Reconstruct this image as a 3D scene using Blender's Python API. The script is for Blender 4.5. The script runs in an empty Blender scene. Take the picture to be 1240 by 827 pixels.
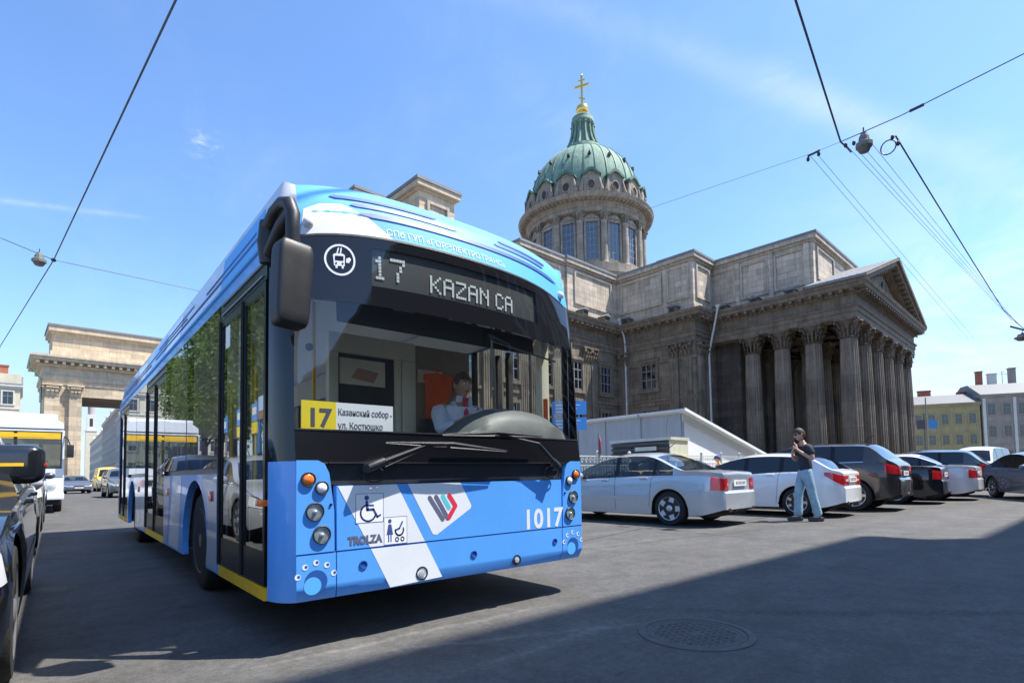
import bpy, bmesh, math, random
import numpy as np
from mathutils import Matrix, Vector
random.seed(7)
SC = bpy.context.scene
COL = SC.collection
R_ = math.radians
# ---------------------------------------------------------------- camera
YAW, PITCH, ROLL, CAMH = R_(40.265), R_(2.764), R_(-0.9146), 1.0
F0 = Vector((math.sin(YAW), math.cos(YAW), 0)); R0 = Vector((math.cos(YAW), -math.sin(YAW), 0)); U0 = Vector((0, 0, 1))
Fw = F0*math.cos(PITCH) + U0*math.sin(PITCH); Up = -F0*math.sin(PITCH) + U0*math.cos(PITCH)
Rt = R0*math.cos(ROLL) + Up*math.sin(ROLL); Up = -R0*math.sin(ROLL) + Up*math.cos(ROLL)
cam = bpy.data.objects.new('camera', bpy.data.cameras.new('camera')); COL.objects.link(cam)
cam.data.sensor_width = 36.0; cam.data.lens = 18.988; cam.data.shift_y = 0.1034
cam.data.clip_start = 0.05; cam.data.clip_end = 6000
cam.matrix_world = Matrix(((Rt.x, Up.x, -Fw.x, 0), (Rt.y, Up.y, -Fw.y, 0), (Rt.z, Up.z, -Fw.z, CAMH), (0, 0, 0, 1)))
SC.camera = cam
# ---------------------------------------------------------------- sun, sky, exposure
SUN = Vector((0.43, -0.345, 1.0)).normalized()           # direction towards the sun
sl = bpy.data.lights.new('sun', 'SUN'); sl.energy = 4.5; sl.angle = R_(0.53); sl.color = (1.0, 0.955, 0.88)
so = bpy.data.objects.new('sun', sl); COL.objects.link(so); so.location = (20, -20, 60)
so.rotation_euler = (-SUN).to_track_quat('-Z', 'Y').to_euler()
SC.view_settings.view_transform = 'Standard'; SC.view_settings.look = 'None'
SC.view_settings.gamma = 1.0; SC.view_settings.exposure = 1.0; SC.view_settings.use_curve_mapping = False
SC.cycles.max_bounces = 8; SC.cycles.transparent_max_bounces = 16
W = bpy.data.worlds.new('World'); SC.world = W; W.use_nodes = True
wn, wl = W.node_tree.nodes, W.node_tree.links
for n in list(wn): wn.remove(n)
def wnode(t, **k):
    n = wn.new(t)
    for a, b in k.items(): setattr(n, a, b)
    return n
def wmath(op, a, b=None, c=None):
    n = wnode('ShaderNodeMath', operation=op)
    for i, v in enumerate((a, b, c)):
        if v is None: continue
        if isinstance(v, (int, float)): n.inputs[i].default_value = v
        else: wl.new(v, n.inputs[i])
    return n.outputs[0]
sky = wnode('ShaderNodeTexSky', sky_type='NISHITA'); sky.sun_disc = False
sky.sun_elevation = math.asin(SUN.z); sky.sun_rotation = math.atan2(SUN.x, SUN.y)
sky.air_density = 1.0; sky.dust_density = 0.6; sky.ozone_density = 1.3; sky.altitude = 0
tc = wnode('ShaderNodeTexCoord')
def wdot(v):
    n = wnode('ShaderNodeVectorMath', operation='DOT_PRODUCT'); wl.new(tc.outputs['Generated'], n.inputs[0]); n.inputs[1].default_value = v
    return n.outputs['Value']
def wnoise(scale, vec=(1, 1, 1), rot=(0, 0, 0), detail=6, rough=.6, dist=.4):
    m = wnode('ShaderNodeMapping'); wl.new(tc.outputs['Generated'], m.inputs[0]); m.inputs['Scale'].default_value = vec; m.inputs['Rotation'].default_value = rot
    n = wnode('ShaderNodeTexNoise'); wl.new(m.outputs[0], n.inputs['Vector'])
    n.inputs['Scale'].default_value = scale; n.inputs['Detail'].default_value = detail; n.inputs['Roughness'].default_value = rough; n.inputs['Distortion'].default_value = dist
    return n.outputs['Fac']
def wramp(fac, a, b):
    n = wnode('ShaderNodeMapRange'); n.interpolation_type = 'SMOOTHSTEP'; wl.new(fac, n.inputs[0]); n.inputs[1].default_value = a; n.inputs[2].default_value = b
    return n.outputs[0]
def band(n, w, k):          # a long cirrus streak along a great circle
    d = wmath('DIVIDE', wdot(n), w); g = wmath('EXPONENT', wmath('MULTIPLY', wmath('MULTIPLY', d, d), -1.0))
    return wmath('MULTIPLY', g, k)
soft = wramp(wnoise(2.2, (1, 1, 1.6), (.3, .2, .5)), .36, .72)
fine = wramp(wnoise(9.0, (1, .35, 1), (.2, .5, .8), 8, .65, .8), .30, .80)
z = wdot((0, 0, 1))
low = wmath('SUBTRACT', 1.0, wramp(z, 0.0, 0.30))
cirrus = wmath('MULTIPLY', wmath('MULTIPLY', soft, fine), 0.14)
wisp = wmath('MULTIPLY_ADD', fine, 0.6, 0.4)
b1 = wmath('MULTIPLY', wmath('MULTIPLY', band((0.2068, 0.684, -0.6995), 0.020, 0.34), wisp), wramp(wnoise(1.3, (1, 1, 1), (.9, .1, .4), 3), .38, .56))
b2 = wmath('MULTIPLY', wmath('MULTIPLY', band((0.1682, 0.7443, -0.6463), 0.014, 0.24), wisp), soft)
b3 = wmath('MULTIPLY', band((0.1417, 0.3628, -0.921), 0.0035, 0.35), wramp(soft, .1, .8))
d4 = wmath('SUBTRACT', 1.0, wdot((0.1591, 0.8627, 0.48)))
b4 = wmath('MULTIPLY', wmath('EXPONENT', wmath('MULTIPLY', d4, -7000.0)), wmath('MULTIPLY', wramp(wnoise(38, (1, 1, 2.5), (.4, .9, .1)), .42, .7), .75))
hz = wmath('MULTIPLY', wmath('POWER', low, 1.3), wmath('ADD', 0.72, wmath('MULTIPLY', soft, 0.22)))
lowcl = wmath('MULTIPLY', wmath('MULTIPLY', wmath('POWER', low, 1.5), wramp(wnoise(3.1, (1, 1, 2.6), (.1, .2, 1.1)), .46, .72)), .55)
d5 = wmath('SUBTRACT', 1.0, wdot((0.966, 0.175, 0.165)))
b5 = wmath('MULTIPLY', wmath('EXPONENT', wmath('MULTIPLY', d5, -55.0)), wmath('MULTIPLY', wramp(wnoise(5.5, (1, 1, 2.2), (.2, .7, .3), 7, .6, .5), .36, .62), .62))
cl = wmath('MINIMUM', wmath('ADD', wmath('ADD', b5, 0.0), wmath('ADD', wmath('ADD', wmath('ADD', cirrus, lowcl), wmath('ADD', b1, b2)), wmath('ADD', b3, b4))), 0.92)
mix = wnode('ShaderNodeMixRGB'); wl.new(cl, mix.inputs[0]); 
tint = wnode('ShaderNodeMixRGB', blend_type='MULTIPLY'); tint.inputs[0].default_value = 1.0; wl.new(sky.outputs[0], tint.inputs[1]); tint.inputs[2].default_value = (0.78, 0.97, 1.19, 1)
hmix = wnode('ShaderNodeMixRGB'); wl.new(hz, hmix.inputs[0]); wl.new(tint.outputs[0], hmix.inputs[1]); hmix.inputs[2].default_value = (2.55, 2.9, 3.55, 1)
wl.new(hmix.outputs[0], mix.inputs[1]); mix.inputs[2].default_value = (4.2, 4.6, 5.0, 1)
bg = wnode('ShaderNodeBackground'); wl.new(mix.outputs[0], bg.inputs['Color']); bg.inputs['Strength'].default_value = 0.128
wo = wnode('ShaderNodeOutputWorld'); wl.new(bg.outputs[0], wo.inputs['Surface'])

# ---------------------------------------------------------------- materials
MAT = {}
def mat(name, col, rough=.6, metal=0., noise=0., nscale=4., bump=0., bscale=60., coat=0., spec=.5, streak=0., emit=0., sheen=0.):
    """Principled with noise in colour (wear, stain) and in relief."""
    m = bpy.data.materials.new(name); m.use_nodes = True; nt = m.node_tree; N, L = nt.nodes, nt.links
    p = N['Principled BSDF']; p.inputs['Base Color'].default_value = (*col, 1); p.inputs['Roughness'].default_value = rough
    p.inputs['Metallic'].default_value = metal; p.inputs['Coat Weight'].default_value = coat; p.inputs['Coat Roughness'].default_value = .04
    p.inputs['Specular IOR Level'].default_value = spec
    t = N.new('ShaderNodeTexCoord')
    if noise > 0:
        n = N.new('ShaderNodeTexNoise'); n.inputs['Scale'].default_value = nscale; n.inputs['Detail'].default_value = 8; n.inputs['Roughness'].default_value = .65
        L.new(t.outputs['Object'], n.inputs['Vector'])
        r = N.new('ShaderNodeMapRange'); r.inputs[1].default_value = .25; r.inputs[2].default_value = .75
        r.inputs[3].default_value = 1-noise; r.inputs[4].default_value = 1+noise*.8; L.new(n.outputs['Fac'], r.inputs[0])
        fac = r.outputs[0]
        if streak > 0:      # rain streaks: noise stretched along z
            mp = N.new('ShaderNodeMapping'); mp.inputs['Scale'].default_value = (1.6, 1.6, .12); L.new(t.outputs['Object'], mp.inputs[0])
            n2 = N.new('ShaderNodeTexNoise'); n2.inputs['Scale'].default_value = 2.2; n2.inputs['Detail'].default_value = 7; n2.inputs['Roughness'].default_value = .7; L.new(mp.outputs[0], n2.inputs['Vector'])
            r2 = N.new('ShaderNodeMapRange'); r2.inputs[1].default_value = .3; r2.inputs[2].default_value = .7; r2.inputs[3].default_value = 1-streak; r2.inputs[4].default_value = 1+streak*.5; L.new(n2.outputs['Fac'], r2.inputs[0])
            mm = N.new('ShaderNodeMath'); mm.operation = 'MULTIPLY'; L.new(fac, mm.inputs[0]); L.new(r2.outputs[0], mm.inputs[1]); fac = mm.outputs[0]
        mx = N.new('ShaderNodeVectorMath'); mx.operation = 'SCALE'; mx.inputs[0].default_value = col; L.new(fac, mx.inputs['Scale']); L.new(mx.outputs[0], p.inputs['Base Color'])
        rr = N.new('ShaderNodeMapRange'); rr.inputs[3].default_value = max(0.02, rough*.8); rr.inputs[4].default_value = min(1, rough*1.2); L.new(n.outputs['Fac'], rr.inputs[0]); L.new(rr.outputs[0], p.inputs['Roughness'])
    if bump > 0:
        b = N.new('ShaderNodeTexNoise'); b.inputs['Scale'].default_value = bscale; b.inputs['Detail'].default_value = 6; L.new(t.outputs['Object'], b.inputs['Vector'])
        bb = N.new('ShaderNodeBump'); bb.inputs['Strength'].default_value = bump; bb.inputs['Distance'].default_value = .02; L.new(b.outputs['Fac'], bb.inputs['Height']); L.new(bb.outputs[0], p.inputs['Normal'])
    if emit > 0:
        p.inputs['Emission Color'].default_value = (*col, 1); p.inputs['Emission Strength'].default_value = emit
    MAT[name] = m; return m
def stone(name, col, courses=.55, noise=.35, streak=.35, dark=.5):
    """Weathered ashlar: shallow course joints in relief, patchy stain colour."""
    m = mat(name, col, .9, noise=noise, nscale=.55, bump=0, streak=streak); nt = m.node_tree; N, L = nt.nodes, nt.links; p = N['Principled BSDF']
    t = next(n for n in N if n.type == 'TEX_COORD')
    sep = N.new('ShaderNodeSeparateXYZ'); L.new(t.outputs['Object'], sep.inputs[0])
    sm = N.new('ShaderNodeMath'); sm.operation = 'ADD'; L.new(sep.outputs[0], sm.inputs[0]); L.new(sep.outputs[1], sm.inputs[1])
    cb = N.new('ShaderNodeCombineXYZ'); L.new(sm.outputs[0], cb.inputs[0]); L.new(sep.outputs[2], cb.inputs[1])
    br = N.new('ShaderNodeTexBrick'); L.new(cb.outputs[0], br.inputs['Vector']); br.inputs['Scale'].default_value = 1.0
    br.inputs['Brick Width'].default_value = courses*2.6; br.inputs['Row Height'].default_value = courses; br.inputs['Mortar Size'].default_value = .018; br.inputs['Mortar Smooth'].default_value = .3
    br.inputs['Color1'].default_value = (.78, .78, .78, 1); br.inputs['Color2'].default_value = (1.15, 1.13, 1.1, 1); br.inputs['Mortar'].default_value = (dark, dark, dark, 1)
    old = p.inputs['Base Color'].links[0].from_socket
    mu = N.new('ShaderNodeMixRGB'); mu.blend_type = 'MULTIPLY'; mu.inputs[0].default_value = 1; L.new(old, mu.inputs[1]); L.new(br.outputs['Color'], mu.inputs[2]); L.new(mu.outputs[0], p.inputs['Base Color'])
    b = N.new('ShaderNodeTexNoise'); b.inputs['Scale'].default_value = 6; b.inputs['Detail'].default_value = 8; L.new(t.outputs['Object'], b.inputs['Vector'])
    hm = N.new('ShaderNodeMath'); hm.operation = 'SUBTRACT'; L.new(b.outputs['Fac'], hm.inputs[0]); L.new(br.outputs['Fac'], hm.inputs[1])
    bb = N.new('ShaderNodeBump'); bb.inputs['Strength'].default_value = .6; bb.inputs['Distance'].default_value = .06; L.new(hm.outputs[0], bb.inputs['Height']); L.new(bb.outputs[0], p.inputs['Normal'])
    return m
def glass(name, tint=(.35, .38, .38), keep=.75, f0=.08, rough=.01, edge=1.0):
    """Thin window pane: tinted see-through plus a mirror layer by Fresnel."""
    m = bpy.data.materials.new(name); m.use_nodes = True; nt = m.node_tree; N, L = nt.nodes, nt.links
    for n in list(N): N.remove(n)
    o = N.new('ShaderNodeOutputMaterial'); tr = N.new('ShaderNodeBsdfTransparent'); tr.inputs[0].default_value = (*[c*keep for c in tint], 1)
    g = N.new('ShaderNodeBsdfGlossy'); g.inputs['Roughness'].default_value = rough; g.inputs[0].default_value = (.95, .97, 1, 1)
    ge = N.new('ShaderNodeNewGeometry'); d = N.new('ShaderNodeVectorMath'); d.operation = 'DOT_PRODUCT'; L.new(ge.outputs['Incoming'], d.inputs[0]); L.new(ge.outputs['Normal'], d.inputs[1])
    a = N.new('ShaderNodeMath'); a.operation = 'ABSOLUTE'; L.new(d.outputs['Value'], a.inputs[0])
    i = N.new('ShaderNodeMath'); i.operation = 'SUBTRACT'; i.inputs[0].default_value = 1; L.new(a.outputs[0], i.inputs[1])
    pw = N.new('ShaderNodeMath'); pw.operation = 'POWER'; L.new(i.outputs[0], pw.inputs[0]); pw.inputs[1].default_value = 4.2
    ma = N.new('ShaderNodeMath'); ma.operation = 'MULTIPLY_ADD'; L.new(pw.outputs[0], ma.inputs[0]); ma.inputs[1].default_value = (1-f0)*edge; ma.inputs[2].default_value = f0
    mx = N.new('ShaderNodeMixShader'); L.new(ma.outputs[0], mx.inputs[0]); L.new(tr.outputs[0], mx.inputs[1]); L.new(g.outputs[0], mx.inputs[2]); L.new(mx.outputs[0], o.inputs[0])
    MAT[name] = m; return m

# ---------------------------------------------------------------- mesh builder
class MB:
    def __init__(s): s.v = []; s.f = []; s.mi = []; s.sm = []
    def add(s, v, f, mi=0, smooth=False, M=None):
        o = len(s.v)
        s.v += [tuple(M @ Vector(p)) for p in v] if M else [tuple(p) for p in v]
        for q in f: s.f.append([i+o for i in q]); s.mi.append(mi); s.sm.append(smooth)
        return s
    def box(s, x0, x1, y0, y1, z0, z1, mi=0, M=None):
        v = [(x0,y0,z0),(x1,y0,z0),(x1,y1,z0),(x0,y1,z0),(x0,y0,z1),(x1,y0,z1),(x1,y1,z1),(x0,y1,z1)]
        return s.add(v, [(0,3,2,1),(4,5,6,7),(0,1,5,4),(1,2,6,5),(2,3,7,6),(3,0,4,7)], mi, M=M)
    def bbox(s, x0, x1, y0, y1, z0, z1, b=.02, mi=0, M=None):     # box with chamfered edges
        bm = bmesh.new(); bmesh.ops.create_cube(bm, size=1)
        for v in bm.verts: v.co = ((x0+x1)/2+v.co.x*(x1-x0), (y0+y1)/2+v.co.y*(y1-y0), (z0+z1)/2+v.co.z*(z1-z0))
        bmesh.ops.bevel(bm, geom=bm.edges[:], offset=b, segments=2, affect='EDGES', profile=.6)
        bm.verts.index_update(); v = [tuple(w.co) for w in bm.verts]; f = [[w.index for w in q.verts] for q in bm.faces]; bm.free()
        return s.add(v, f, mi, True, M)
    def prism(s, poly, ax, a, b, mi=0, M=None):
        """poly: 2D outline; ax 'x': (y,z) extruded along x a..b; 'y': (x,z); 'z': (x,y)."""
        ar = sum(poly[i][0]*poly[(i+1) % len(poly)][1]-poly[(i+1) % len(poly)][0]*poly[i][1] for i in range(len(poly)))
        if (ar < 0): poly = poly[::-1]
        if a > b: a, b = b, a
        mk = {'x': lambda p, t: (t, p[0], p[1]), 'y': lambda p, t: (p[0], t, p[1]), 'z': lambda p, t: (p[0], p[1], t)}[ax]
        n = len(poly); v = [mk(p, a) for p in poly]+[mk(p, b) for p in poly]
        f = [list(range(n))[::-1], list(range(n, 2*n))]+[(i, (i+1) % n, n+(i+1) % n, n+i) for i in range(n)]
        if ax == 'y': f = [list(q)[::-1] for q in f]
        return s.add(v, f, mi, M=M)
    def lathe(s, prof, n=24, c=(0, 0, 0), a0=0, a1=2*math.pi, flute=0, nf=20, mi=0, smooth=True, M=None, sides=None):
        full = abs(a1-a0-2*math.pi) < 1e-6; m = n if full else n+1; v = []; f = []
        for r, z in prof:
            for i in range(m):
                a = a0+(a1-a0)*i/n; rr = r
                if flute: rr = r*(1-flute*abs(math.cos(a*nf/2))**3)
                v.append((c[0]+rr*math.cos(a), c[1]+rr*math.sin(a), c[2]+z))
        for j in range(len(prof)-1):
            for i in range(n):
                k = (i+1) % m; f.append((j*m+i, j*m+k, (j+1)*m+k, (j+1)*m+i))
        if full:
            if prof[0][0] > 1e-4: f.append(list(range(m))[::-1])
            if prof[-1][0] > 1e-4: f.append([(len(prof)-1)*m+i for i in range(m)])
        return s.add(v, f, mi, smooth, M)
    def tube(s, pts, r, n=8, mi=0, cap=True, M=None, smooth=True):
        pts = [Vector(p) for p in pts]; rs = r if isinstance(r, (list, tuple)) else [r]*len(pts); v = []; f = []
        up = None
        for i, p in enumerate(pts):
            t = (pts[min(i+1, len(pts)-1)]-pts[max(i-1, 0)]).normalized()
            if up is None: up = Vector((0, 0, 1)) if abs(t.z) < .9 else Vector((1, 0, 0))
            x = t.cross(up).normalized(); y = x.cross(t).normalized(); up = y
            for k in range(n):
                a = 2*math.pi*k/n; v.append(tuple(p+(x*math.cos(a)+y*math.sin(a))*rs[i]))
        for i in range(len(pts)-1):
            for k in range(n): f.append((i*n+k, i*n+(k+1) % n, (i+1)*n+(k+1) % n, (i+1)*n+k))
        if cap: f.append(list(range(n))[::-1]); f.append([(len(pts)-1)*n+k for k in range(n)])
        return s.add(v, f, mi, smooth, M)
    def grid(s, P, mi=0, smooth=True, flip=False):
        h, w = len(P), len(P[0]); v = [p for row in P for p in row]; f = []
        for i in range(h-1):
            for j in range(w-1):
                q = (i*w+j, i*w+j+1, (i+1)*w+j+1, (i+1)*w+j); f.append(q[::-1] if flip else q)
        return s.add(v, f, mi, smooth)
    def disc(s, c, nrm, r, t=.01, n=20, mi=0):
        q = Vector(nrm).to_track_quat('Z', 'Y').to_matrix().to_4x4(); q.translation = Vector(c)
        return s.lathe([(r, 0), (r, t), (r*.999, t)], n, mi=mi, smooth=False, M=q)
    def ball(s, c, r, n=12, m=8, mi=0, sc=(1, 1, 1)):
        pr = [(math.sin(math.pi*i/m)*r, -math.cos(math.pi*i/m)*r) for i in range(m+1)]
        M = Matrix.Translation(Vector(c)) @ Matrix.Diagonal((*sc, 1)); return s.lathe(pr, n, mi=mi, M=M)
    def mesh(s, name, mats, M=None):
        me = bpy.data.meshes.new(name); v = [M @ Vector(p) for p in s.v] if M else s.v
        me.from_pydata([tuple(p) for p in v], [], s.f)
        for m in (mats if isinstance(mats, (list, tuple)) else [mats]): me.materials.append(MAT[m] if isinstance(m, str) else m)
        me.polygons.foreach_set('material_index', s.mi); me.polygons.foreach_set('use_smooth', s.sm)
        me.update(); 
        if any(s.sm): me.set_sharp_from_angle(angle=R_(38))
        return me
WM = {}
def link(name, me, parent=None):
    o = bpy.data.objects.new(name, me); COL.objects.link(o)
    if parent is not None: o.parent = parent; WM[o.name] = WM.get(parent.name, Matrix())
    return o
def part(name, mb, mats, parent=None, world=True, label=None, kind=None):
    """world=True: coordinates are scene coordinates; they are taken into the thing's own frame."""
    M = WM[parent.name].inverted() if (world and parent is not None and parent.name in WM) else None
    o = link(name, mb.mesh(name, mats, M), parent)
    if label: o['label'] = label
    if kind: o['kind'] = kind
    return o
def thing(name, label, cat, loc=(0, 0, 0), rz=0., group=None):
    o = bpy.data.objects.new(name, None); COL.objects.link(o); o.empty_display_size = .3
    o.location = loc; o.rotation_euler = (0, 0, rz); WM[o.name] = Matrix.Translation(Vector(loc)) @ Matrix.Rotation(rz, 4, 'Z')
    return tag(o, label, cat, group)
def tag(o, label=None, cat=None, group=None, kind=None):
    for k, v in (('label', label), ('category', cat), ('group', group), ('kind', kind)):
        if v: o[k] = v
    return o
def same(o, name=None, parent=None, M=None):          # another object on the same mesh data
    c = bpy.data.objects.new(name or o.name.split('.')[0], o.data); COL.objects.link(c); c.parent = parent if parent else o.parent
    if M is not None: c.matrix_basis = M
    return c
def copy_tree(o, parent=None):
    c = o.copy(); COL.objects.link(c); c.parent = parent
    for ch in [x for x in bpy.data.objects if x.parent == o]: copy_tree(ch, c)
    return c
def text_mb(body, size, mb, M, mi=0, extrude=.002, align='CENTER', sx=1.0, bold=0.0, space=1.0):
    cu = bpy.data.curves.new('lettering', 'FONT'); cu.body = body; cu.size = size; cu.extrude = extrude; cu.align_x = align; cu.offset = bold; cu.resolution_u = 3; cu.space_character = space
    ob = bpy.data.objects.new('lettering', cu); COL.objects.link(ob)
    me = ob.evaluated_get(bpy.context.evaluated_depsgraph_get()).to_mesh()
    S = Matrix.Diagonal((sx, 1, 1, 1)); mb.add([tuple(v.co) for v in me.vertices], [list(p.vertices) for p in me.polygons], mi, False, M @ S)
    bpy.data.objects.remove(ob); bpy.data.curves.remove(cu); return mb

# ---------------------------------------------------------------- palette
mat('stone_light', (.40, .34, .265), .9)
stone('stone_drum', (.37, .315, .25), .7, .35, .4, .55)
mat('drum_trim', (.33, .28, .22), .9, noise=.4, nscale=1.3, bump=.4, bscale=9, streak=.4)
mat('glazed_black', (.012, .012, .014), .05, spec=.55)
stone('stone_attic', (.57, .48, .38), .55, .30, .30, .62)
mat('attic_trim', (.50, .425, .335), .9, noise=.3, nscale=1.3, bump=.4, bscale=9, streak=.4)
stone('stone_dark', (.085, .070, .057), .7, .4, .4, .5)  # much darker stone for portico back wall, ceiling and dormer rounds
stone('stone_wall', (.218, .177, .130), .7, .42, .45, .5)
stone('stone_shaft', (.205, .172, .134), 2.2, .40, .45, .6)
mat('stone_trim', (.200, .162, .120), .9, noise=.45, nscale=1.3, bump=.5, bscale=9, streak=.4)
mat('stone_capital', (.16, .125, .09), .9, noise=.5, nscale=3, bump=.6, bscale=14)
stone('stone_gate', (.62, .50, .35), .6, .2, .22, .7)
mat('gate_trim', (.60, .49, .35), .9, noise=.25, nscale=1.2, bump=.3, bscale=8, streak=.25)
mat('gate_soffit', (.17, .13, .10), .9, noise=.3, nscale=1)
mat('copper', (.20, .31, .235), .8, noise=.42, nscale=1.4, bump=.2, bscale=10, streak=.35)
mat('copper_dark', (.10, .19, .14), .6, noise=.4, nscale=2, streak=.3)
mat('lead_roof', (.20, .20, .20), .62, noise=.25, nscale=1.0, bump=.15, bscale=5)
mat('gold', (.95, .62, .16), .22, 1.0)
mat('dark_opening', (.035, .035, .04), .8)
mat('win_frame', (.20, .22, .24), .6, noise=.2, nscale=8)
glass('church_glass', (.10, .12, .15), .6, .16)
glass('house_glass', (.08, .09, .10), .5, .10)
mat('drainpipe', (.55, .56, .56), .45, .3, noise=.2, nscale=3)
mat('bus_blue', (.105, .37, .86), .34, coat=.5, noise=.09, nscale=1.1, streak=.05)
mat('bus_light_blue', (.105, .42, .86), .55, spec=.3, noise=.05, nscale=2)
mat('bus_deep_blue', (.018, .09, .33), .5)
mat('bus_white', (.80, .81, .82), .28, coat=.7, noise=.05, nscale=3)
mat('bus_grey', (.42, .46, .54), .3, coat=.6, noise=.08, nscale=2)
mat('bus_black', (.010, .010, .012), .22, spec=.35)
mat('plastic_black', (.022, .022, .024), .48, noise=.25, nscale=9, bump=.15, bscale=160)
mat('mirror_plastic', (.013, .013, .015), .48, noise=.18, nscale=14, bump=.06, bscale=300)
mat('rubber', (.018, .018, .018), .85, noise=.3, nscale=14, bump=.25, bscale=90)
mat('bus_yellow', (.85, .50, .02), .4, noise=.15, nscale=5)
glass('bus_glass', (.93, .95, .94), .97, .06, edge=.9)
glass('bus_side_glass', (.86, .90, .88), .88, .13)
mat('cab_cream', (.80, .74, .56), .6, noise=.1, nscale=3)
mat('cab_grey', (.115, .125, .12), .5, noise=.12, nscale=8, bump=.1, bscale=120)
mat('cab_dark', (.055, .052, .05), .6, noise=.2, nscale=4)
mat('cab_brown', (.32, .26, .18), .7, noise=.2, nscale=3)
mat('cab_roof', (.80, .80, .76), .7)
mat('bus_floor', (.32, .32, .32), .7)
mat('orange_cloth', (.90, .13, .025), .75, noise=.15, nscale=6)
mat('seat_blue', (.05, .08, .20), .85, noise=.2, nscale=20)
mat('sign_yellow', (.95, .72, .03), .5); mat('sign_white', (.86, .86, .84), .5); mat('print_dark', (.10, .10, .13), .6)
mat('print_navy', (.05, .08, .25), .5); mat('print_red', (.70, .03, .07), .5); mat('print_teal', (.10, .55, .62), .5); mat('print_grey', (.12, .13, .19), .5)
mat('sign_blue', (.08, .34, .75), .45); mat('sign_red', (.72, .03, .05), .45)
mat('led_back', (.045, .047, .046), .5); mat('led_dot', (.52, .55, .54), .6, emit=.10)
mat('chrome', (.75, .76, .78), .10, 1.0); mat('lamp_bowl', (.66, .68, .70), .22, .35); mat('lamp_glass', (.82, .84, .86), .06, .35)
mat('lamp_amber', (.90, .20, .02), .15, coat=.8); mat('lamp_red', (.55, .012, .018), .14, coat=.9); mat('lamp_clear', (.80, .80, .80), .10, coat=.8)
mat('paint_silver', (.52, .54, .57), .30, .40, coat=.9)
mat('paint_white', (.80, .82, .84), .25, coat=.9)
mat('paint_graphite', (.060, .049, .044), .25, .3, coat=.9)
mat('paint_black', (.012, .013, .016), .15, coat=1.0)
mat('paint_navy', (.03, .045, .09), .22, .2, coat=.9)
mat('paint_grey', (.085, .095, .10), .25, .5, coat=.9)
mat('paint_pearl', (.76, .77, .78), .28, .0, coat=.9)
mat('paint_yellow', (.80, .52, .08), .3, coat=.8)
mat('paint_steel', (.16, .19, .24), .25, .5, coat=.9)
mat('paint_olive', (.15, .15, .13), .25, .4, coat=.9)
glass('car_glass', (.55, .60, .60), .8, .06); glass('car_glass_dark', (.05, .055, .06), .5, .08)
mat('rim_dark', (.13, .13, .135), .5, .4, noise=.3, nscale=8)
mat('lamp_skirt', (.12, .115, .10), .6)
mat('lip', (.34, .13, .10), .6)
mat('rim_alloy', (.62, .63, .65), .3, .8); mat('plate_white', (.82, .82, .80), .5)
mat('skin', (.52, .30, .21), .55, noise=.10, nscale=18); mat('hair_dark', (.045, .03, .022), .7, noise=.3, nscale=40)
mat('hair_brown', (.11, .07, .045), .7, noise=.3, nscale=40)
mat('tee_navy', (.022, .026, .045), .85, noise=.2, nscale=20, bump=.3, bscale=30)
mat('denim', (.28, .43, .53), .85, noise=.30, nscale=9, bump=.5, bscale=26)
mat('shoe', (.05, .05, .06), .6); mat('shirt_white', (.72, .76, .86), .8, noise=.08, nscale=14, bump=.25, bscale=24); mat('tie_red', (.55, .03, .06), .6)
mat('cap_dark', (.06, .055, .065), .8); mat('cap_blue', (.04, .08, .30), .8); mat('coat_grey', (.25, .25, .27), .85)
mat('kiosk_shade_grey', (.35, .37, .40), .7, noise=.10, nscale=1.2, streak=.12); mat('kiosk_white', (.78, .79, .78), .7, noise=.06, nscale=1)
mat('kiosk_lid', (.60, .61, .60), .6, noise=.1, nscale=2); mat('kiosk_dark', (.085, .09, .092), .55, .2, noise=.25, nscale=4); mat('kiosk_pale', (.50, .54, .50), .6, noise=.2, nscale=5)
mat('fence_paint', (.50, .53, .50), .6, noise=.2, nscale=8)
mat('wall_yellow', (.36, .30, .15), .9, noise=.25, nscale=.7, streak=.2, bump=.2, bscale=6); mat('wall_grey', (.34, .29, .24), .9, noise=.25, nscale=.6, streak=.25, bump=.2, bscale=6)
mat('wall_pale', (.62, .56, .42), .9, noise=.15, nscale=.7, streak=.15); mat('wall_pink', (.42, .36, .35), .9, noise=.2, nscale=.5, streak=.15); mat('trim_pale', (.62, .60, .54), .85, noise=.12, nscale=2)
mat('brick_red', (.36, .12, .07), .9, noise=.25, nscale=3); mat('wall_brown', (.13, .105, .085), .9, noise=.25, nscale=.6, streak=.2)
mat('roof_tin', (.15, .153, .157), .6, .2, noise=.15, nscale=1)
mat('wire', (.035, .035, .04), .5); mat('lamp_shell', (.17, .165, .145), .5, noise=.1, nscale=5); mat('pole_grey', (.26, .27, .27), .55, .3)
mat('bark', (.10, .075, .05), .9, noise=.4, nscale=8, bump=.8, bscale=20)
mat('manhole_iron', (.105, .10, .095), .75, .15, noise=.35, nscale=9, bump=.4, bscale=60)
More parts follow.
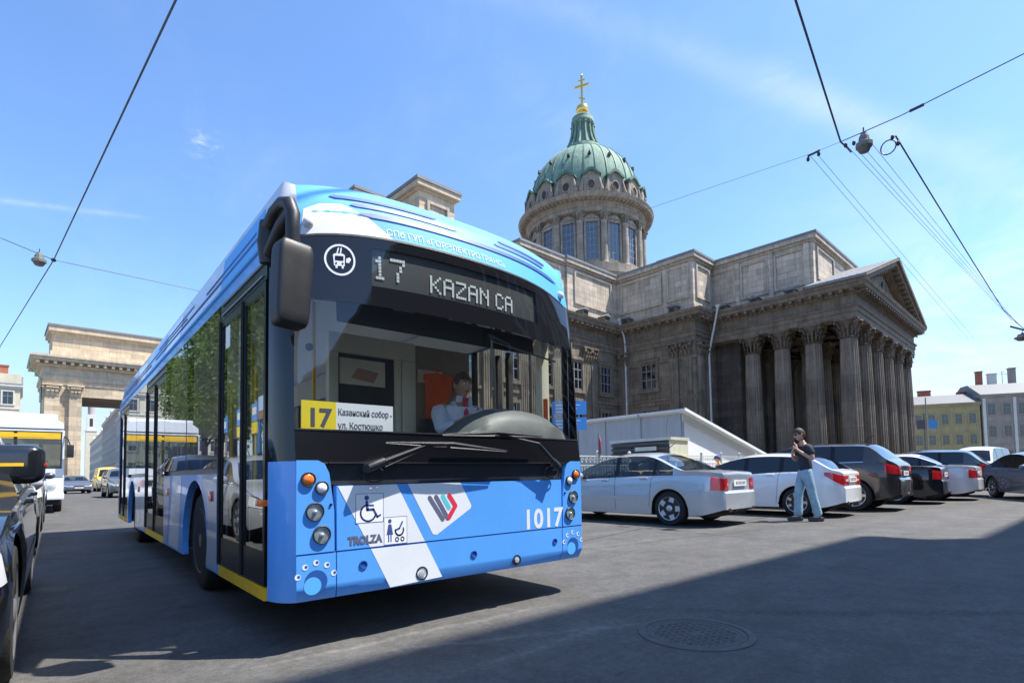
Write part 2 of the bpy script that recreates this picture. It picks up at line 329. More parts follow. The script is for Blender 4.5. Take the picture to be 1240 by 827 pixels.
# ---------------------------------------------------------------- ground
def asphalt():
    m = mat('asphalt', (.093, .089, .083), .88, noise=.20, nscale=.35); nt = m.node_tree; N, L = nt.nodes, nt.links; p = N['Principled BSDF']
    t = next(n for n in N if n.type == 'TEX_COORD')
    old = p.inputs['Base Color'].links[0].from_socket
    def noise(s, d=6, vec=None, r=.6, dist=0.):
        n = N.new('ShaderNodeTexNoise'); n.inputs['Scale'].default_value = s; n.inputs['Detail'].default_value = d; n.inputs['Roughness'].default_value = r; n.inputs['Distortion'].default_value = dist
        if vec:
            mp = N.new('ShaderNodeMapping'); mp.inputs['Scale'].default_value = vec; L.new(t.outputs['Object'], mp.inputs[0]); L.new(mp.outputs[0], n.inputs['Vector'])
        else: L.new(t.outputs['Object'], n.inputs['Vector'])
        return n.outputs['Fac']
    def rng(f, a, b, c, d):
        r = N.new('ShaderNodeMapRange'); r.inputs[1].default_value = a; r.inputs[2].default_value = b; r.inputs[3].default_value = c; r.inputs[4].default_value = d; L.new(f, r.inputs[0]); return r.outputs[0]
    def mul(a, b):
        x = N.new('ShaderNodeMath'); x.operation = 'MULTIPLY'; L.new(a, x.inputs[0]); L.new(b, x.inputs[1]); return x.outputs[0]
    grit = rng(noise(170, 3), .3, .7, .50, 1.55)              # stone chips
    grit = mul(grit, rng(noise(26, 5, None, .75), .32, .68, .72, 1.25)); grit = mul(grit, rng(noise(5.5, 7, None, .7, .8), .36, .66, .82, 1.14))
    stain = rng(noise(1.3, 8, None, .7), .35, .7, .80, 1.18)
    track = rng(noise(1.0, 7, (.10, 1.2, 1), .7, .6), .35, .65, .84, 1.12)   # worn lanes along the row of cars
    vo = N.new('ShaderNodeTexVoronoi'); vo.feature = 'DISTANCE_TO_EDGE'; vo.inputs['Scale'].default_value = .33
    wv = N.new('ShaderNodeTexNoise'); wv.inputs['Scale'].default_value = 1.6; wv.inputs['Detail'].default_value = 6; L.new(t.outputs['Object'], wv.inputs['Vector'])
    va = N.new('ShaderNodeVectorMath'); va.operation = 'MULTIPLY_ADD'; L.new(wv.outputs['Color'], va.inputs[0]); va.inputs[1].default_value = (1.1, 1.1, 0); L.new(t.outputs['Object'], va.inputs[2]); L.new(va.outputs[0], vo.inputs['Vector'])
    crack = rng(vo.outputs['Distance'], .0, .010, .62, 1.0)
    cm = N.new('ShaderNodeMixRGB'); cm.inputs[1].default_value = (1, 1, 1, 1); L.new(rng(noise(.5), .57, .64, 0, 1), cm.inputs[0]); L.new(crack, cm.inputs[2])
    f = mul(mul(grit, stain), track)
    s = N.new('ShaderNodeVectorMath'); s.operation = 'SCALE'; L.new(old, s.inputs[0]); L.new(f, s.inputs['Scale'])
    mx = N.new('ShaderNodeMixRGB'); mx.blend_type = 'MULTIPLY'; mx.inputs[0].default_value = 1; L.new(s.outputs[0], mx.inputs[1]); L.new(cm.outputs[0], mx.inputs[2]); L.new(mx.outputs[0], p.inputs['Base Color'])
    # crumbled seam of an old repair running past the manhole, and pale dusty tyre arcs
    sp = N.new('ShaderNodeSeparateXYZ'); L.new(t.outputs['Object'], sp.inputs[0])
    def m2(op, a, b=None, c=None):
        x = N.new('ShaderNodeMath'); x.operation = op
        for i, v in enumerate((a, b, c)):
            if v is None: continue
            if isinstance(v, (int, float)): x.inputs[i].default_value = v
            else: L.new(v, x.inputs[i])
        return x.outputs[0]
    def lens(p0, p1, w, wob):
        dx, dy = p1[0]-p0[0], p1[1]-p0[1]; l = math.hypot(dx, dy); nx, ny = -dy/l, dx/l
        d = m2('MULTIPLY_ADD', sp.outputs[0], nx, -(p0[0]*nx+p0[1]*ny)); d = m2('MULTIPLY_ADD', sp.outputs[1], ny, d)
        d = m2('ADD', d, m2('MULTIPLY_ADD', noise(1.7, 5), wob, -wob/2)); d = m2('DIVIDE', d, w); g_ = m2('EXPONENT', m2('MULTIPLY', m2('MULTIPLY', d, d), -1.0))
        a = m2('MULTIPLY_ADD', sp.outputs[0], dx/l, -(p0[0]*dx+p0[1]*dy)/l); a = m2('MULTIPLY_ADD', sp.outputs[1], dy/l, a)
        return m2('MULTIPLY', g_, m2('MULTIPLY', rng(a, -.3, .3, 0, 1), rng(a, l-.3, l+.3, 1, 0)))
    seam = m2('MULTIPLY', m2('MAXIMUM', lens((3.3, 2.35), (5.2, .45), .07, .35), lens((2.4, 5.2), (9.5, 4.2), .04, .3)), rng(noise(30, 6, None, .8), .40, .60, 0, 1))
    dust = m2('MULTIPLY', m2('MAXIMUM', m2('MAXIMUM', lens((1.5, 2.9), (3.0, 2.2), .035, .25), lens((1.6, 2.3), (2.7, 2.35), .07, .2)), lens((.9, 3.1), (2.6, 3.0), .03, .25)), rng(noise(14, 6, None, .7), .35, .65, .2, 1))
    v1 = N.new('ShaderNodeVectorMath'); v1.operation = 'SCALE'; L.new(mx.outputs[0], v1.inputs[0]); L.new(m2('MULTIPLY', m2('MULTIPLY_ADD', seam, -.62, 1.0), m2('MULTIPLY_ADD', dust, .75, 1.0)), v1.inputs['Scale']); L.new(v1.outputs[0], p.inputs['Base Color'])
    b = N.new('ShaderNodeBump'); b.inputs['Strength'].default_value = .55; b.inputs['Distance'].default_value = .008
    hh = N.new('ShaderNodeMath'); hh.operation = 'MULTIPLY_ADD'; L.new(noise(95, 4), hh.inputs[0]); hh.inputs[1].default_value = 1.0; L.new(crack, hh.inputs[2]); L.new(hh.outputs[0], b.inputs['Height']); L.new(b.outputs[0], p.inputs['Normal'])
asphalt()
mat('paving', (.24, .235, .225), .9, noise=.2, nscale=2, bump=.3, bscale=14); mat('kerb_stone', (.30, .29, .27), .85, noise=.25, nscale=4, bump=.3, bscale=30)
S_ = 1500
g = MB(); n_ = 24
g.grid([[(-S_+2*S_*i/n_, -S_+2*S_*j/n_, 0) for j in range(n_+1)] for i in range(n_+1)], smooth=False, flip=True)
part('road', g, 'asphalt', kind='structure')
mb = MB(); mb.box(11.0, 160, 12.2, 13.0, -.05, .13, 0); o = part('kerb', mb, 'kerb_stone', kind='structure')
mb = MB(); mb.box(11.0, 160, 13.0, 320, -.05, .12, 0); part('pavement', mb, 'paving', kind='structure')
mb = MB(); mb.box(-2.55, -2.4, -20, 320, -.05, .13, 0); part('kerb', mb, 'kerb_stone', kind='structure')
mb = MB(); mb.box(-60, -2.55, -20, 320, -.05, .12, 0); part('pavement', mb, 'paving', kind='structure')
# manhole cover, set in an iron frame
mh = thing('manhole_cover', 'round cast iron manhole cover in the shaded asphalt in the foreground', 'manhole cover', (3.03, 1.86, 0.0), .4)
mb = MB(); mb.lathe([(.345, -.02), (.345, .006), (.335, .010), (.305, .010), (.30, .002)], 48); part('frame', mb, 'manhole_iron', mh, False)
mb = MB(); mb.lathe([(.292, -.02), (.292, .003), (.288, .006), (.27, .006), (.265, .001), (0, .001)], 48)
for i in range(-7, 8):
    for j in range(-7, 8):
        x, y = i*.036, j*.036
        if math.hypot(x, y) < .25 and math.hypot(x, y) > .05:
            if (i+j) % 2: mb.box(x-.015, x+.015, y-.006, y+.006, .0005, .006)
            else: mb.box(x-.006, x+.006, y-.015, y+.015, .0005, .006)
mb.box(.20, .235, -.012, .012, .002, .008); mb.box(-.235, -.20, -.012, .012, .002, .008)
part('cover', mb, 'manhole_iron', mh, False)
# ---------------------------------------------------------------- the trolleybus
BX, HW, YF, YR = 2.22, 1.27, 3.33, 12.9              # centre line, half width, front edge of the sides, rear
XL, XR = BX-HW, BX+HW
bus = thing('trolleybus', 'blue and white trolleybus on route 17 heading towards the viewer', 'trolleybus', (BX, 8.0, 0))
LV = [(.29, 3.145, 3.155, 1.165), (.36, 3.12, 3.12, 1.175), (1.08, 3.12, 3.122, 1.18), (1.28, 3.10, 3.15, 1.18), (1.65, 3.08, 3.165, 1.178), (2.0, 3.07, 3.19, 1.165),
      (2.25, 3.07, 3.215, 1.148), (2.44, 3.075, 3.24, 1.13), (2.60, 3.115, 3.26, 1.125), (2.71, 3.17, 3.29, 1.125), (2.80, 3.25, 3.33, 1.12)]
def lv(z):
    z = max(LV[0][0], min(LV[-1][0], z))
    for a, b in zip(LV, LV[1:]):
        if z <= b[0]:
            t = (z-a[0])/(b[0]-a[0]); return [a[i]+(b[i]-a[i])*t for i in (1, 2, 3)]
def crown(z): return .085*max(0, min(1, (z-2.0)/.45))
def FS(t, z, off=0.):
    """front surface: t -1..1 across, z height; off = metres in front of it"""
    yc, ye, hw = lv(z); y = yc+(ye-yc)*t*t
    return (BX+hw*t, y-off, z+crown(z)*(1-t**4))
def FX(x, z, off=0.): return FS((x-BX)/lv(z)[2], z, off)
def front_patch(mb, z0, z1, t0=-1, t1=1, off=0., nt=16, nz=6, mi=0, th=0.0):
    zs = sorted(set([z0, z1]+[l[0] for l in LV if z0 < l[0] < z1]+[z0+(z1-z0)*k/nz for k in range(1, nz)]))
    P = [[FS(t0+(t1-t0)*i/nt, z, off) for i in range(nt+1)] for z in zs]; mb.grid(P, mi, True)
    if th:
        Q = [[(p[0], p[1]+th, p[2]) for p in row] for row in P]; mb.grid(Q, mi, True, True)
        ring = lambda G: G[0]+[r[-1] for r in G[1:-1]]+G[-1][::-1]+[r[0] for r in G[1:-1]][::-1]
        a, b = ring(P), ring(Q); n = len(a); mb.add(a+b, [((i+1) % n, i, n+i, n+(i+1) % n) for i in range(n)], mi)
def drape(mb, poly, off=.003, mi=0, step=.06):
    """2D polygon (x,z) on the front, cut into strips and laid on the curved surface"""
    bm = bmesh.new(); vs = [bm.verts.new((p[0], 0, p[1])) for p in poly]; bm.faces.new(vs)
    x0, x1 = min(p[0] for p in poly), max(p[0] for p in poly); z0, z1 = min(p[1] for p in poly), max(p[1] for p in poly)
    for k in range(1, int((x1-x0)/step)+1): bmesh.ops.bisect_plane(bm, geom=bm.verts[:]+bm.edges[:]+bm.faces[:], plane_co=(x0+k*step, 0, 0), plane_no=(1, 0, 0))
    for k in range(1, int((z1-z0)/step)+1): bmesh.ops.bisect_plane(bm, geom=bm.verts[:]+bm.edges[:]+bm.faces[:], plane_co=(0, 0, z0+k*step), plane_no=(0, 0, 1))
    bm.verts.index_update(); v = [FX(w.co.x, w.co.z, off) for w in bm.verts]; f = [[w.index for w in q.verts] for q in bm.faces]
    a = v[f[0][0]]; b = v[f[0][1]]; c = v[f[0][2]]; nr = (Vector(b)-Vector(a)).cross(Vector(c)-Vector(a))
    if nr.y > 0: f = [q[::-1] for q in f]
    bm.free(); mb.add(v, f, mi, True)
def wrap_text(body, size, x, z, mb, off=.004, sx=1., bold=0., crownk=True):
    t = MB(); text_mb(body, size, t, Matrix(), extrude=0, sx=sx, bold=bold)
    bm = bmesh.new(); vs = [bm.verts.new((p[0], 0, p[1])) for p in t.v]
    for f in t.f:
        try: bm.faces.new([vs[i] for i in f])
        except ValueError: pass
    bmesh.ops.triangulate(bm, faces=bm.faces[:]); lo, hi = min(p[0] for p in t.v), max(p[0] for p in t.v)
    for k in range(1, int((hi-lo)/.02)+1): bmesh.ops.bisect_plane(bm, geom=bm.verts[:]+bm.edges[:]+bm.faces[:], plane_co=(lo+k*.02, 0, 0), plane_no=(1, 0, 0))
    bm.verts.index_update(); fs = []
    for q in bm.faces:
        if q.calc_area() > 1e-9: fs.append([w.index for w in (q.verts if q.normal.y < 0 else reversed(q.verts))])
    mb.add([FX(x+w.co.x, z+w.co.z, off) for w in bm.verts], fs, 0); bm.free()
def circ(x, z, r, n=24, a0=0, a1=2*math.pi): return [(x+r*math.cos(a0+(a1-a0)*i/n), z+r*math.sin(a0+(a1-a0)*i/n)) for i in range(n)]
P_ = lambda name, mb, m, par=bus, **k: part(name, mb, m, par, True, **k)
# --- lower front: bumper, panel, lamp panels
def mirror(poly): return [(2*BX-x, z) for x, z in poly]
fy = 3.12
mb = MB(); front_patch(mb, .29, .553, -.80, .80, 0, 12, 3, th=.05); bumper = P_('bumper', mb, 'bus_blue')
mb = MB(); front_patch(mb, .563, .945, -.80, .80, 0, 12, 3, th=.05); panel = P_('front_panel', mb, 'bus_blue')
for s in (-1, 1):
    mb = MB(); front_patch(mb, .29, .553, min(s, s*.806), max(s, s*.806), .001, 4, 3, th=.05); P_('bumper_corner', mb, 'bus_blue')
    mb = MB()
    po = [(1.042, .563), (1.264, .563), (1.262, .80), (1.232, 1.02), (1.205, 1.075), (1.165, 1.095), (1.042, 1.095)]
    po = po if s < 0 else mirror(po)
    mb.prism(po, 'y', 3.119, 3.19); lp = P_('lamp_panel', mb, 'bus_blue')
    for (x, z, r, m_, nm) in ((1.108, .985, .036, 'lamp_amber', 'indicator_lamp'), (1.186, .935, .034, 'lamp_clear', 'position_lamp'), (1.146, .800, .045, 'lamp_glass', 'headlight'), (1.186, .665, .045, 'lamp_glass', 'headlight')):
        x = x if s < 0 else 2*BX-x
        q = Matrix.Translation((x, 3.117, z)) @ Matrix.Rotation(R_(90), 4, 'X')
        b_ = MB(); b_.lathe([(r*1.18, -.004), (r*1.18, .010), (r*1.10, .014), (r*1.02, .010), (r*.98, -.0)], 28, M=q, mi=0)
        b_.lathe([(r*1.0, 0.004), (r*.80, -.016), (r*.45, -.030), (r*.22, -.032)], 24, M=q, mi=2)
        k = 1 if nm != 'headlight' else .30
        b_.lathe([(r*.95*k, 0), (r*.93*k, .006), (r*.75*k, .014), (r*.4*k, .019), (0, .021)], 24, M=q, mi=1)
        hl = P_(nm, b_, ['plastic_black', m_, 'lamp_bowl'])
        if nm == 'headlight': b_ = MB(); b_.lathe([(r*1.02, .008), (r*.8, .014), (r*.4, .019), (0, .020)], 24, M=q); P_('lens', b_, 'bus_glass', hl)
    b_ = MB(); x = 1.252 if s < 0 else 2*BX-1.252; b_.disc((x-.012*(-s), 3.122, .835), (0, -1, 0), .008, .01, 10); P_('bolt', b_, 'bus_black')
    # round paw mark on the bumper corner
    xm = 1.155 if s < 0 else 2*BX-1.155
    b_ = MB(); b_.disc((xm, 3.1185, .400), (0, -1, 0), .066, .0008, 28, 0); b_.disc((xm-.020, 3.1185, .378), (0, -1, 0), .050, .0014, 24, 1)
    for k in range(5):
        a = R_(158-34*k); c_ = (xm+.112*math.cos(a)*(1 if s < 0 else -1), 3.1185, .395+.112*math.sin(a)); b_.disc(c_, (0, -1, 0), .017, .0012, 14, 2)
        b_.disc((c_[0]+.005, c_[1], c_[2]+.002), (0, -1, 0), .009, .0018, 10, 0)
    P_('emblem', b_, ['bus_deep_blue', 'bus_light_blue', 'bus_white'])
for x, z, r in ((1.443, .462, .024), (2.273, .436, .024), (3.077, .452, .022), (1.851, .358, .040), (2.672, .350, .036)):
    b_ = MB(); q = Matrix.Translation((x, 3.122 if r < .03 else 3.123, z)) @ Matrix.Rotation(R_(90), 4, 'X')
    b_.lathe([(r*1.15, 0), (r*1.1, .008), (r*.9, .009), (r*.85, .003), (0, .002)], 20, M=q)
    if r > .03: b_.lathe([(r*.6, .003), (r*.55, .010), (0, .012)], 16, M=q, mi=1)
    P_('tow_cover' if r > .03 else 'sensor', b_, ['plastic_black' if r > .03 else 'bus_deep_blue', 'lamp_bowl'], bumper)
# white stripe and badge
mb = MB(); y0, y1 = 3.1190, 3.1198
mb.prism([(1.282, .943), (1.672, .943), (1.875, .564), (1.487, .564)], 'y', y0, y1); P_('stripe', mb, 'bus_white', panel)
mb = MB(); mb.prism([(1.493, .552), (1.882, .552), (2.008, .315), (1.622, .300)], 'y', 3.1190, 3.1198); P_('stripe', mb, 'bus_white', bumper)
mb = MB(); rh = [(1.752, .944), (2.165, .944), (2.256, .782), (2.250, .760), (1.968, .598), (1.938, .604)]; mb.prism(rh, 'y', y0, y1); P_('badge_field', mb, 'bus_white', panel)
def capsule(mb, a, b, r, y, mi):
    d = Vector((b[0]-a[0], b[1]-a[1])); L_ = d.length; d /= L_; n = Vector((-d.y, d.x)); po = []
    for i in range(9):
        t = math.pi/2+math.pi*i/8; p = Vector(a)+d*r*math.cos(t)+n*r*math.sin(t); po.append(tuple(p))
    for i in range(9):
        t = -math.pi/2+math.pi*i/8; p = Vector(b)+d*r*math.cos(t)+n*r*math.sin(t); po.append(tuple(p))
    mb.prism(po, 'y', y-.0006, y, mi)
mb = MB(); yb = 3.1188
capsule(mb, (1.915, .846), (2.015, .700), .0165, yb, 0); capsule(mb, (1.965, .850), (2.055, .704), .0165, yb-.0002, 0); capsule(mb, (2.018, .853), (2.066, .776), .0165, yb-.0004, 1)
capsule(mb, (2.070, .856), (2.120, .785), .0165, yb-.0006, 2); capsule(mb, (2.120, .785), (2.066, .708), .0165, yb-.0008, 2)
P_('emblem', mb, ['print_grey', 'print_teal', 'print_red'], panel)
mb = MB(); q = Matrix.Rotation(R_(90), 4, 'X')
text_mb('1017', .205, mb, Matrix.Translation((2.958, 3.1193, .575)) @ q, extrude=.0005, sx=.98, bold=.006, space=1.08); P_('fleet_number', mb, 'bus_white', panel)
mb = MB(); text_mb('TROLZA', .066, mb, Matrix.Translation((1.456, 3.1182, .590)) @ q, extrude=.0003, sx=.86, bold=.004); P_('maker_name', mb, 'print_grey', panel)
# pictograms
def ring_frame(mb, x0, x1, z0, z1, y, t=.0028, mi=0):
    for a in ((x0, x1, z0, z0+t), (x0, x1, z1-t, z1), (x0, x0+t, z0+t, z1-t), (x1-t, x1, z0+t, z1-t)): mb.box(a[0], a[1], y-.0005, y, a[2], a[3], mi)
mb = MB(); yy = 3.1184; mb.box(1.455, 1.640, 3.1185, 3.1189, .735, .915, 1); ring_frame(mb, 1.455, 1.640, .735, .915, yy); c_ = (1.545, .80)
mb.disc((1.528, yy, .888), (0, -1, 0), .015, .0006, 14); capsule(mb, (1.528, .862), (1.532, .815), .009, yy, 0); capsule(mb, (1.532, .815), (1.572, .815), .008, yy, 0); capsule(mb, (1.572, .815), (1.598, .768), .007, yy, 0); capsule(mb, (1.598, .768), (1.618, .778), .006, yy, 0); capsule(mb, (1.530, .843), (1.570, .840), .006, yy, 0)
for k in range(14):
    a0, a1 = R_(100+k*17.5), R_(100+(k+1)*17.5); capsule(mb, (1.538+.050*math.cos(a0), .795+.050*math.sin(a0)), (1.538+.050*math.cos(a1), .795+.050*math.sin(a1)), .0055, yy, 0)
mb.v = [(x-.062, y, z-.022) for x, y, z in mb.v]; P_('wheelchair_sign', mb, ['print_navy', 'sign_white'], panel)
mb = MB(); mb.box(1.665, 1.855, 3.1185, 3.1189, .588, .762, 1); ring_frame(mb, 1.665, 1.855, .588, .762, yy)
mb.disc((1.712, yy, .735), (0, -1, 0), .014, .0006, 14); mb.prism([(1.700, .715), (1.724, .715), (1.738, .650), (1.686, .650)], 'y', yy-.0006, yy)
mb.box(1.698, 1.707, yy-.0006, yy, .605, .650); mb.box(1.717, 1.726, yy-.0006, yy, .605, .650)
for k in range(9):
    a0, a1 = R_(180+k*22), R_(180+(k+1)*22); capsule(mb, (1.79+.034*math.cos(a0), .675+.034*math.sin(a0)), (1.79+.034*math.cos(a1), .675+.034*math.sin(a1)), .006, yy, 0)
capsule(mb, (1.756, .675), (1.790, .685), .006, yy, 0); capsule(mb, (1.790, .685), (1.815, .725), .006, yy, 0)
for x in (1.77, 1.815):
    for k in range(8):
        a0, a1 = R_(k*45), R_((k+1)*45); capsule(mb, (x+.013*math.cos(a0), .617+.013*math.sin(a0)), (x+.013*math.cos(a1), .617+.013*math.sin(a1)), .004, yy, 0)
mb.v = [(1.662+(x-1.76)*.86, y, z-.022) for x, y, z in mb.v]; P_('pram_sign', mb, ['print_navy', 'sign_white'], panel)
# --- black cowl, lower black band, wipers
mb = MB(); front_patch(mb, .950, 1.078, -.835, .835, -.028, 14, 3, th=.05); P_('cowl', mb, 'plastic_black')
mb = MB(); front_patch(mb, 1.084, 1.275, -1, 1, .002, 16, 4, th=.03); P_('black_band', mb, 'bus_black')
mb = MB(); front_patch(mb, 1.078, 1.085, -.84, .84, .008, 14, 1, th=.02); P_('trim_strip', mb, 'plastic_black')
mb = MB(); front_patch(mb, 1.271, 1.279, -1, 1, .006, 16, 1, th=.012); P_('seal', mb, 'rubber')
def wiper(base, elbow, a, b):
    m_ = MB(); B_ = Vector(base); E_ = Vector(elbow)
    m_.tube([B_+Vector((0, .05, -.01)), B_, B_+(E_-B_)*.25], [.03, .032, .026], 10); m_.tube([B_+(E_-B_)*.2, E_], [.017, .010], 8); m_.tube([B_+(E_-B_)*.2+Vector((.02, 0, -.03)), E_+Vector((0, .005, -.02))], [.007, .006], 6)
    A_, B2 = Vector(a), Vector(b); C_ = (A_+B2)/2
    m_.tube([E_, C_+Vector((0, .0, .012))], [.011, .009], 6)
    m_.tube([A_, A_+(B2-A_)*.3+Vector((0, -.012, .01)), C_+Vector((0, -.015, .02)), A_+(B2-A_)*.7+Vector((0, -.012, .01)), B2], [.004, .012, .014, .012, .004], 8)
    m_.tube([A_+Vector((0, .016, -.006)), B2+Vector((0, .016, -.006))], .008, 6)
    return m_
P_('wiper', wiper((1.455, 3.05, 1.055), (1.83, 3.025, 1.192), (1.56, 3.035, 1.205), (2.52, 3.03, 1.165)), 'plastic_black')
P_('wiper', wiper((3.055, 3.05, 1.055), (2.84, 3.03, 1.225), (1.98, 3.04, 1.268), (2.88, 3.035, 1.285)), 'plastic_black')
for x in (1.50, 3.02):
    mb = MB(); mb.tube([(x+.07*math.cos(a), 3.085, 1.005+.045*math.sin(a)) for a in [k*math.pi*2/14 for k in range(15)]], .005, 6)
    P_('washer_hose', mb, 'rubber')
# --- windscreen, display header, cap
mb = MB(); front_patch(mb, 1.279, 2.06, -.985, .985, 0, 22, 8); ws = P_('windscreen', mb, 'bus_glass')
mb = MB(); front_patch(mb, 2.06, 2.446, -1, -.62, .001, 8, 4, th=.03); P_('header_panel', mb, 'glazed_black')
mb = MB(); front_patch(mb, 2.06, 2.446, .62, 1, .001, 8, 4, th=.03); P_('header_panel', mb, 'glazed_black')
mb = MB(); front_patch(mb, 2.06, 2.17, -.62, .62, .001, 14, 2, th=.03); P_('header_panel', mb, 'glazed_black')
mb = MB(); front_patch(mb, 2.385, 2.446, -.62, .62, .001, 14, 2, th=.03); P_('header_panel', mb, 'glazed_black')
# route display behind its own pane
FONT = {'1': '00100 01100 00100 00100 00100 00100 01110', '7': '11111 00001 00010 00010 00100 00100 00100', 'K': '10001 10010 10100 11000 10100 10010 10001', 'A': '01110 10001 10001 11111 10001 10001 10001',
        'Z': '11111 00001 00010 00100 01000 10000 11111', 'N': '10001 11001 10101 10011 10001 10001 10001', 'C': '01110 10001 10000 10000 10000 10001 01110', ' ': '00000 '*7}
mb = MB(); front_patch(mb, 2.17, 2.385, -.62, .62, -.018, 14, 3); disp = P_('route_display', mb, 'led_back')
mb = MB()
def led(txt, x0, z0, dx, dz, r, gap=1):
    x = x0
    for ch in txt:
        for j, row in enumerate(FONT[ch].split()):
            for i, c in enumerate(row):
                if c == '1':
                    X_, Z_ = x+i*dx, z0-j*dz
                    v = [FX(X_+a*r, Z_+b*r, -.013) for a, b in ((-1, -.9), (1, -.9), (1, .9), (-1, .9))]; mb.add(v, [(0, 1, 2, 3)])
        x += dx*(5+gap)
    return x
led('1', 1.53, 2.338, .0185, .0190, .0085); led('7', 1.645, 2.338, .0205, .0190, .0090)
led('KAZAN', 1.925, 2.288, .0172, .0145, .0078, 1.0); led('CA', 2.488, 2.285, .0160, .0145, .0074, 1.0)
P_('led_dots', mb, 'led_dot', disp, kind='stuff')
mb = MB(); front_patch(mb, 2.17, 2.385, -.62, .62, .0005, 14, 3); P_('display_glass', mb, 'bus_glass', disp)
# round trolleybus mark
mb = MB(); cx, cz = 1.315, 2.295
def dr(po, off=.0045): drape(mb, po, off, 0, .05)
for k in range(24):
    a0, a1 = 2*math.pi*k/24, 2*math.pi*(k+1)/24
    dr([(cx+.092*math.cos(a0), cz+.092*math.sin(a0)), (cx+.092*math.cos(a1), cz+.092*math.sin(a1)), (cx+.080*math.cos(a1), cz+.080*math.sin(a1)), (cx+.080*math.cos(a0), cz+.080*math.sin(a0))])
dr([(cx-.036, cz-.036), (cx+.026, cz-.036), (cx+.030, cz+.028), (cx+.018, cz+.036), (cx-.028, cz+.036), (cx-.040, cz+.028)])
dr([(cx-.020, cz+.036), (cx-.012, cz+.036), (cx-.002, cz+.070), (cx-.010, cz+.070)]); dr([(cx, cz+.036), (cx+.008, cz+.036), (cx+.014, cz+.070), (cx+.006, cz+.070)])
dr([(cx-.028, cz-.050), (cx-.016, cz-.050), (cx-.016, cz-.036), (cx-.028, cz-.036)]); dr([(cx+.008, cz-.050), (cx+.020, cz-.050), (cx+.020, cz-.036), (cx+.008, cz-.036)])
dr([(cx+.034, cz-.012), (cx+.052, cz-.016), (cx+.066, cz+.006), (cx+.058, cz+.018), (cx+.038, cz+.010)])
hdr = P_('vehicle_mark', mb, 'bus_white')
mb = MB(); drape(mb, [(cx-.029, cz-.004), (cx+.020, cz-.004), (cx+.020, cz+.022), (cx-.029, cz+.022)], .0062, 0, .05)
for xx in (-.024, .014): drape(mb, circ(cx+xx, cz-.022, .006, 10), .0062, 0, .05)
P_('mark_window', mb, 'bus_black', hdr)
# cap: white left part, blue right part, grooves
mb = MB(); front_patch(mb, 2.449, 2.80, -1, 1, 0, 26, 8, th=.0); cap = P_('front_cap', mb, 'bus_light_blue')
mb = MB(); drape(mb, [(1.10, 2.449), (1.66, 2.449), (1.50, 2.585), (1.35, 2.66), (1.22, 2.655), (1.125, 2.62)], .002); P_('white_patch', mb, 'bus_white', cap)
mb = MB()
for x0, x1, z, h in ((1.28, 2.02, 2.715, .010), (1.40, 2.18, 2.665, .010), (1.44, 3.26, 2.600, .013), (2.52, 3.10, 2.665, .010), (2.58, 3.14, 2.71, .010)):
    h *= 1.25; po = [(x0+(x1-x0)*k/20, z-h*(1 if 0 < k < 20 else .2)) for k in range(21)]+[(x1-(x1-x0)*k/20, z+h*(1 if 0 < k < 20 else .2)) for k in range(21)]; drape(mb, po, .006, 0, .05)
P_('groove', mb, 'bus_deep_blue', cap)
mb = MB(); wrap_text('СПб ГУП «ГОРЭЛЕКТРОТРАНС»', .062, 2.10, 2.478, mb, .0035, 1.0, .0); P_('owner_name', mb, 'bus_white', cap)
mb = MB(); front_patch(mb, 2.440, 2.452, -1, 1, .004, 22, 1, th=.012); P_('seal', mb, 'plastic_black')
for x in (1.145, 3.315):
    mb = MB(); p = FX(x, 2.525, 0); mb.ball((p[0], p[1]-.008, p[2]), .034, 14, 8, 0, (1, .8, 1)); P_('marker_lamp', mb, 'lamp_clear', cap)
# corner strips between front and sides
SIDEZ = [(.28, 1.27), (1.08, 1.27), (2.31, 1.27), (2.42, 1.265), (2.60, 1.23), (2.80, 1.19)]
def sidex(z):
    z = max(.28, min(2.80, z))
    for a, b in zip(SIDEZ, SIDEZ[1:]):
        if z <= b[0]: return a[1]+(b[1]-a[1])*(z-a[0])/(b[0]-a[0])
def corner(mb, s, z0, z1, n=5, off=0.):
    zs = sorted(set([z0, z1]+[l[0] for l in LV if z0 < l[0] < z1])); P = []
    for z in zs:
        a = Vector(FS(s, z)); ye = YF if z < 2.45 else YF+.12*(z-2.45)/.32; b = Vector((BX+s*sidex(z), YF, z)); m_ = Vector((b.x*.80+a.x*.20, a.y*.76+b.y*.24, z))
        row = []
        for k in range(n+1):
            t = k/n; p = a*(1-t)**2+m_*2*t*(1-t)+b*t*t; row.append((p.x+s*off, p.y-off*.5, p.z))
        P.append(row)
    mb.grid(P, 0, True, s < 0)
for s in (-1, 1):
    mb = MB(); corner(mb, s, .29, 1.09); P_('corner_panel', mb, 'bus_blue')
    mb = MB(); corner(mb, s, 1.09, 2.449); P_('corner_pillar', mb, 'glazed_black')
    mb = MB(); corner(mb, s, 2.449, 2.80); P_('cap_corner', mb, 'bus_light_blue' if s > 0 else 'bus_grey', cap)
mb = MB()
for z0, z1 in ((.552, .564),): front_patch(mb, z0, z1, -1, 1, -.004, 12, 1)
P_('seam', mb, 'bus_deep_blue')
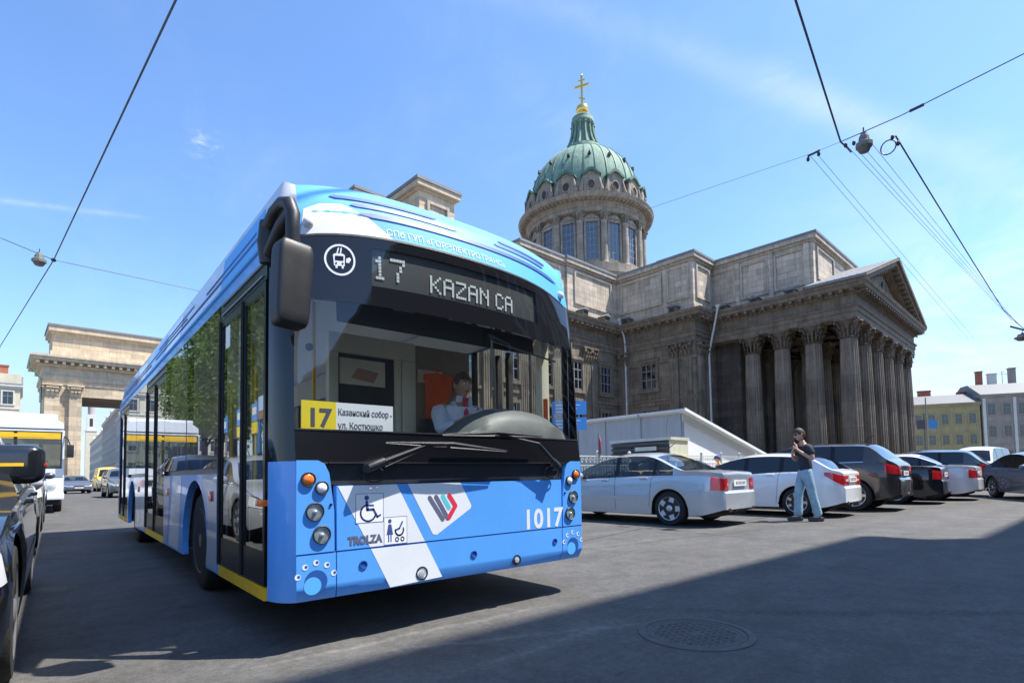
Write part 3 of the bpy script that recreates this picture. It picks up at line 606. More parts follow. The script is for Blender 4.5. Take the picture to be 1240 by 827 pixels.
# --- sides
def arc_poly(y0, y1, z0, z1, arches):
    po = [(y0, z0)]
    for c, r, zc in arches:
        a = math.acos(max(-1, min(1, 1))) ; th = math.asin(max(-1, min(1, (z0-zc)/r)))
        po += [(c+r*math.cos(math.pi-th-(math.pi-2*th)*k/18), zc+r*math.sin(math.pi-th-(math.pi-2*th)*k/18)) for k in range(19)]
    return po+[(y1, z0), (y1, z1), (y0, z1)]
AR = [(5.50, .545, .44), (10.55, .545, .44)]
D1, D2, D3 = (3.40, 4.56), (7.25, 8.87), (11.22, 12.62)
for s in (-1, 1):
    xo, xi = BX+s*HW, BX+s*(HW-.05)
    spans = [(D1[1], D2[0], [AR[0]]), (D2[1], D3[0], [AR[1]]), (D3[1], YR, [])] if s < 0 else [(YF, YR, AR)]
    for y0, y1, ar in spans:
        mb = MB(); mb.prism(arc_poly(y0, y1, .28, 1.035, ar), 'x', xi, xo); P_('side_panel', mb, 'bus_blue')
        mb = MB(); mb.box(min(xi, xo-.03*s), max(xi, xo-.03*s), y0, y1, 1.037, 1.085); P_('window_rail', mb, 'bus_black')
        if y1-y0 > .5:
            nb = max(1, round((y1-y0)/1.35))
            for k in range(nb):
                a, b = y0+(y1-y0)*k/nb+.025, y0+(y1-y0)*(k+1)/nb-.025
                mb = MB(); mb.grid([[(xo, a, 1.085), (xo, b, 1.085)], [(xo, a, 2.315), (xo, b, 2.315)]], 0, False, s > 0); mb.f = [q for q in mb.f]; P_('window', mb, 'bus_side_glass')
            for k in range(nb+1):
                yy = y0+(y1-y0)*k/nb; mb = MB(); mb.box(min(xi, xo-.004*s), max(xi, xo-.004*s), max(y0, yy-.026), min(y1, yy+.026), 1.085, 2.315); P_('window_pillar', mb, 'bus_black')
    mb = MB(); P = [[(BX+s*(sidex(z)), y, z) for y in (YF, 6, 9, YR)] for z in (2.318, 2.42)]; mb.grid(P, 0, False, s > 0); P_('cantrail', mb, 'bus_blue' if s < 0 else 'bus_light_blue')
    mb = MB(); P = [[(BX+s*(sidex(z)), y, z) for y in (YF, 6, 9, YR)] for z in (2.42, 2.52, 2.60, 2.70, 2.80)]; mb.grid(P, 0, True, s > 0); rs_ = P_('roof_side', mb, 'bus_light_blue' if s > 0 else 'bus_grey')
    mb = MB(); mb.tube([(BX+s*(sidex(2.42)+.004), YF, 2.42), (BX+s*(sidex(2.42)+.004), YR, 2.42)], .014, 8); P_('gutter', mb, 'bus_light_blue')
    if s < 0:   # long grooves and colour bands of the roof side
        def rsb(y0, y1, z0, z1, m_, nm, o=.003, sk=0.):
            q = MB(); q.grid([[(BX-(sidex(z)+o), y+sk*(z-z0), z) for y in (y0, (y0+y1)/2, y1)] for z in (z0, (z0+z1)/2, z1)], 0, True, False); P_(nm, q, m_, rs_)
        for y0, y1, z0, z1 in ((3.75, 5.3, 2.60, 2.622), (3.6, 8.3, 2.535, 2.56), (5.9, 8.2, 2.655, 2.675), (6.2, 12.6, 2.60, 2.622), (8.7, 12.6, 2.535, 2.56)): rsb(y0, y1, z0, z1, 'bus_deep_blue', 'groove', .0045)
        for y0, y1, m_ in ((3.5, 4.6, 'bus_light_blue'), (6.4, 7.3, 'bus_white'), (7.5, 8.6, 'bus_blue'), (9.2, 10.2, 'bus_white'), (10.4, 12.8, 'bus_blue')): rsb(y0, y1, 2.44, 2.75, m_, 'colour_band', .0015, .5)
    mb = MB(); P = [[(BX+s*(HW-.005), y, z) for y in (YF, YR)] for z in (.29, 1.0)]
# side decals: white slanted stripes
def sdecal(po, m_='bus_white', o=.003): q = MB(); q.prism(po, 'x', XL-o, XL-.0005); P_('stripe', q, m_)
sdecal([(4.62, .30), (4.98, .30), (4.90, .62), (4.98, .88), (5.20, 1.03), (4.62, 1.03)], 'bus_grey')
sdecal([(6.30, .30), (6.85, .30), (6.62, 1.03), (6.12, 1.03)]); sdecal([(6.98, .30), (7.22, .30), (7.22, 1.03), (6.76, 1.03)], 'bus_grey')
sdecal([(8.92, .30), (10.02, .30), (9.98, .50), (10.06, .80), (10.28, 1.03), (8.92, 1.03)]); sdecal([(11.08, .45), (11.19, .45), (11.19, 1.03), (10.85, 1.03), (11.02, .80)])
for y in (4.80, 6.95, 9.6):
    mb = MB(); mb.bbox(XL-.016, XL+.01, y-.05, y+.05, .82, .90, .006); P_('side_marker', mb, 'lamp_amber' if y > 5 else 'lamp_red')
mb = MB(); mb.bbox(XL-.04, XL+.02, 3.36, 3.44, .83, .87, .008); P_('side_indicator', mb, 'lamp_amber')
# doors
def door(y0, y1, split, sill=.36):
    for a, b in ((y0, split), (split, y1)):
        fr = MB(); xo = XL+.004; t = .045
        for q in ((a+.006, a+t, sill, 2.19), (b-t, b-.006, sill, 2.19), (a+t, b-t, sill, sill+.20), (a+t, b-t, 2.14, 2.19)): fr.box(xo, xo+.035, q[0], q[1], q[2], q[3])
        d = P_('door', fr, 'bus_black')
        gl = MB(); gl.grid([[(xo+.006, a+t, sill+.2), (xo+.006, b-t, sill+.2)], [(xo+.006, a+t, 2.14), (xo+.006, b-t, 2.14)]], 0, False, False); P_('pane', gl, 'bus_side_glass', d)
        rb = MB(); rb.tube([(xo-.004, b-.004, sill), (xo-.004, b-.004, 2.19)], .012, 6); P_('seal', rb, 'rubber', d)
        hb = MB(); hb.tube([(xo+.06, b-.09, .8), (xo+.06, b-.09, 1.7)], .012, 8); P_('handrail', hb, 'bus_yellow', d)
    st = MB(); st.box(XL+.002, XL+.05, y0, y1, .275, .352); P_('step_edge', st, 'bus_yellow')
    st = MB(); st.box(XL+.004, XL+.045, y0-.02, y1+.02, 2.195, 2.315); P_('door_header', st, 'bus_black')
    st = MB(); st.box(XL-.004, XL+.001, y0+.05, y1-.05, 2.225, 2.235); st.box(XL-.004, XL+.001, y0+.05, y1-.05, 2.30, 2.308); P_('trim_strip', st, 'pole_grey')
door(*D1, 3.92); door(*D2, 8.06); door(*D3, 11.92)
mb = MB(); mb.box(XL+.008, XL+.010, 3.46, 3.56, 1.36, 1.50); n1 = P_('door_notice', mb, 'sign_white'); mb = MB(); mb.box(XL+.0065, XL+.008, 3.46, 3.56, 1.36, 1.41); P_('notice_band', mb, 'lamp_amber', n1)
mb = MB(); mb.box(XL+.008, XL+.010, 4.30, 4.42, 1.96, 2.12); P_('door_notice', mb, 'sign_white')
# roof, rear, underside
mb = MB(); mb.grid([[(BX+1.19*t, y, 2.80+.085*(1-t**4)) for t in [-1+k/6 for k in range(13)]] for y in (3.40, 6, 9, YR)], 0, True, True)
P0 = [FS(-1+k/6, 2.80) for k in range(13)]; P1 = [(BX+1.19*t, 3.41, 2.805+.085*(1-t**4)) for t in [-1+k/6 for k in range(13)]]; mb.grid([P0, P1], 0, True, True); P_('roof', mb, 'bus_light_blue')
mb = MB(); mb.bbox(1.22, 1.9, 5.3, 7.2, 2.83, 3.02, .03); mb.bbox(1.3, 3.1, 7.6, 9.6, 2.84, 3.02, .04); P_('roof_equipment', mb, 'plastic_black')
mb = MB(); mb.prism([(BX+x*1.0, z) for x, z in [(-1.27, .29), (1.27, .29), (1.27, 2.42), (1.19, 2.80), (0, 2.88), (-1.19, 2.80), (-1.27, 2.42)]], 'y', YR-.03, YR); P_('rear_panel', mb, 'bus_blue')
mb = MB(); fx0, fx1 = XL+.44, XR-.44; fy = [3.25, 4.92, 6.20, 9.97, 11.13, YR-.05]
fo = [(fx0, fy[0])]; fl_ = [(XL+.06, fy[0]), (XL+.06, fy[1]), (fx0, fy[1]), (fx0, fy[2]), (XL+.06, fy[2]), (XL+.06, fy[3]), (fx0, fy[3]), (fx0, fy[4]), (XL+.06, fy[4]), (XL+.06, fy[5])]
mb.prism(fl_+[(2*BX-x, y) for x, y in reversed(fl_)], 'z', .30, .36); P_('floor', mb, 'bus_floor')
mb = MB(); mb.box(XL+.25, XR-.25, 6.2, 9.8, .18, .30); P_('underbody', mb, 'rubber')
for c, r, zc in AR:
    for s in (-1, 1):
        mb = MB(); x0, x1 = BX+s*(HW-.055), BX+s*(HW-.42)
        P = [[(x, c+(r+.012)*math.cos(math.pi*k/16), zc-.10+(r+.06)*math.sin(math.pi*k/16)) for k in range(17)] for x in (x0, x1)]; mb.grid(P, 0, True, s < 0)
        mb.prism([(c+(r+.012)*math.cos(math.pi*k/16), zc-.10+(r+.06)*math.sin(math.pi*k/16)) for k in range(17)], 'x', x1-.005, x1+.005)
        P_('wheel_arch', mb, 'rubber')

mb = MB(); mb.grid([[(BX+1.16*t, y, 2.70) for t in (-1, 0, 1)] for y in (3.5, YR-.05)], 0, False, True); P_('ceiling', mb, 'cab_roof')
def bus_wheel(x, y, s):
    q = Matrix.Translation((x, y, .44)) @ Matrix.Rotation(s*R_(90), 4, 'Y')
    t = MB(); t.lathe([(.29, 0), (.40, .0), (.43, -.02), (.44, -.05), (.44, -.22), (.43, -.26), (.29, -.27)], 40, M=q); w = P_('wheel', t, 'rubber')
    r = MB(); r.lathe([(.30, -.02), (.285, .005), (.265, -.01), (.25, -.07), (.17, -.09), (.165, -.06), (.11, -.04), (.10, -.01), (.06, .0), (0, .002)], 32, M=q, mi=0)
    for k in range(10):
        a = 2*math.pi*k/10; r.lathe([(.016, -.09), (.016, -.055), (.009, -.045), (0, -.045)], 6, c=(.205*math.cos(a), .205*math.sin(a), 0), M=q, mi=0)
    P_('rim', r, 'rim_dark', w)
for c, r, zc in AR:
    c2 = c+.10 if c < 6 else c
    bus_wheel(XL+.07, c2, -1); bus_wheel(XR-.07, c2, 1)
# big mirror on its bent arm
mb = MB(); bm = bmesh.new(); bmesh.ops.create_cube(bm, size=1)
bmesh.ops.bevel(bm, geom=bm.edges[:], offset=.18, segments=5, affect='EDGES', profile=.55)
for v in bm.verts:
    k = 1-.14*max(0, -v.co.z-.0)*2*.5; v.co = (v.co.x*.198*k, v.co.y*.13*k, v.co.z*.48)
bm.verts.index_update(); Mm = Matrix.Translation((.985, 3.04, 2.065)) @ Matrix.Rotation(R_(8), 4, 'Z') @ Matrix.Rotation(R_(3), 4, 'Y')
mb.add([tuple(v.co) for v in bm.verts], [[w.index for w in f.verts] for f in bm.faces], 0, True, Mm); bm.free()
mir = P_('mirror', mb, 'mirror_plastic')
mb = MB(); mb.tube([(.99, 3.03, 2.28), (.985, 3.02, 2.38), (.987, 3.02, 2.46), (.980, 3.06, 2.535), (.968, 3.14, 2.565), (.955, 3.25, 2.545), (.945, 3.33, 2.48)], [.040, .038, .040, .040, .038, .038, .042], 14); P_('mirror_arm', mb, 'mirror_plastic', mir)
mb = MB(); mb.tube([(.978, 3.05, 2.47), (.96, 3.14, 2.43), (.945, 3.26, 2.35), (.945, 3.33, 2.31)], [.03, .035, .035, .04], 10); mb.tube([(.945, 3.34, 2.27), (.938, 3.33, 2.39), (.945, 3.35, 2.52)], [.045, .055, .045], 10); P_('mirror_bracket', mb, 'mirror_plastic', mir)
mb = MB(); mb.ball((.955, 3.42, 2.50), .03, 12, 8, 0, (1, 1.4, 1)); P_('marker_lamp', mb, 'lamp_clear')
mb = MB(); mb.grid([[(.90, 3.115, 1.86), (1.07, 3.14, 1.86)], [(.90, 3.115, 2.27), (1.07, 3.14, 2.27)]], 0, False, True); P_('mirror_glass', mb, 'chrome', mir)
# --- cab and saloon
mb = MB(); fl = mb.box(XL+.07, XR-.07, 3.35, 4.9, .36, .40)
mb.grid([[(x, 3.22+.0*x, 1.02), (x, 3.28, 1.27), (x, 3.55, 1.28), (x, 3.72, 1.18), (x, 3.74, .5)] for x in (1.12, 2.0, 2.5, 3.38)], 0, True, True); P_('dashboard', mb, 'cab_dark')
mb = MB(); P = []
for i in range(13):
    u = -1+i/6; x = 2.84+.58*u; h = .27*(1-abs(u)**2.2)**(.5 if u > 0 else .9) if abs(u) < 1 else 0
    P.append([(x, 3.21, 1.265), (x, 3.235, 1.265+h*.55), (x, 3.33, 1.27+h*.9), (x, 3.46, 1.27+h), (x, 3.58, 1.27+h*.9), (x, 3.68, 1.26)])
mb.grid(P, 0, True, False); P_('instrument_binnacle', mb, 'cab_grey')
mb = MB(); q = Matrix.Translation((2.86, 3.70, 1.30)) @ Matrix.Rotation(R_(-28), 4, 'X')
mb.tube([q @ Vector((.21*math.cos(a), .21*math.sin(a), 0)) for a in [k*2*math.pi/28 for k in range(29)]], .014, 8, cap=False)
mb.tube([q @ Vector((-.2, 0, 0)), q @ Vector((.2, 0, 0))], .014, 6); mb.tube([q @ Vector((0, 0, 0)), q @ Vector((0, -.05, -.4))], .03, 8); P_('steering_wheel', mb, 'plastic_black')
mb = MB(); mb.bbox(2.62, 3.08, 4.05, 4.50, .78, .92, .04); mb.bbox(2.68, 3.07, 4.46, 4.58, .9, 1.55, .05); mb.box(2.7, 3.0, 4.1, 4.45, .38, .80); P_('driver_seat', mb, 'cab_dark')
# partition behind the driver with cream posts
yp = 4.72
def post(x0, x1, y0=yp-.05, y1=yp+.03, z0=.40, z1=2.12, m_='cab_cream', nm='cab_post'): q = MB(); q.bbox(x0, x1, y0, y1, z0, z1, .012); P_(nm, q, m_)
post(1.84, 1.93); post(2.50, 2.56); post(2.57, 2.72); post(1.84, 2.72, z0=2.12, z1=2.30, nm='cab_beam')
mb = MB(); mb.box(1.93, 2.50, yp-.01, yp+.01, .40, 2.12); P_('partition_panel', mb, 'cab_dark')
mb = MB(); mb.box(1.95, 2.40, yp-.022, yp-.012, 1.84, 2.08); po_ = P_('poster', mb, 'cab_cream'); 
mb = MB(); mb.prism([(2.06, 1.90), (2.28, 1.87), (2.33, 1.97), (2.12, 2.00)], 'y', yp-.026, yp-.0225); P_('poster_print', mb, 'skin', po_)
mb = MB(); mb.box(2.72, 3.40, yp-.01, yp+.01, .40, 2.30); P_('partition_panel', mb, 'cab_brown')
mb = MB(); mb.box(2.76, 3.05, yp-.016, yp-.011, 1.93, 2.06); pl_ = P_('notice', mb, 'cab_cream')
mb = MB(); mb.box(2.83, 2.86, yp-.019, yp-.0165, 1.96, 2.02); mb.box(2.94, 2.97, yp-.019, yp-.0165, 1.96, 2.02); P_('notice_print', mb, 'print_dark', pl_)
mb = MB(); mb.bbox(1.12, 1.20, 4.66, 4.74, .40, 2.3, .01); P_('cab_post', mb, 'cab_cream')
mb = MB(); mb.bbox(3.33, 3.42, 3.50, 3.58, 1.1, 2.30, .012); P_('cab_post', mb, 'cab_cream')
mb = MB(); mb.tube([(3.34, 3.47, 1.28), (3.34, 3.47, 1.66)], .02, 8); P_('hand_grip', mb, 'orange_cloth')
mb = MB(); mb.bbox(3.40, 3.46, 4.05, 4.10, 1.08, 2.2, .01); mb.bbox(3.40, 3.46, 4.22, 4.26, 1.08, 2.2, .01); P_('window_frame', mb, 'cab_dark')
mb = MB(); mb.grid([[(1.4+k*.11, 3.42, 2.02), (1.4+k*.11, 3.44, 2.28)] for k in range(17)], 0, False, False); P_('sun_blind', mb, 'cab_dark')
mb = MB(); mb.tube([(2.62, 3.32, 2.06), (2.62, 3.34, 1.60)], .008, 6); mb.tube([(2.62, 3.32, 2.05), (3.36, 3.36, 1.98)], .008, 6); P_('blind_cord', mb, 'lamp_shell')
mb = MB(); mb.lathe([(.034, 0), (.034, .02), (.02, .03), (0, .03)], 16, M=Matrix.Translation((1.66, 4.66, 2.12)) @ Matrix.Rotation(R_(90), 4, 'X')); P_('cab_speaker', mb, 'lamp_shell')
for k in range(6):
    for x in (1.45, 3.05):
        y = 6.4+k*.95
        mb = MB(); mb.bbox(x-.22, x+.22, y, y+.42, .80, .90, .03); mb.bbox(x-.22, x+.22, y+.36, y+.44, .86, 1.45, .03); mb.box(x-.05, x+.05, y+.1, y+.3, .36, .8); P_('seat', mb, 'seat_blue')
for x, y in ((1.9, 5.2), (2.5, 6.3), (1.9, 7.3), (2.5, 8.9)):
    mb = MB(); mb.tube([(x, y, .36), (x, y, 2.70)], .018, 8); P_('grab_pole', mb, 'bus_yellow')
for s in (-1, 1):
    xi = BX+s*(HW-.056)
    for y0, y1 in ((D1[1]+.02, D2[0]-.02), (D2[1]+.02, D3[0]-.02)):
        mb = MB(); mb.prism(arc_poly(y0, y1, .40, 1.05, [(c, r+.03, zc) for c, r, zc in AR if y0 < c < y1]), 'x', xi-s*.01, xi); P_('lining', mb, 'cab_roof')
    mb = MB(); mb.grid([[(xi, 3.5, 2.32), (xi, YR-.06, 2.32)], [(BX+s*(HW-.13), 3.5, 2.69), (BX+s*(HW-.13), YR-.06, 2.69)]], 0, False, s < 0); P_('lining', mb, 'cab_roof')
mb = MB(); mb.box(XL+.06, XR-.06, YR-.06, YR-.04, .40, 2.69); P_('lining', mb, 'cab_roof')
# route board standing behind the glass
rb = thing('route_board', 'yellow and white route 17 board propped inside the windscreen', 'sign', (1.39, 3.20, 1.27))
mb = MB(); mb.box(1.095, 1.69, 3.200, 3.206, 1.262, 1.452); bo = part('board', mb, 'sign_white', rb)
mb = MB(); mb.box(1.095, 1.305, 3.1975, 3.1995, 1.262, 1.452); part('number_field', mb, 'sign_yellow', rb)
mb = MB(); text_mb('17', .150, mb, Matrix.Translation((1.200, 3.1965, 1.302)) @ q.__class__.Rotation(R_(90), 4, 'X'), extrude=.0006, bold=.005); part('route_number', mb, 'print_dark', rb)
mb = MB(); text_mb('Казанский собор -', .056, mb, Matrix.Translation((1.317, 3.199, 1.375)) @ Matrix.Rotation(R_(90), 4, 'X'), extrude=.0006, align='LEFT', sx=.73, bold=.0008)
text_mb('ул. Костюшко', .056, mb, Matrix.Translation((1.317, 3.199, 1.293)) @ Matrix.Rotation(R_(90), 4, 'X'), extrude=.0006, align='LEFT', sx=.80, bold=.0008); part('destination_text', mb, 'print_dark', rb)
# orange safety vest hanging on the partition
vest = MB(); P = []
for i in range(9):
    u = i/8; P.append([(2.80+.36*u-.03*v*(1-u)-.20*v*u+.02*math.sin(9*u+3*v), yp-.07-.02*math.sin(7*u+4*v), 2.04-.74*v-.06*abs(u-.5)) for v in [k/8 for k in range(9)]])
vest.grid(P, 0, True, False); vest.tube([(2.98, yp-.05, 2.02), (2.98, yp-.012, 2.09)], .006, 6)
tag(part('safety_vest', vest, 'orange_cloth'), 'bright orange safety vest hanging behind the driver in the cab', 'vest')
# ---------------------------------------------------------------- the cathedral (local frame: x along the street front, y away)
CR = R_(3.31)
cath = thing('cathedral', 'dark stone cathedral with columned portico and green ribbed dome', 'cathedral', (0, 0, 0), CR)
K_ = lambda name, mb, m, par=None, **k: part(name, mb, m, par or cath, False, **k)
BOT, ARCH, FRZ, COR = 13.65, 14.65, 15.65, 16.5      # entablature heights
def entab(mb, run, o=.0, modil=True, mm=(0, 0)):
    """run: list of outline points (x,y) of the wall face; outward = left of travel"""
    prof = [(0, BOT), (.12, BOT), (.12, BOT+.42), (.2, BOT+.44), (.2, ARCH-.16), (.34, ARCH-.12), (.34, ARCH), (.10, ARCH+.03), (.10, FRZ-.1), (.3, FRZ), (.3, FRZ+.22), (.95, FRZ+.26), (.98, FRZ+.55), (1.1, FRZ+.62), (1.18, COR), (0, COR+.05)]
    n = len(run); off = []
    for i in range(n):
        p = Vector(run[i]); d0 = (p-Vector(run[i-1])).normalized() if i else None; d1 = (Vector(run[i+1])-p).normalized() if i < n-1 else None
        nn = lambda d: Vector((d.y, -d.x))
        if d0 is None: off.append(nn(d1))
        elif d1 is None: off.append(nn(d0))
        else: off.append((nn(d0)+nn(d1)))
    P = [[(run[i][0]+off[i].x*a, run[i][1]+off[i].y*a, z) for i in range(n)] for a, z in prof]; mb.grid(P, mm[0], False, False)
    if modil:
        for i in range(n-1):
            a, b = Vector(run[i]), Vector(run[i+1]); L_ = (b-a).length; d = (b-a)/L_; nn = Vector((d.y, -d.x)); k = max(1, int(L_/.78))
            for j in range(k+1):
                c = a+d*L_*(j/k); M = Matrix(((d.x, nn.x, 0, c.x), (d.y, nn.y, 0, c.y), (0, 0, 1, 0), (0, 0, 0, 1)))
                mb.box(-.14, .14, .29, .90, FRZ+.03, FRZ+.25, mm[1], M)
                mb.box(-.10, .10, .29, .42, FRZ-.12, FRZ, mm[1], M); mb.box(.29, .49, .29, .42, FRZ-.12, FRZ, mm[1], M)
def block(x0, x1, y0, y1, z0, z1): m_ = MB(); m_.box(x0, x1, y0, y1, z0, z1); return m_
DX, DY = 63.05, 49.6
YA, YB, XB, XD, YP = 34.16, 25.11, 48.6, 52.5, 12.35
# walls up to the entablature
K_('wall', block(19.5, 48.58, YA, 60, -.1, COR), 'stone_wall'); K_('wall', block(XB, 78, YB, 60, -.1, COR+.02), 'stone_wall')
K_('wall', block(XD+.3, 73.6, 22.6, YB-.005, -.1, COR-.02), 'stone_dark')
m_ = MB(); entab(m_, [(21.2, YA), (XB, YA), (XB, YB), (51.55, YB)]); K_('entablature', m_, 'stone_trim')
m_ = MB(); entab(m_, [(19.5, 60), (19.5, YA), (21.5, YA)]); K_('entablature', m_, 'stone_trim')
m_ = MB(); entab(m_, [(51.55, YB), (51.55, YP), (74.1, YP), (74.1, YB)]); m_.box(51.55, 52.9, YP, YB, BOT+.003, COR-.03); m_.box(72.75, 74.1, YP, YB, BOT+.003, COR-.03); m_.box(52.9, 72.75, YP, YP+1.4, BOT+.003, COR-.03); K_('portico_entablature', m_, 'stone_trim')
m_ = MB(); m_.box(52.8, 73.3, YP+1.2, 22.7, BOT+.25, BOT+.4)
for i in range(6):
    for j in range(3): m_.box(53.6+3.4*i, 53.9+3.4*i, YP+1.4, 22.6, BOT, BOT+.25); m_.box(52.9, 73.2, 15.3+2.9*j, 15.6+2.9*j, BOT+.01, BOT+.24)
K_('portico_ceiling', m_, 'stone_dark')
for k in range(4): K_('step', block(50.6-.38*k, 75.4+.38*k, 11.6-.38*k, 22.5, .1, 1.0-.24*k), 'stone_trim')
# engaged wall details: plinth, string courses
m_ = MB()
for x0, x1, y0, y1 in ((21, XB, YA-.25, YA), (XB-.25, XB, YB-.25, YA-.25), (XB, 51.5, YB-.25, YB)): m_.box(x0, x1, y0, y1, -.1, 2.2); m_.box(x0, x1, y0-.0+.0, y1, 2.2, 2.3)
K_('plinth', m_, 'stone_trim')
m_ = MB()
for z in (8.1, 11.95):
    m_.box(21, XB-.12, YA-.12, YA, z, z+.28); m_.box(XB-.12, XB, YB-.12, YA-.0, z, z+.28)
K_('string_course', m_, 'stone_trim')
# Corinthian capital and columns
def capital(r=.78, h=1.55, n=8, a0=0, a1=2*math.pi):
    m_ = MB(); m_.lathe([(r*.86, 0), (r*.95, .04), (r*.86, .09), (r*.84, h*.5), (r*.95, h*.8), (r*1.15, h*.90)], 20)
    def leaf(a, z0, hh, w, out):
        q = Matrix.Rotation(a, 4, 'Z'); P = []
        for k in range(5):
            t = k/4; rr = r*.90+out*(.15*t+.85*max(0, t-.45)**1.5*2.2); zz = z0+hh*(t if t < .8 else .8+.2*(1-(t-.8)*5)*.4); ww = w*(1-.55*t**2)
            P.append([q @ Vector((rr-.03, -ww, zz)), q @ Vector((rr+.05, -ww*.4, zz+.02)), q @ Vector((rr+.05, ww*.4, zz+.02)), q @ Vector((rr-.03, ww, zz))])
        m_.grid([[tuple(p) for p in row] for row in P], 0, False, False); m_.grid([[tuple(p) for p in row] for row in P], 0, False, True)
    for k in range(n): leaf(2*math.pi*k/n, .05, h*.44, r*.36, r*.42); leaf(2*math.pi*(k+.5)/n, .05, h*.72, r*.34, r*.50)
    for k in range(4):
        a = math.pi/4+k*math.pi/2; q = Matrix.Rotation(a, 4, 'Z'); m_.tube([q @ Vector((r*.95, 0, h*.55)), q @ Vector((r*1.2, 0, h*.80)), q @ Vector((r*1.45, 0, h*.86)), q @ Vector((r*1.50, 0, h*.76)), q @ Vector((r*1.38, 0, h*.73))], [.06, .08, .09, .09, .07], 6)
    ab = []
    for k in range(4):
        a = math.pi/4+k*math.pi/2
        ab += [(r*1.62*math.cos(a-.07), r*1.62*math.sin(a-.07)), (r*1.62*math.cos(a+.07), r*1.62*math.sin(a+.07))]
        ab += [(r*1.14*math.cos(a+math.pi/4), r*1.14*math.sin(a+math.pi/4))]
    m_.prism(ab, 'z', h*.90, h); return m_
HCAP = 1.6
cap_me = capital(.78, HCAP).mesh('capital', 'stone_capital')
sh = MB(); zt = BOT-HCAP; z0 = 1.45
sh.lathe([(.80, z0), (.80, z0+.02)]+[(.78-.13*(k/10)**1.7, z0+.05+(zt-z0-.1)*k/10) for k in range(11)], 80, flute=.085, nf=20); col_me = sh.mesh('column', 'stone_shaft')
bs = MB(); bs.box(-1.05, 1.05, -1.05, 1.05, 1.0, 1.16); bs.lathe([(1.02, 1.16), (1.06, 1.22), (1.0, 1.29), (.88, 1.32), (.88, 1.37), (.93, 1.40), (.88, 1.45), (.82, 1.46)], 32); base_me = bs.mesh('base', 'stone_trim')
def column(x, y, nm='column'):
    c = link(nm, col_me, cath); c.location = (x, y, 0); WM[c.name] = WM[cath.name] @ Matrix.Translation((x, y, 0))
    b = link('base', base_me, c); k = link('capital', cap_me, c); k.location = (0, 0, BOT-HCAP); return c
CXS = [52.35+4.2*i for i in range(6)]
for x in CXS: column(x, 13.15)
for y in (15.9, 18.55, 21.25): column(CXS[0], y); column(CXS[5], y)
for x in CXS[1:5]: column(x, 17.6)
# doorway and niches at the back of the portico
m_ = MB(); m_.box(61.3, 64.8, 22.45, 22.62, 1.0, 8.2); K_('portal', m_, 'dark_opening'); m_ = MB()
for x0, x1, z0_, z1 in ((60.9, 61.3, 1, 8.6), (64.8, 65.2, 1, 8.6), (60.9, 65.2, 8.2, 8.8)): m_.box(x0, x1, 22.3, 22.6, z0_, z1)
K_('portal_frame', m_, 'stone_trim')
def pilaster(x, y, w, face, proud=.22, parent=None):
    """face 'y': wall looks to -y; face 'x': wall looks to -x"""
    h = w/2; m_ = MB()
    def bx(a0, a1, d0, d1, z0_, z1): m_.box(a0, a1, y-d1, y-d0, z0_, z1) if face == 'y' else m_.box(x-d1, x-d0, a0, a1, z0_, z1)
    c = x if face == 'y' else y
    bx(c-h, c+h, 0, proud, 2.3, BOT-1.45)
    for k in range(4): a = c-h+w*(k+.5)/4; bx(a-w*.075, a+w*.075, proud, proud+.05, 3.2, BOT-1.8)
    p = K_('pilaster', m_, 'stone_shaft')
    b = MB(); m_ = b
    bx(c-h-.12, c+h+.12, 0, proud+.1, 2.0, 2.4); bx(c-h-.06, c+h+.06, 0, proud+.06, 2.4, 2.6); K_('base', b, 'stone_trim', p)
    cp = MB(); m_ = cp; bx(c-h, c+h, 0, proud+.02, BOT-1.45, BOT-.18); bx(c-h-.22, c+h+.22, 0, proud+.26, BOT-.16, BOT)
    def lf(a, z0_, hh, ww, out):
        for k in range(3):
            t0, t1 = k/3, (k+1)/3; o0, o1 = proud+.05+out*t0**2, proud+.05+out*t1**2
            z_0, z_1 = z0_+hh*t0, z0_+hh*t1; w0, w1 = ww*(1-.35*t0), ww*(1-.35*t1)
            bx(a-w1, a+w1, proud, o1+.04, z_0, z_1)
    for a in (-.38, 0, .38): lf(c+w*a, BOT-1.45, .55, w*.15, .2)
    for a in (-.2, .2): lf(c+w*a, BOT-1.0, .5, w*.15, .24)
    for a in (-.5, .5): bx(c+w*a-.12, c+w*a+.12, 0, proud+.30, BOT-.52, BOT-.2)
    K_('capital', cp, 'stone_capital', p); return p
for x in (22.5, 25.2, 29.6, 30.9, 34.0, 35.3, 38.4, 39.7, 43.0, 44.15): pilaster(x, YA, 1.0, 'y')
for y in (33.2, 27.4, 26.0): pilaster(XB, y, 1.0, 'x')
for y in (35.2, 41.5, 47.5, 53.5, 59.3): pilaster(19.5, y, 1.0, 'x')
for x in (49.35, 50.75): pilaster(x, YB, .95, 'y')
for x in (55.5, 59, 67, 70.6): pilaster(x, 22.6, 1.0, 'y')
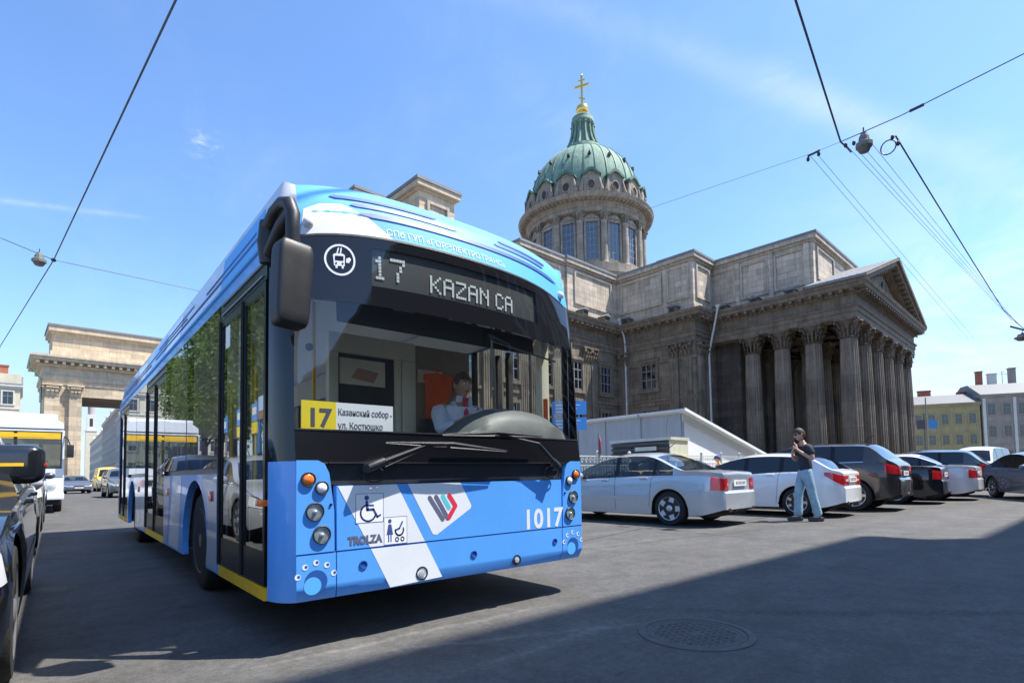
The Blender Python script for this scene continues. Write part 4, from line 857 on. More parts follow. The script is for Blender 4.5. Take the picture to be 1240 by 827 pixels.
def cwindow(x, y, w, z0_, z1, face, parent=None):
    """recessed sash: dark reveal, frame, panes"""
    def bx(m_, a0, a1, d0, d1, z0__, z1_): m_.box(a0, a1, y-d1, y-d0, z0__, z1_) if face == 'y' else m_.box(x-d1, x-d0, a0, a1, z0__, z1_)
    c = x if face == 'y' else y; h = w/2
    m_ = MB(); bx(m_, c-h, c+h, .01, .03, z0_, z1); wd = K_('window', m_, 'dark_opening')
    m_ = MB()
    for a0, a1, b0, b1 in ((c-h-.28, c-h, z0_-.1, z1), (c+h, c+h+.28, z0_-.1, z1), (c-h-.36, c+h+.36, z1, z1+.32), (c-h-.4, c+h+.4, z0_-.42, z0_-.1)): bx(m_, a0, a1, .01, .24, b0, b1)
    K_('surround', m_, 'stone_trim', wd)
    m_ = MB(); n = 3; k = max(2, round((z1-z0_)/.9))
    for i in range(n+1): a = c-h+w*i/n; bx(m_, a-.045, a+.045, .05, .11, z0_, z1)
    for j in range(k+1): b = z0_+(z1-z0_)*j/k; bx(m_, c-h, c+h, .055, .105, b-.045, b+.045)
    K_('sash', m_, 'win_frame', wd)
    m_ = MB(); bx(m_, c-h, c+h, .06, .066, z0_, z1); K_('pane', m_, 'church_glass', wd)
for x in (27.4, 32.45, 36.85, 41.35, 46.2): cwindow(x, YA, 1.75, 9.3, 12.2, 'y'); cwindow(x, YA, 1.75, 3.4, 7.2, 'y')
for y in (38.5, 44.5, 50.5, 56.5): cwindow(19.5, y, 1.75, 9.3, 12.2, 'x'); cwindow(19.5, y, 1.75, 3.4, 7.2, 'x')
for y in (30.3,): cwindow(XB, y, 1.7, 9.5, 12.2, 'x'); cwindow(XB, y, 1.7, 3.4, 7.2, 'x')
# attic storey
ZA = 22.3
def attic(mb, x0, x1, y0, y1, z0_=COR-.02, z1=ZA, o=.38):
    mb.box(x0, x1, y0, y1, z0_, z1-.62, 0); mb.box(x0-.12, x1+.12, y0-.12, y1+.12, z1-.82, z1-.60, 1); mb.box(x0-o, x1+o, y0-o, y1+o, z1-.60, z1-.22, 1); mb.box(x0-o-.08, x1+o+.08, y0-o-.08, y1+o+.08, z1-.22, z1, 2)
    mb.box(x0-.10, x1+.10, y0-.10, y1+.10, z0_, z0_+.7, 1)
AM = ['stone_attic', 'attic_trim', 'lead_roof']
AT = [(34.2, 40.4, YA+.25, 46), (40.42, XB+.4, YA-.0, 46.2), (XB+.1, 77.5, YB+.95, 58), (XB+.02, XD-.1, YB+.05, YB+3.3), (XD+.35, 73.2, 15.75, YB+1)]
zo = [0, .015, .03, .06, .045]
for (a, dz) in zip(AT, zo): m_ = MB(); attic(m_, a[0], a[1], a[2], a[3], COR-.02, ZA+dz); K_('attic_wall', m_, AM)
def apanel(c0, c1, z0_, z1, face, at):
    """sunk panel: a raised frame round a set-back field"""
    m_ = MB()
    def bx(a0, a1, d0, d1, b0, b1, mi): m_.box(a0, a1, at-d1, at-d0, b0, b1, mi) if face == 'y' else m_.box(at-d1, at-d0, a0, a1, b0, b1, mi)
    t = .22
    for a0, a1, b0, b1 in ((c0, c0+t, z0_, z1), (c1-t, c1, z0_, z1), (c0+t, c1-t, z0_, z0_+t), (c0+t, c1-t, z1-t, z1)): bx(a0, a1, -.01, .16, b0, b1, 0)
    bx(c0+t, c1-t, -.01, .02, z0_+t, z1-t, 1); K_('panel', m_, ['attic_trim', 'stone_attic'])
for c in (24.2, 21.0, 17.8): apanel(c-1.35, c+1.35, 17.7, 21.2, 'x', XD+.35)
for c in (25.7, 22.6, 19.4, 16.25): K_('attic_pilaster', block(XD+.13, XD+.36, c-.22, c+.22, 17.2, 21.45), 'stone_attic')
apanel(28.6, 33.6, 17.9, 21.3, 'x', XB+.1); apanel(25.5, 28.0, 17.9, 21.3, 'x', XB+.02); apanel(41.4, 47.6, 17.9, 21.3, 'y', YA); apanel(49.1, 51.9, 17.9, 21.3, 'y', YB+.05); apanel(35, 39.6, 17.9, 21.3, 'y', YA+.25); apanel(53.6, 58.5, 18.2, 21.3, 'y', 15.75); apanel(66.5, 72, 18.2, 21.3, 'y', 15.75)
# little dormer vents on the ledge above the cornice
def vent(x, y, rz):
    m_ = MB(); M = Matrix.Translation((x, y, COR)) @ Matrix.Rotation(rz, 4, 'Z'); m_.box(-.42, .42, -.35, .5, 0, .62, 1, M); m_.prism([(-.55, .62), (.55, .62), (0, .92)], 'y', -.5, .5, 0, M); m_.box(-.26, .26, -.37, -.355, .12, .52, 2, M); K_('roof_vent', m_, ['lead_roof', 'stone_trim', 'dark_opening'])
for y in (23.6, 20.6, 17.4): vent(51.75, y, -R_(90))
for y in (32.5, 27.0): vent(48.05, y, -R_(90))
for x in (45.6, 42.0): vent(x, 33.55, 0)
# portico pediment and its gable roof
m_ = MB(); px0, px1, pc, zb, za = 50.35, 75.1, 62.72, COR+.02, 21.0
m_.prism([(px0+1.2, zb), (px1-1.2, zb), (pc, za-1.15)], 'y', YP+.25, YP+.6); K_('tympanum', m_, 'stone_wall')
m_ = MB(); m_.prism([(px0+5.5, zb+.5), (px0+6.0, zb+.35), (px1-6.0, zb+.35), (px1-5.5, zb+.5), (pc+.4, za-2.3), (pc-.4, za-2.3)], 'y', YP+.16, YP+.25)
m_.lathe([(.9, 0), (.9, .12), (.7, .14), (.65, .05), (0, .05)], 24, M=Matrix.Translation((pc, YP+.20, 18.3)) @ Matrix.Rotation(R_(90), 4, 'X')); K_('tympanum_relief', m_, 'stone_trim')
m_ = MB()
sl_ = (za-zb)/(pc-px0)
for s in (-1, 1):
    ex = px0 if s < 0 else px1
    f_ = lambda d: [(ex+s*(0), zb+d[0]), (pc, za+d[0]), (pc, za+d[1]), (ex, zb+d[1])]
    for d, y0, y1 in (((-.02, .22), YP-1.18, YP+.5), ((-.45, -.03), YP-.95, YP+.5), ((-.78, -.46), YP-.35, YP+.5)):
        po = f_(d); po = [(po[0][0]+(-s)*max(0, -d[0])/sl_, zb) if po[0][1] < zb else po[0], po[1], po[2], (po[3][0]+(-s)*max(0, -d[1])/sl_, zb) if po[3][1] < zb else po[3]]
        m_.prism(po, 'y', y0, y1)
    for k in range(1, 15):
        t = k/15; x = ex+(pc-ex)*t; z_ = zb+(za-zb)*t-.62; m_.box(x-.14, x+.14, YP-.85, YP-.3, z_-.05, z_+.16)
K_('pediment_cornice', m_, 'stone_trim')
m_ = MB()
for s in (-1, 1):
    ex = px0-.12 if s < 0 else px1+.12; P = [[(ex, YP-1.2, zb+.2), (ex, 15.9, zb+.2)], [(pc, YP-1.2, za+.26), (pc, 15.9, za+.26)]]; m_.grid(P, 0, False, s < 0); m_.grid([[(ex, YP-1.2, zb-.03), (ex, 15.9, zb-.03)], [(ex, YP-1.2, zb+.2), (ex, 15.9, zb+.2)]], 0, False, s < 0); m_.box(min(ex, ex-s*1.6), max(ex, ex-s*1.6), 15.7, 15.9, zb-.03, zb+.2)
    for k in range(9): y = YP-1.1+k*.55; m_.tube([(ex, y, zb+.22), (pc, y, za+.28)], .035, 5)
K_('portico_roof', m_, 'lead_roof')
m_ = MB()
for x0, x1, y0, y1 in ((50.45, 52.8, 16, 25.2), (47.5, 49, 25.2, 34), (24, 48.6, 33.1, 34.4), (48.6, 51.6, 24.05, 25.3)): m_.box(x0, x1, y0, y1, COR+.015, COR+.05)
K_('ledge_cover', m_, 'lead_roof')
# rain pipes
def pipe(pts, r=.11): m_ = MB(); m_.tube(pts, r, 8); m_.tube([pts[0], (pts[0][0], pts[0][1], pts[0][2]+.25)], [r*1.2, r*2.2], 8); K_('drainpipe', m_, 'drainpipe')
pipe([(47.35, 33.0, 16.9), (48.2, 33.0, 15.4), (48.36, 33.0, 14.6), (48.36, 33.0, .2)]); pipe([(50.15, 23.5, 16.7), (50.5, 24.1, 15.0), (50.6, 24.75, 12.6), (50.6, 24.75, .2)])
# --- drum and dome
D_ = lambda nm, mb, m, par=None, **k: K_(nm, mb, m, par, **k)
T_ = Matrix.Translation((DX, DY, 0))
m_ = MB(); m_.box(DX-10, DX+10, DY-10, DY+10, 22.3, 23.46); m_.lathe([(9.6, 23.46), (9.6, 27.20), (9.9, 27.39), (9.9, 27.76), (9.3, 27.86), (9.3, 28.80)], 64, c=(DX, DY, 0)); D_('drum_base', m_, 'stone_drum')
m_ = MB(); m_.lathe([(7.95, 28.71), (7.95, 36.46)], 96, c=(DX, DY, 0)); D_('drum_wall', m_, 'stone_drum')
m_ = MB(); m_.lathe([(8.5, 36.00), (8.62, 36.05), (8.62, 36.56), (8.75, 36.61), (8.75, 37.12), (8.9, 37.23), (8.9, 37.38), (9.85, 37.48), (9.9, 37.79), (10.0, 37.89), (10.02, 38.04), (9.0, 38.25), (8.75, 38.30)], 96, c=(DX, DY, 0))
for k in range(96):
    q = T_ @ Matrix.Rotation(2*math.pi*k/96, 4, 'Z'); m_.box(8.85, 9.6, -.11, .11, 37.26, 37.44, 0, q)
D_('drum_cornice', m_, 'drum_trim')
cs = MB(); cs.lathe([(.58, 28.80), (.60, 29.02), (.52, 29.16)]+[(.50-.07*k/6, 29.25+(34.77-29.25)*k/6) for k in range(7)], 24); dcol = cs.mesh('drum_column', 'stone_drum'); dcap = capital(.50, 1.1, 6).mesh('capital', 'drum_trim')
toward = math.atan2(-DY, -DX)-CR*0
for k in range(16):
    a = toward+R_(-3.7-1.3)+R_(22.5*k)+R_(180)*0
    c = link('drum_column', dcol, cath); c.location = (DX+8.35*math.cos(a), DY+8.35*math.sin(a), 0); b = link('capital', dcap, c); b.location = (0, 0, 34.77)
    a2 = a+R_(11.25); q = T_ @ Matrix.Rotation(a2, 4, 'Z')
    m_ = MB(); m_.box(7.96, 8.02, -.82, .82, 29.80, 34.72, 0, q); w = D_('drum_window', m_, 'dark_opening')
    m_ = MB()
    for y0, y1, z0_, z1 in ((-1.08, -.82, 29.47, 34.83), (.82, 1.08, 29.47, 34.83), (-1.15, 1.15, 34.72, 35.11), (-1.2, 1.2, 29.13, 29.53)): m_.box(7.9, 8.26, y0, y1, z0_, z1, 0, q)
    m_.prism([(-1.15, 35.16), (1.15, 35.16), (0, 35.78)], 'x', 7.9, 8.3, 0, q); D_('surround', m_, 'drum_trim', w)
    m_ = MB()
    for y in (-.82, -.27, .27, .82): m_.box(8.05, 8.10, y-.05, y+.05, 29.58, 34.72, 0, q)
    for j in range(6): m_.box(8.055, 8.095, -.82, .82, 29.69+.9*j-.05, 29.69+.9*j+.05, 0, q)
    D_('sash', m_, 'win_frame', w); m_ = MB(); m_.box(8.06, 8.066, -.82, .82, 29.58, 34.72, 0, q); D_('pane', m_, 'church_glass', w)
    # dormer window in the dome foot
    m_ = MB(); m_.prism([(-1.0, 38.30), (1.0, 38.30), (1.0, 40.95), (-1.0, 40.95)], 'x', 7.4, 8.75, 0, q); m_.prism([(-1.35, 40.79), (-1.3, 41.05), (-.95, 41.21), (-.5, 41.69), (0, 41.90), (.5, 41.69), (.95, 41.21), (1.3, 41.05), (1.35, 40.79), (.9, 40.89), (.45, 41.32), (0, 41.48), (-.45, 41.32), (-.9, 40.89)], 'x', 6.6, 9.0, 1, q); m_.prism([(-.95, 40.95), (.95, 40.95), (.45, 41.37), (0, 41.50), (-.45, 41.37)], 'x', 6.8, 8.7, 0, q)
    for s in (-1, 1): m_.tube([q @ Vector((8.6, s*1.2, 38.41)), q @ Vector((8.8, s*1.4, 38.83)), q @ Vector((8.75, s*1.2, 39.78)), q @ Vector((8.65, s*1.02, 40.84))], [.34, .32, .2, .14], 8)
    dm = D_('dormer', m_, ['drum_trim', 'copper_dark'])
    m_ = MB(); m_.lathe([(.62, 0), (.66, .10), (.52, .12), (.50, .02), (0, .02)], 20, M=q @ Matrix.Translation((8.75, 0, 39.57)) @ Matrix.Rotation(R_(90), 4, 'Y') @ Matrix.Diagonal((1.15, .9, 1, 1)), mi=0); m_.mi = [1 if i >= 60 else 0 for i in range(len(m_.f))]; D_('round_window', m_, ['drum_trim', 'stone_dark'], dm)
m_ = MB(); m_.lathe([(8.75, 38.30), (8.75, 38.83), (8.45, 38.94), (8.3, 39.99), (8.2, 40.42)], 96, c=(DX, DY, 0)); D_('dome_foot', m_, 'drum_trim')
def dome_r(z): t = max(0, min(1, (z-40.0)/9.2)); return 8.2*max(.0, 1-t**2.15)**.5
dz = [40.0+(48.75-40.0)*k/22 for k in range(23)]
m_ = MB(); m_.lathe([(dome_r(z_), z_) for z_ in dz], 128, c=(DX, DY, 0)); dome = D_('dome', m_, 'copper')
rib = MB()
for w_, o_ in ((.11, .10),):
    P = []
    for z_ in dz:
        r = dome_r(z_); w2 = w_*(.35+.65*r/8.2); P.append([(r-.05, -w2, z_), (r+o_, -w2*.7, z_), (r+o_, w2*.7, z_), (r-.05, w2, z_)])
    rib.grid(P, 0, False, False)
rib_me = rib.mesh('rib', 'copper_dark')
for k in range(32):
    o = link('rib', rib_me, dome); o.location = (DX, DY, 0); o.rotation_euler = (0, 0, toward+R_(-5)+R_(11.25*k)+R_(5.6))
sk = MB(); sk.prism([(-.22, 0), (.22, 0), (0, .55)], 'x', -.5, .28); sk_me = sk.mesh('skylight', 'dark_opening')
for k in range(16):
    a = toward+R_(-5)+R_(22.5*k)+R_(11.25); r = dome_r(44.6); o = link('skylight', sk_me, dome); o.location = (DX+r*math.cos(a), DY+r*math.sin(a), 44.6); o.rotation_euler = (0, 0, a)
m_ = MB(); m_.lathe([(2.9, 48.9), (2.75, 49.4), (2.2, 49.6), (1.85, 50.6), (1.55, 51.8), (1.42, 53.0), (1.55, 53.3), (1.75, 53.5), (1.75, 53.8), (1.62, 54.0), (1.62, 54.35), (1.5, 54.5), (.9, 54.75), (.5, 54.9)], 40, c=(DX, DY, 0))
for k in range(14):
    q = T_ @ Matrix.Rotation(2*math.pi*k/14, 4, 'Z'); m_.tube([q @ Vector((2.6, 0, 49.3)), q @ Vector((2.1, 0, 50.4)), q @ Vector((1.72, 0, 51.8)), q @ Vector((1.62, 0, 53.1))], [.24, .20, .17, .14], 6)
    m_.ball(tuple(q @ Vector((1.72, 0, 53.1))), .18, 8, 6)
D_('lantern', m_, 'copper')
m_ = MB(); m_.ball((DX, DY, 55.75), 1.0, 24, 14); m_.tube([(DX, DY, 54.7), (DX, DY, 56.7)], .22, 8); D_('gilded_ball', m_, 'gold')
m_ = MB(); M = T_ @ Matrix.Rotation(R_(-67), 4, 'Z')
m_.box(-.15, .15, -.12, .12, 56.2, 61.3, 0, M); m_.box(-1.1, 1.1, -.115, .115, 59.45, 59.78, 0, M); m_.box(-.5, .5, -.11, .11, 60.35, 60.56, 0, M); m_.prism([(-.45, 57.75), (-.45, 57.95), (.45, 57.55), (.45, 57.35)], 'y', -.08, .08, 0, M)
for x, z_ in ((-.95, 59.66), (.95, 59.66), (0, 61.3)): m_.ball(tuple(M @ Vector((x, 0, z_))), .16, 8, 6)
D_('cross', m_, 'gold')
# projecting pavilion and the lower wing seen over the bus roof
K_('pavilion_wall', block(21.5, 24.7, 31.85, 36, -.1, COR), 'stone_gate'); m_ = MB(); entab(m_, [(21.5, 36), (21.5, 31.85), (24.7, 31.85), (24.7, 34.2)]); K_('entablature', m_, 'gate_trim')
GM = ['stone_gate', 'gate_trim', 'lead_roof']
m_ = MB(); attic(m_, 21.5, 24.65, 31.85, 36.1, COR-.02, ZA, .36)
m_.box(21.3, 24.85, 31.6, 36.2, ZA, ZA+.0+.01, 2); K_('attic_wall', m_, GM); apanel(22.1, 24.1, 17.9, 20.9, 'y', 31.85)
m_ = MB(); attic(m_, 18.8, 21.2, 36.0, 60, COR-.02, ZA-.0, .3); K_('attic_wall', m_, GM)
# ---------------------------------------------------------------- colonnade gateway at the end of the street
gw = thing('gateway', 'pale stone colonnade gateway spanning the street beyond the white minibus', 'gateway', (0, 0, 0), CR)
G_ = lambda name, mb, m, par=None: part(name, mb, m, par or gw, False)
gy = 87.0; SH = 2.9
G_('pier', block(3.9, 7.45, gy, gy+9, -.1, 11.55), 'stone_gate'); G_('pier', block(14.6, 19, gy, gy+9, -.1, 11.55), 'stone_gate'); G_('lintel', block(3.75, 19.2, gy-.05, gy+9.1, 11.55, 15.4), 'stone_gate')
m_ = MB(); m_.box(7.5, 14.55, gy+.3, gy+8.8, 11.3, 11.54); G_('soffit', m_, 'gate_soffit')
m_ = MB()
for a, z0_, z1 in ((.15, 12.95, 13.5), (.28, 13.5, 14.0), (.12, 14.0, 15.1), (.5, 15.1, 15.4), (1.15, 15.75, 16.15), (1.3, 16.15, 16.4)): m_.box(3.75-a, 19.2+a, gy-a, gy+9+a, z0_, z1)
for k in range(20): m_.box(3.0+.82*k, 3.32+.82*k, gy-1.05, gy-.3, 15.42, 15.74)
m_.box(3.4, 19.5, gy-.3, gy+9.3, 15.4, 15.75); G_('cornice', m_, 'gate_trim')
m_ = MB(); yy = gy+1.6; m_.box(4.6, 18.5, yy, gy+8, 16.4, 19.9, 0); m_.box(4.4, 18.7, yy-.2, gy+8.2, 16.4, 17.4, 1); m_.box(4.45, 18.65, yy-.15, gy+8.2, 19.55, 19.9, 1); m_.box(4.2, 18.9, yy-.5, gy+8.4, 19.9, 20.5, 1); m_.box(4.1, 19.0, yy-.6, gy+8.5, 20.5, 20.75, 2); G_('attic_wall', m_, GM)
for c, w in ((4.6, 1.45), (6.85, 1.25), (15.4, 1.3), (17.8, 1.4)):
    m_ = MB(); m_.box(c-w/2, c+w/2, gy-.35, gy, 1.2, 11.5); m_.box(c-w/2-.15, c+w/2+.15, gy-.5, gy, 0, 1.2); p = G_('pilaster', m_, 'stone_gate')
    m_ = MB(); m_.box(c-w*.45, c+w*.45, gy-.42, gy, 11.5, 12.7); m_.box(c-w*.68, c+w*.68, gy-.75, gy, 12.72, 12.95)
    for z_, n, o_ in ((11.6, 3, .28), (12.05, 4, .36)):
        for k in range(n): x = c-w*.42+w*.84*(k+.5)/n; m_.prism([(gy-.42, z_), (gy-.42-o_*.4, z_+.3), (gy-.42-o_, z_+.45), (gy-.42-o_*.8, z_+.52), (gy-.42, z_+.5)], 'x', x-w*.1, x+w*.1)
    for s in (-1, 1): m_.tube([(c+s*w*.45, gy-.5, 12.3), (c+s*w*.62, gy-.62, 12.6), (c+s*w*.66, gy-.66, 12.45)], .11, 6)
    G_('capital', m_, 'gate_trim', p)
m_ = MB(); m_.tube([(2.4, gy-1.2, 15.6), (2.5, gy-1.1, 14.6), (3.6, gy-.2, 13.4), (3.6, gy-.2, .2)], .09, 6); G_('drainpipe', m_, 'copper_dark')
# ---------------------------------------------------------------- cars
def smooth_pts(pts, x):
    xs = [p[0] for p in pts]
    if x <= xs[0]: return pts[0][1]
    if x >= xs[-1]: return pts[-1][1]
    for i in range(len(pts)-1):
        if x <= xs[i+1]:
            x0, x1 = xs[i], xs[i+1]; y0, y1 = pts[i][1], pts[i+1][1]; t = (x-x0)/(x1-x0)
            m0 = (y1-pts[i-1][1])/(x1-xs[i-1]) if i else (y1-y0)/(x1-x0); m1 = (pts[i+2][1]-y0)/(xs[i+2]-x0) if i+2 < len(pts) else (y1-y0)/(x1-x0)
            s0 = (y1-y0)/(x1-x0); lim = lambda m: 0 if m*s0 <= 0 else (min(abs(m), 3*abs(s0))*(1 if m > 0 else -1))
            m0, m1 = lim(m0), lim(m1); h = x1-x0
            return (2*t**3-3*t*t+1)*y0+(t**3-2*t*t+t)*h*m0+(-2*t**3+3*t*t)*y1+(t**3-t*t)*h*m1
SHAPES = {   # x runs from the nose (0) to the tail (L); belt, top line (centre), half width; key: cowl, roof front, roof rear, back base, B pillar, C pillar
 'sedan': dict(L=4.75, W=1.78, fa=.93, ra=3.78, R=.325, sill=.20, belt=[(0, .60), (.25, .70), (1.2, .84), (2.4, .90), (3.7, .94), (4.4, .95), (4.75, .88)],
   top=[(0, .60), (.2, .73), (.6, .84), (1.35, .965), (2.05, 1.31), (2.5, 1.415), (2.9, 1.43), (3.35, 1.385), (4.05, 1.06), (4.45, 1.035), (4.72, 1.00), (4.75, .95)], key=(1.35, 2.12, 3.40, 4.08), sw=[(1.62, 2.52), (2.60, 3.42), (3.48, 3.86)]),
 'hatch': dict(L=4.45, W=1.76, fa=.90, ra=3.58, R=.32, sill=.21, belt=[(0, .60), (.25, .70), (1.2, .86), (2.4, .93), (3.5, .98), (4.2, .98), (4.45, .90)],
   top=[(0, .60), (.2, .74), (.6, .86), (1.25, .985), (1.95, 1.31), (2.4, 1.42), (2.9, 1.44), (3.5, 1.40), (3.85, 1.33), (4.28, 1.04), (4.42, .99), (4.45, .95)], key=(1.25, 2.0, 3.72, 4.27), sw=[(1.5, 2.42), (2.5, 3.22), (3.30, 3.82)]),
 'suv': dict(L=4.85, W=1.88, fa=.90, ra=3.95, R=.385, sill=.28, belt=[(0, .76), (.25, .90), (1.2, 1.05), (2.4, 1.12), (3.7, 1.17), (4.5, 1.18), (4.85, 1.08)],
   top=[(0, .76), (.18, .93), (.6, 1.06), (1.35, 1.18), (2.0, 1.54), (2.4, 1.68), (2.9, 1.715), (3.6, 1.70), (4.25, 1.65), (4.66, 1.27), (4.80, 1.17), (4.85, 1.10)], key=(1.35, 2.05, 4.18, 4.66), sw=[(1.6, 2.55), (2.63, 3.45), (3.54, 4.18)]),
 'van': dict(L=5.3, W=1.95, fa=.95, ra=4.1, R=.34, sill=.28, belt=[(0, .75), (.3, .95), (1.1, 1.12), (2.4, 1.2), (4.0, 1.2), (5.0, 1.2), (5.3, 1.12)],
   top=[(0, .75), (.2, .98), (.9, 1.16), (1.15, 1.26), (1.75, 1.85), (2.2, 2.05), (3.0, 2.1), (4.6, 2.08), (5.15, 1.98), (5.25, 1.3), (5.29, 1.2), (5.3, 1.15)], key=(1.15, 1.8, 5.12, 5.25), sw=[(1.4, 2.3), (2.4, 3.6), (3.7, 4.9)]),
}
_tyre = {}
def wheel_meshes(R, spokes):
    if (R, spokes) in _tyre: return _tyre[(R, spokes)]
    q = Matrix.Rotation(R_(90), 4, 'X'); t = MB()
    t.lathe([(R*.66, .0), (R*.70, .012), (R*.93, .008), (R*.985, -.012), (R, -.045), (R, -.165), (R*.985, -.20), (R*.9, -.215), (R*.66, -.21)], 36, M=q)
    a = t.mesh('wheel', 'rubber'); r = MB()
    r.lathe([(R*.70, .002), (R*.685, .010), (R*.655, .004), (R*.63, -.05), (R*.60, -.10), (R*.2, -.11), (0, -.11)], 36, M=q, mi=1); r.mi = [0 if i < 72 else 1 for i in range(len(r.f))]
    for k in range(spokes):
        b = q @ Matrix.Rotation(2*math.pi*k/spokes, 4, 'Z'); w = R*(.19 if spokes < 7 else .115)
        v = [(R*.10, -w, .0), (R*.10, w, .0), (R*.66, w*.72, .004), (R*.66, -w*.72, .004), (R*.10, -w, -.04), (R*.10, w, -.04), (R*.66, w*.72, -.04), (R*.66, -w*.72, -.04)]
        r.add(v, [(0, 3, 2, 1), (4, 5, 6, 7), (0, 1, 5, 4), (1, 2, 6, 5), (2, 3, 7, 6), (3, 0, 4, 7)], 0, False, b)
    r.lathe([(R*.19, -.05), (R*.19, .004), (R*.15, .014), (0, .016)], 20, M=q, mi=0)
    _tyre[(R, spokes)] = (a, r.mesh('rim', ['rim_alloy', 'plastic_black'])); return _tyre[(R, spokes)]
def car(name, label, kind, paint, loc, heading, group=None, cat='car', gl='car_glass', spokes=5, S=1.0, over=None, plate=True, trim=None, rails=False, tail='lamp_red', anchor='centre'):
    """heading: world angle of the nose. anchor 'rl': loc is the left rear wheel's ground contact, 'fl' left front, 'rr' right rear"""
    sp = dict(SHAPES[kind]); sp.update(over or {}); L, Wd, R = sp['L'], sp['W'], sp['R']; hw = Wd/2; cw, rf, rr, bb = sp['key']
    ra, fa = sp['ra'], sp['fa']
    # car frame: +x to the nose, y left, z up, origin mid-length on the ground
    X = lambda x: L/2-x
    d = Vector((math.cos(heading), math.sin(heading), 0)); lf = Vector((-d.y, d.x, 0)); loc = Vector((loc[0], loc[1], 0))
    off = {'centre': (0, 0), 'rl': (X(ra), hw-.02), 'fl': (X(fa), hw-.02), 'rr': (X(ra), -hw+.02), 'fr': (X(fa), -hw+.02)}[anchor]
    loc = loc-d*off[0]*S-lf*off[1]*S
    root = thing(name, label, cat, loc, heading, group); root.scale = (S, S, S)
    Q = lambda nm, mb, m, par=None, **k: part(nm, mb, m, par or root, False, **k)
    def halfw(x):
        e = min(x, L-x); k = 1-.30*max(0, 1-e/.38)**2.4-(.05*max(0, 1-x/1.1)); return hw*k
    belt = lambda x: smooth_pts(sp['belt'], x); top = lambda x: max(smooth_pts(sp['top'], x), belt(x)+.005)
    roofz = max(p[1] for p in sp['top'])
    RA = R+.055
    def bottom(x):
        z = sp['sill']+.10*max(0, 1-x/.35)**1.5+.12*max(0, 1-(L-x)/.45)**1.5
        for c in (fa, ra):
            if abs(x-c) < RA: z = max(z, R*.98+math.sqrt(RA*RA-(x-c)**2)-.02*0)
        return z
    def ring(x):
        w, zb, bz, tz = halfw(x), bottom(x), belt(x), top(x); g = max(0, min(1, (tz-bz)/(roofz-max(p[1] for p in sp['belt']))))
        zm = zb+(bz-zb)*.5; wr = w*(1-.25*g)-.02*g
        wide = lambda z: w*(1-.050*abs((z-.62*bz)/bz)**1.5*2)
        gz = tz-.055*g-.005
        return [(wide(zb)*.985, zb), (wide(zb+(bz-zb)*.28), zb+(bz-zb)*.28), (wide(zb+(bz-zb)*.62)+.006, zb+(bz-zb)*.62), (wide(bz)*.995, bz-.035), (w*.955, bz), (w*.93-.0*g, bz+.02*g), (wr+(.03*g), bz+(gz-bz)*.94 if g > .02 else bz+.004), (wr*.93-.02, gz if g > .02 else bz+.008), (wr*.5, tz-.012), (0, tz)]
    def S_(x, r, side):
        a = ring(x); i = max(0, min(8, int(r))); t = r-i; p = (a[i][0]+(a[i+1][0]-a[i][0])*t, a[i][1]+(a[i+1][1]-a[i][1])*t); return Vector((X(x), side*p[0], p[1]))
    xs = set([0, .03, .08, .15, .25, .38, L-.38, L-.25, L-.15, L-.08, L-.03, L, cw, rf, rr, bb])
    for c in (fa, ra): xs |= {c+RA*math.sin(math.pi*k/24)*.999 for k in range(-12, 13)}
    x = .4
    while x < L-.4: xs.add(round(x, 3)); x += .13
    for a, b in sp['sw']: xs |= {a, b}
    xs = sorted(xs); ys = [xs[0]]
    keep = {cw, rf, rr, bb, L}|{v for ab in sp['sw'] for v in ab}
    for v in xs[1:]:
        if v-ys[-1] > .018 or v in keep: ys.append(v)
    xs = ys; rings = [ring(v) for v in xs]
    body = MB(); win = {}
    for s in (1, -1):
        V = [[(X(v), s*p[0], p[1]) for p in r] for v, r in zip(xs, rings)]
        for i in range(len(xs)-1):
            xm = (xs[i]+xs[i+1])/2
            for j in range(9):
                q = [V[i][j], V[i+1][j], V[i+1][j+1], V[i][j+1]]
                if s < 0: q = q[::-1]
                key = None
                if j == 5:
                    for n_, (a, b) in enumerate(sp['sw']):
                        if a < xm < b: key = ('window', s, n_)
                elif j >= 7:
                    if cw < xm < rf: key = ('windscreen',)
                    elif rr < xm < bb: key = ('rear_window',)
                (body if key is None else win.setdefault(key, MB())).add(q, [(0, 1, 2, 3)], 0, True)
    def weld(mb):
        vm = {}; nv = []; ix = []
        for p in mb.v:
            k = tuple(round(c, 4) for c in p)
            if k not in vm: vm[k] = len(nv); nv.append(p)
            ix.append(vm[k])
        f2 = []; m2 = []; s2 = []
        for f, m_, s_ in zip(mb.f, mb.mi, mb.sm):
            g = []
            for i in f:
                if ix[i] not in g: g.append(ix[i])
            if len(g) > 2: f2.append(g); m2.append(m_); s2.append(s_)
        mb.v, mb.f, mb.mi, mb.sm = nv, f2, m2, s2; return mb
    for e, fl in ((0, False), (-1, True)):           # nose and tail faces
        r = rings[e]; P = [[(X(xs[e])+(.012 if e == 0 else -.012)*(1-abs(t))*0, p[0]*t, p[1]) for t in (1, .5, 0, -.5, -1)] for p in r]; body.grid(P, 0, True, not fl)
    bo = Q('body', weld(body), paint)
    for k, mb in win.items(): Q(k[0], weld(mb), gl, bo)
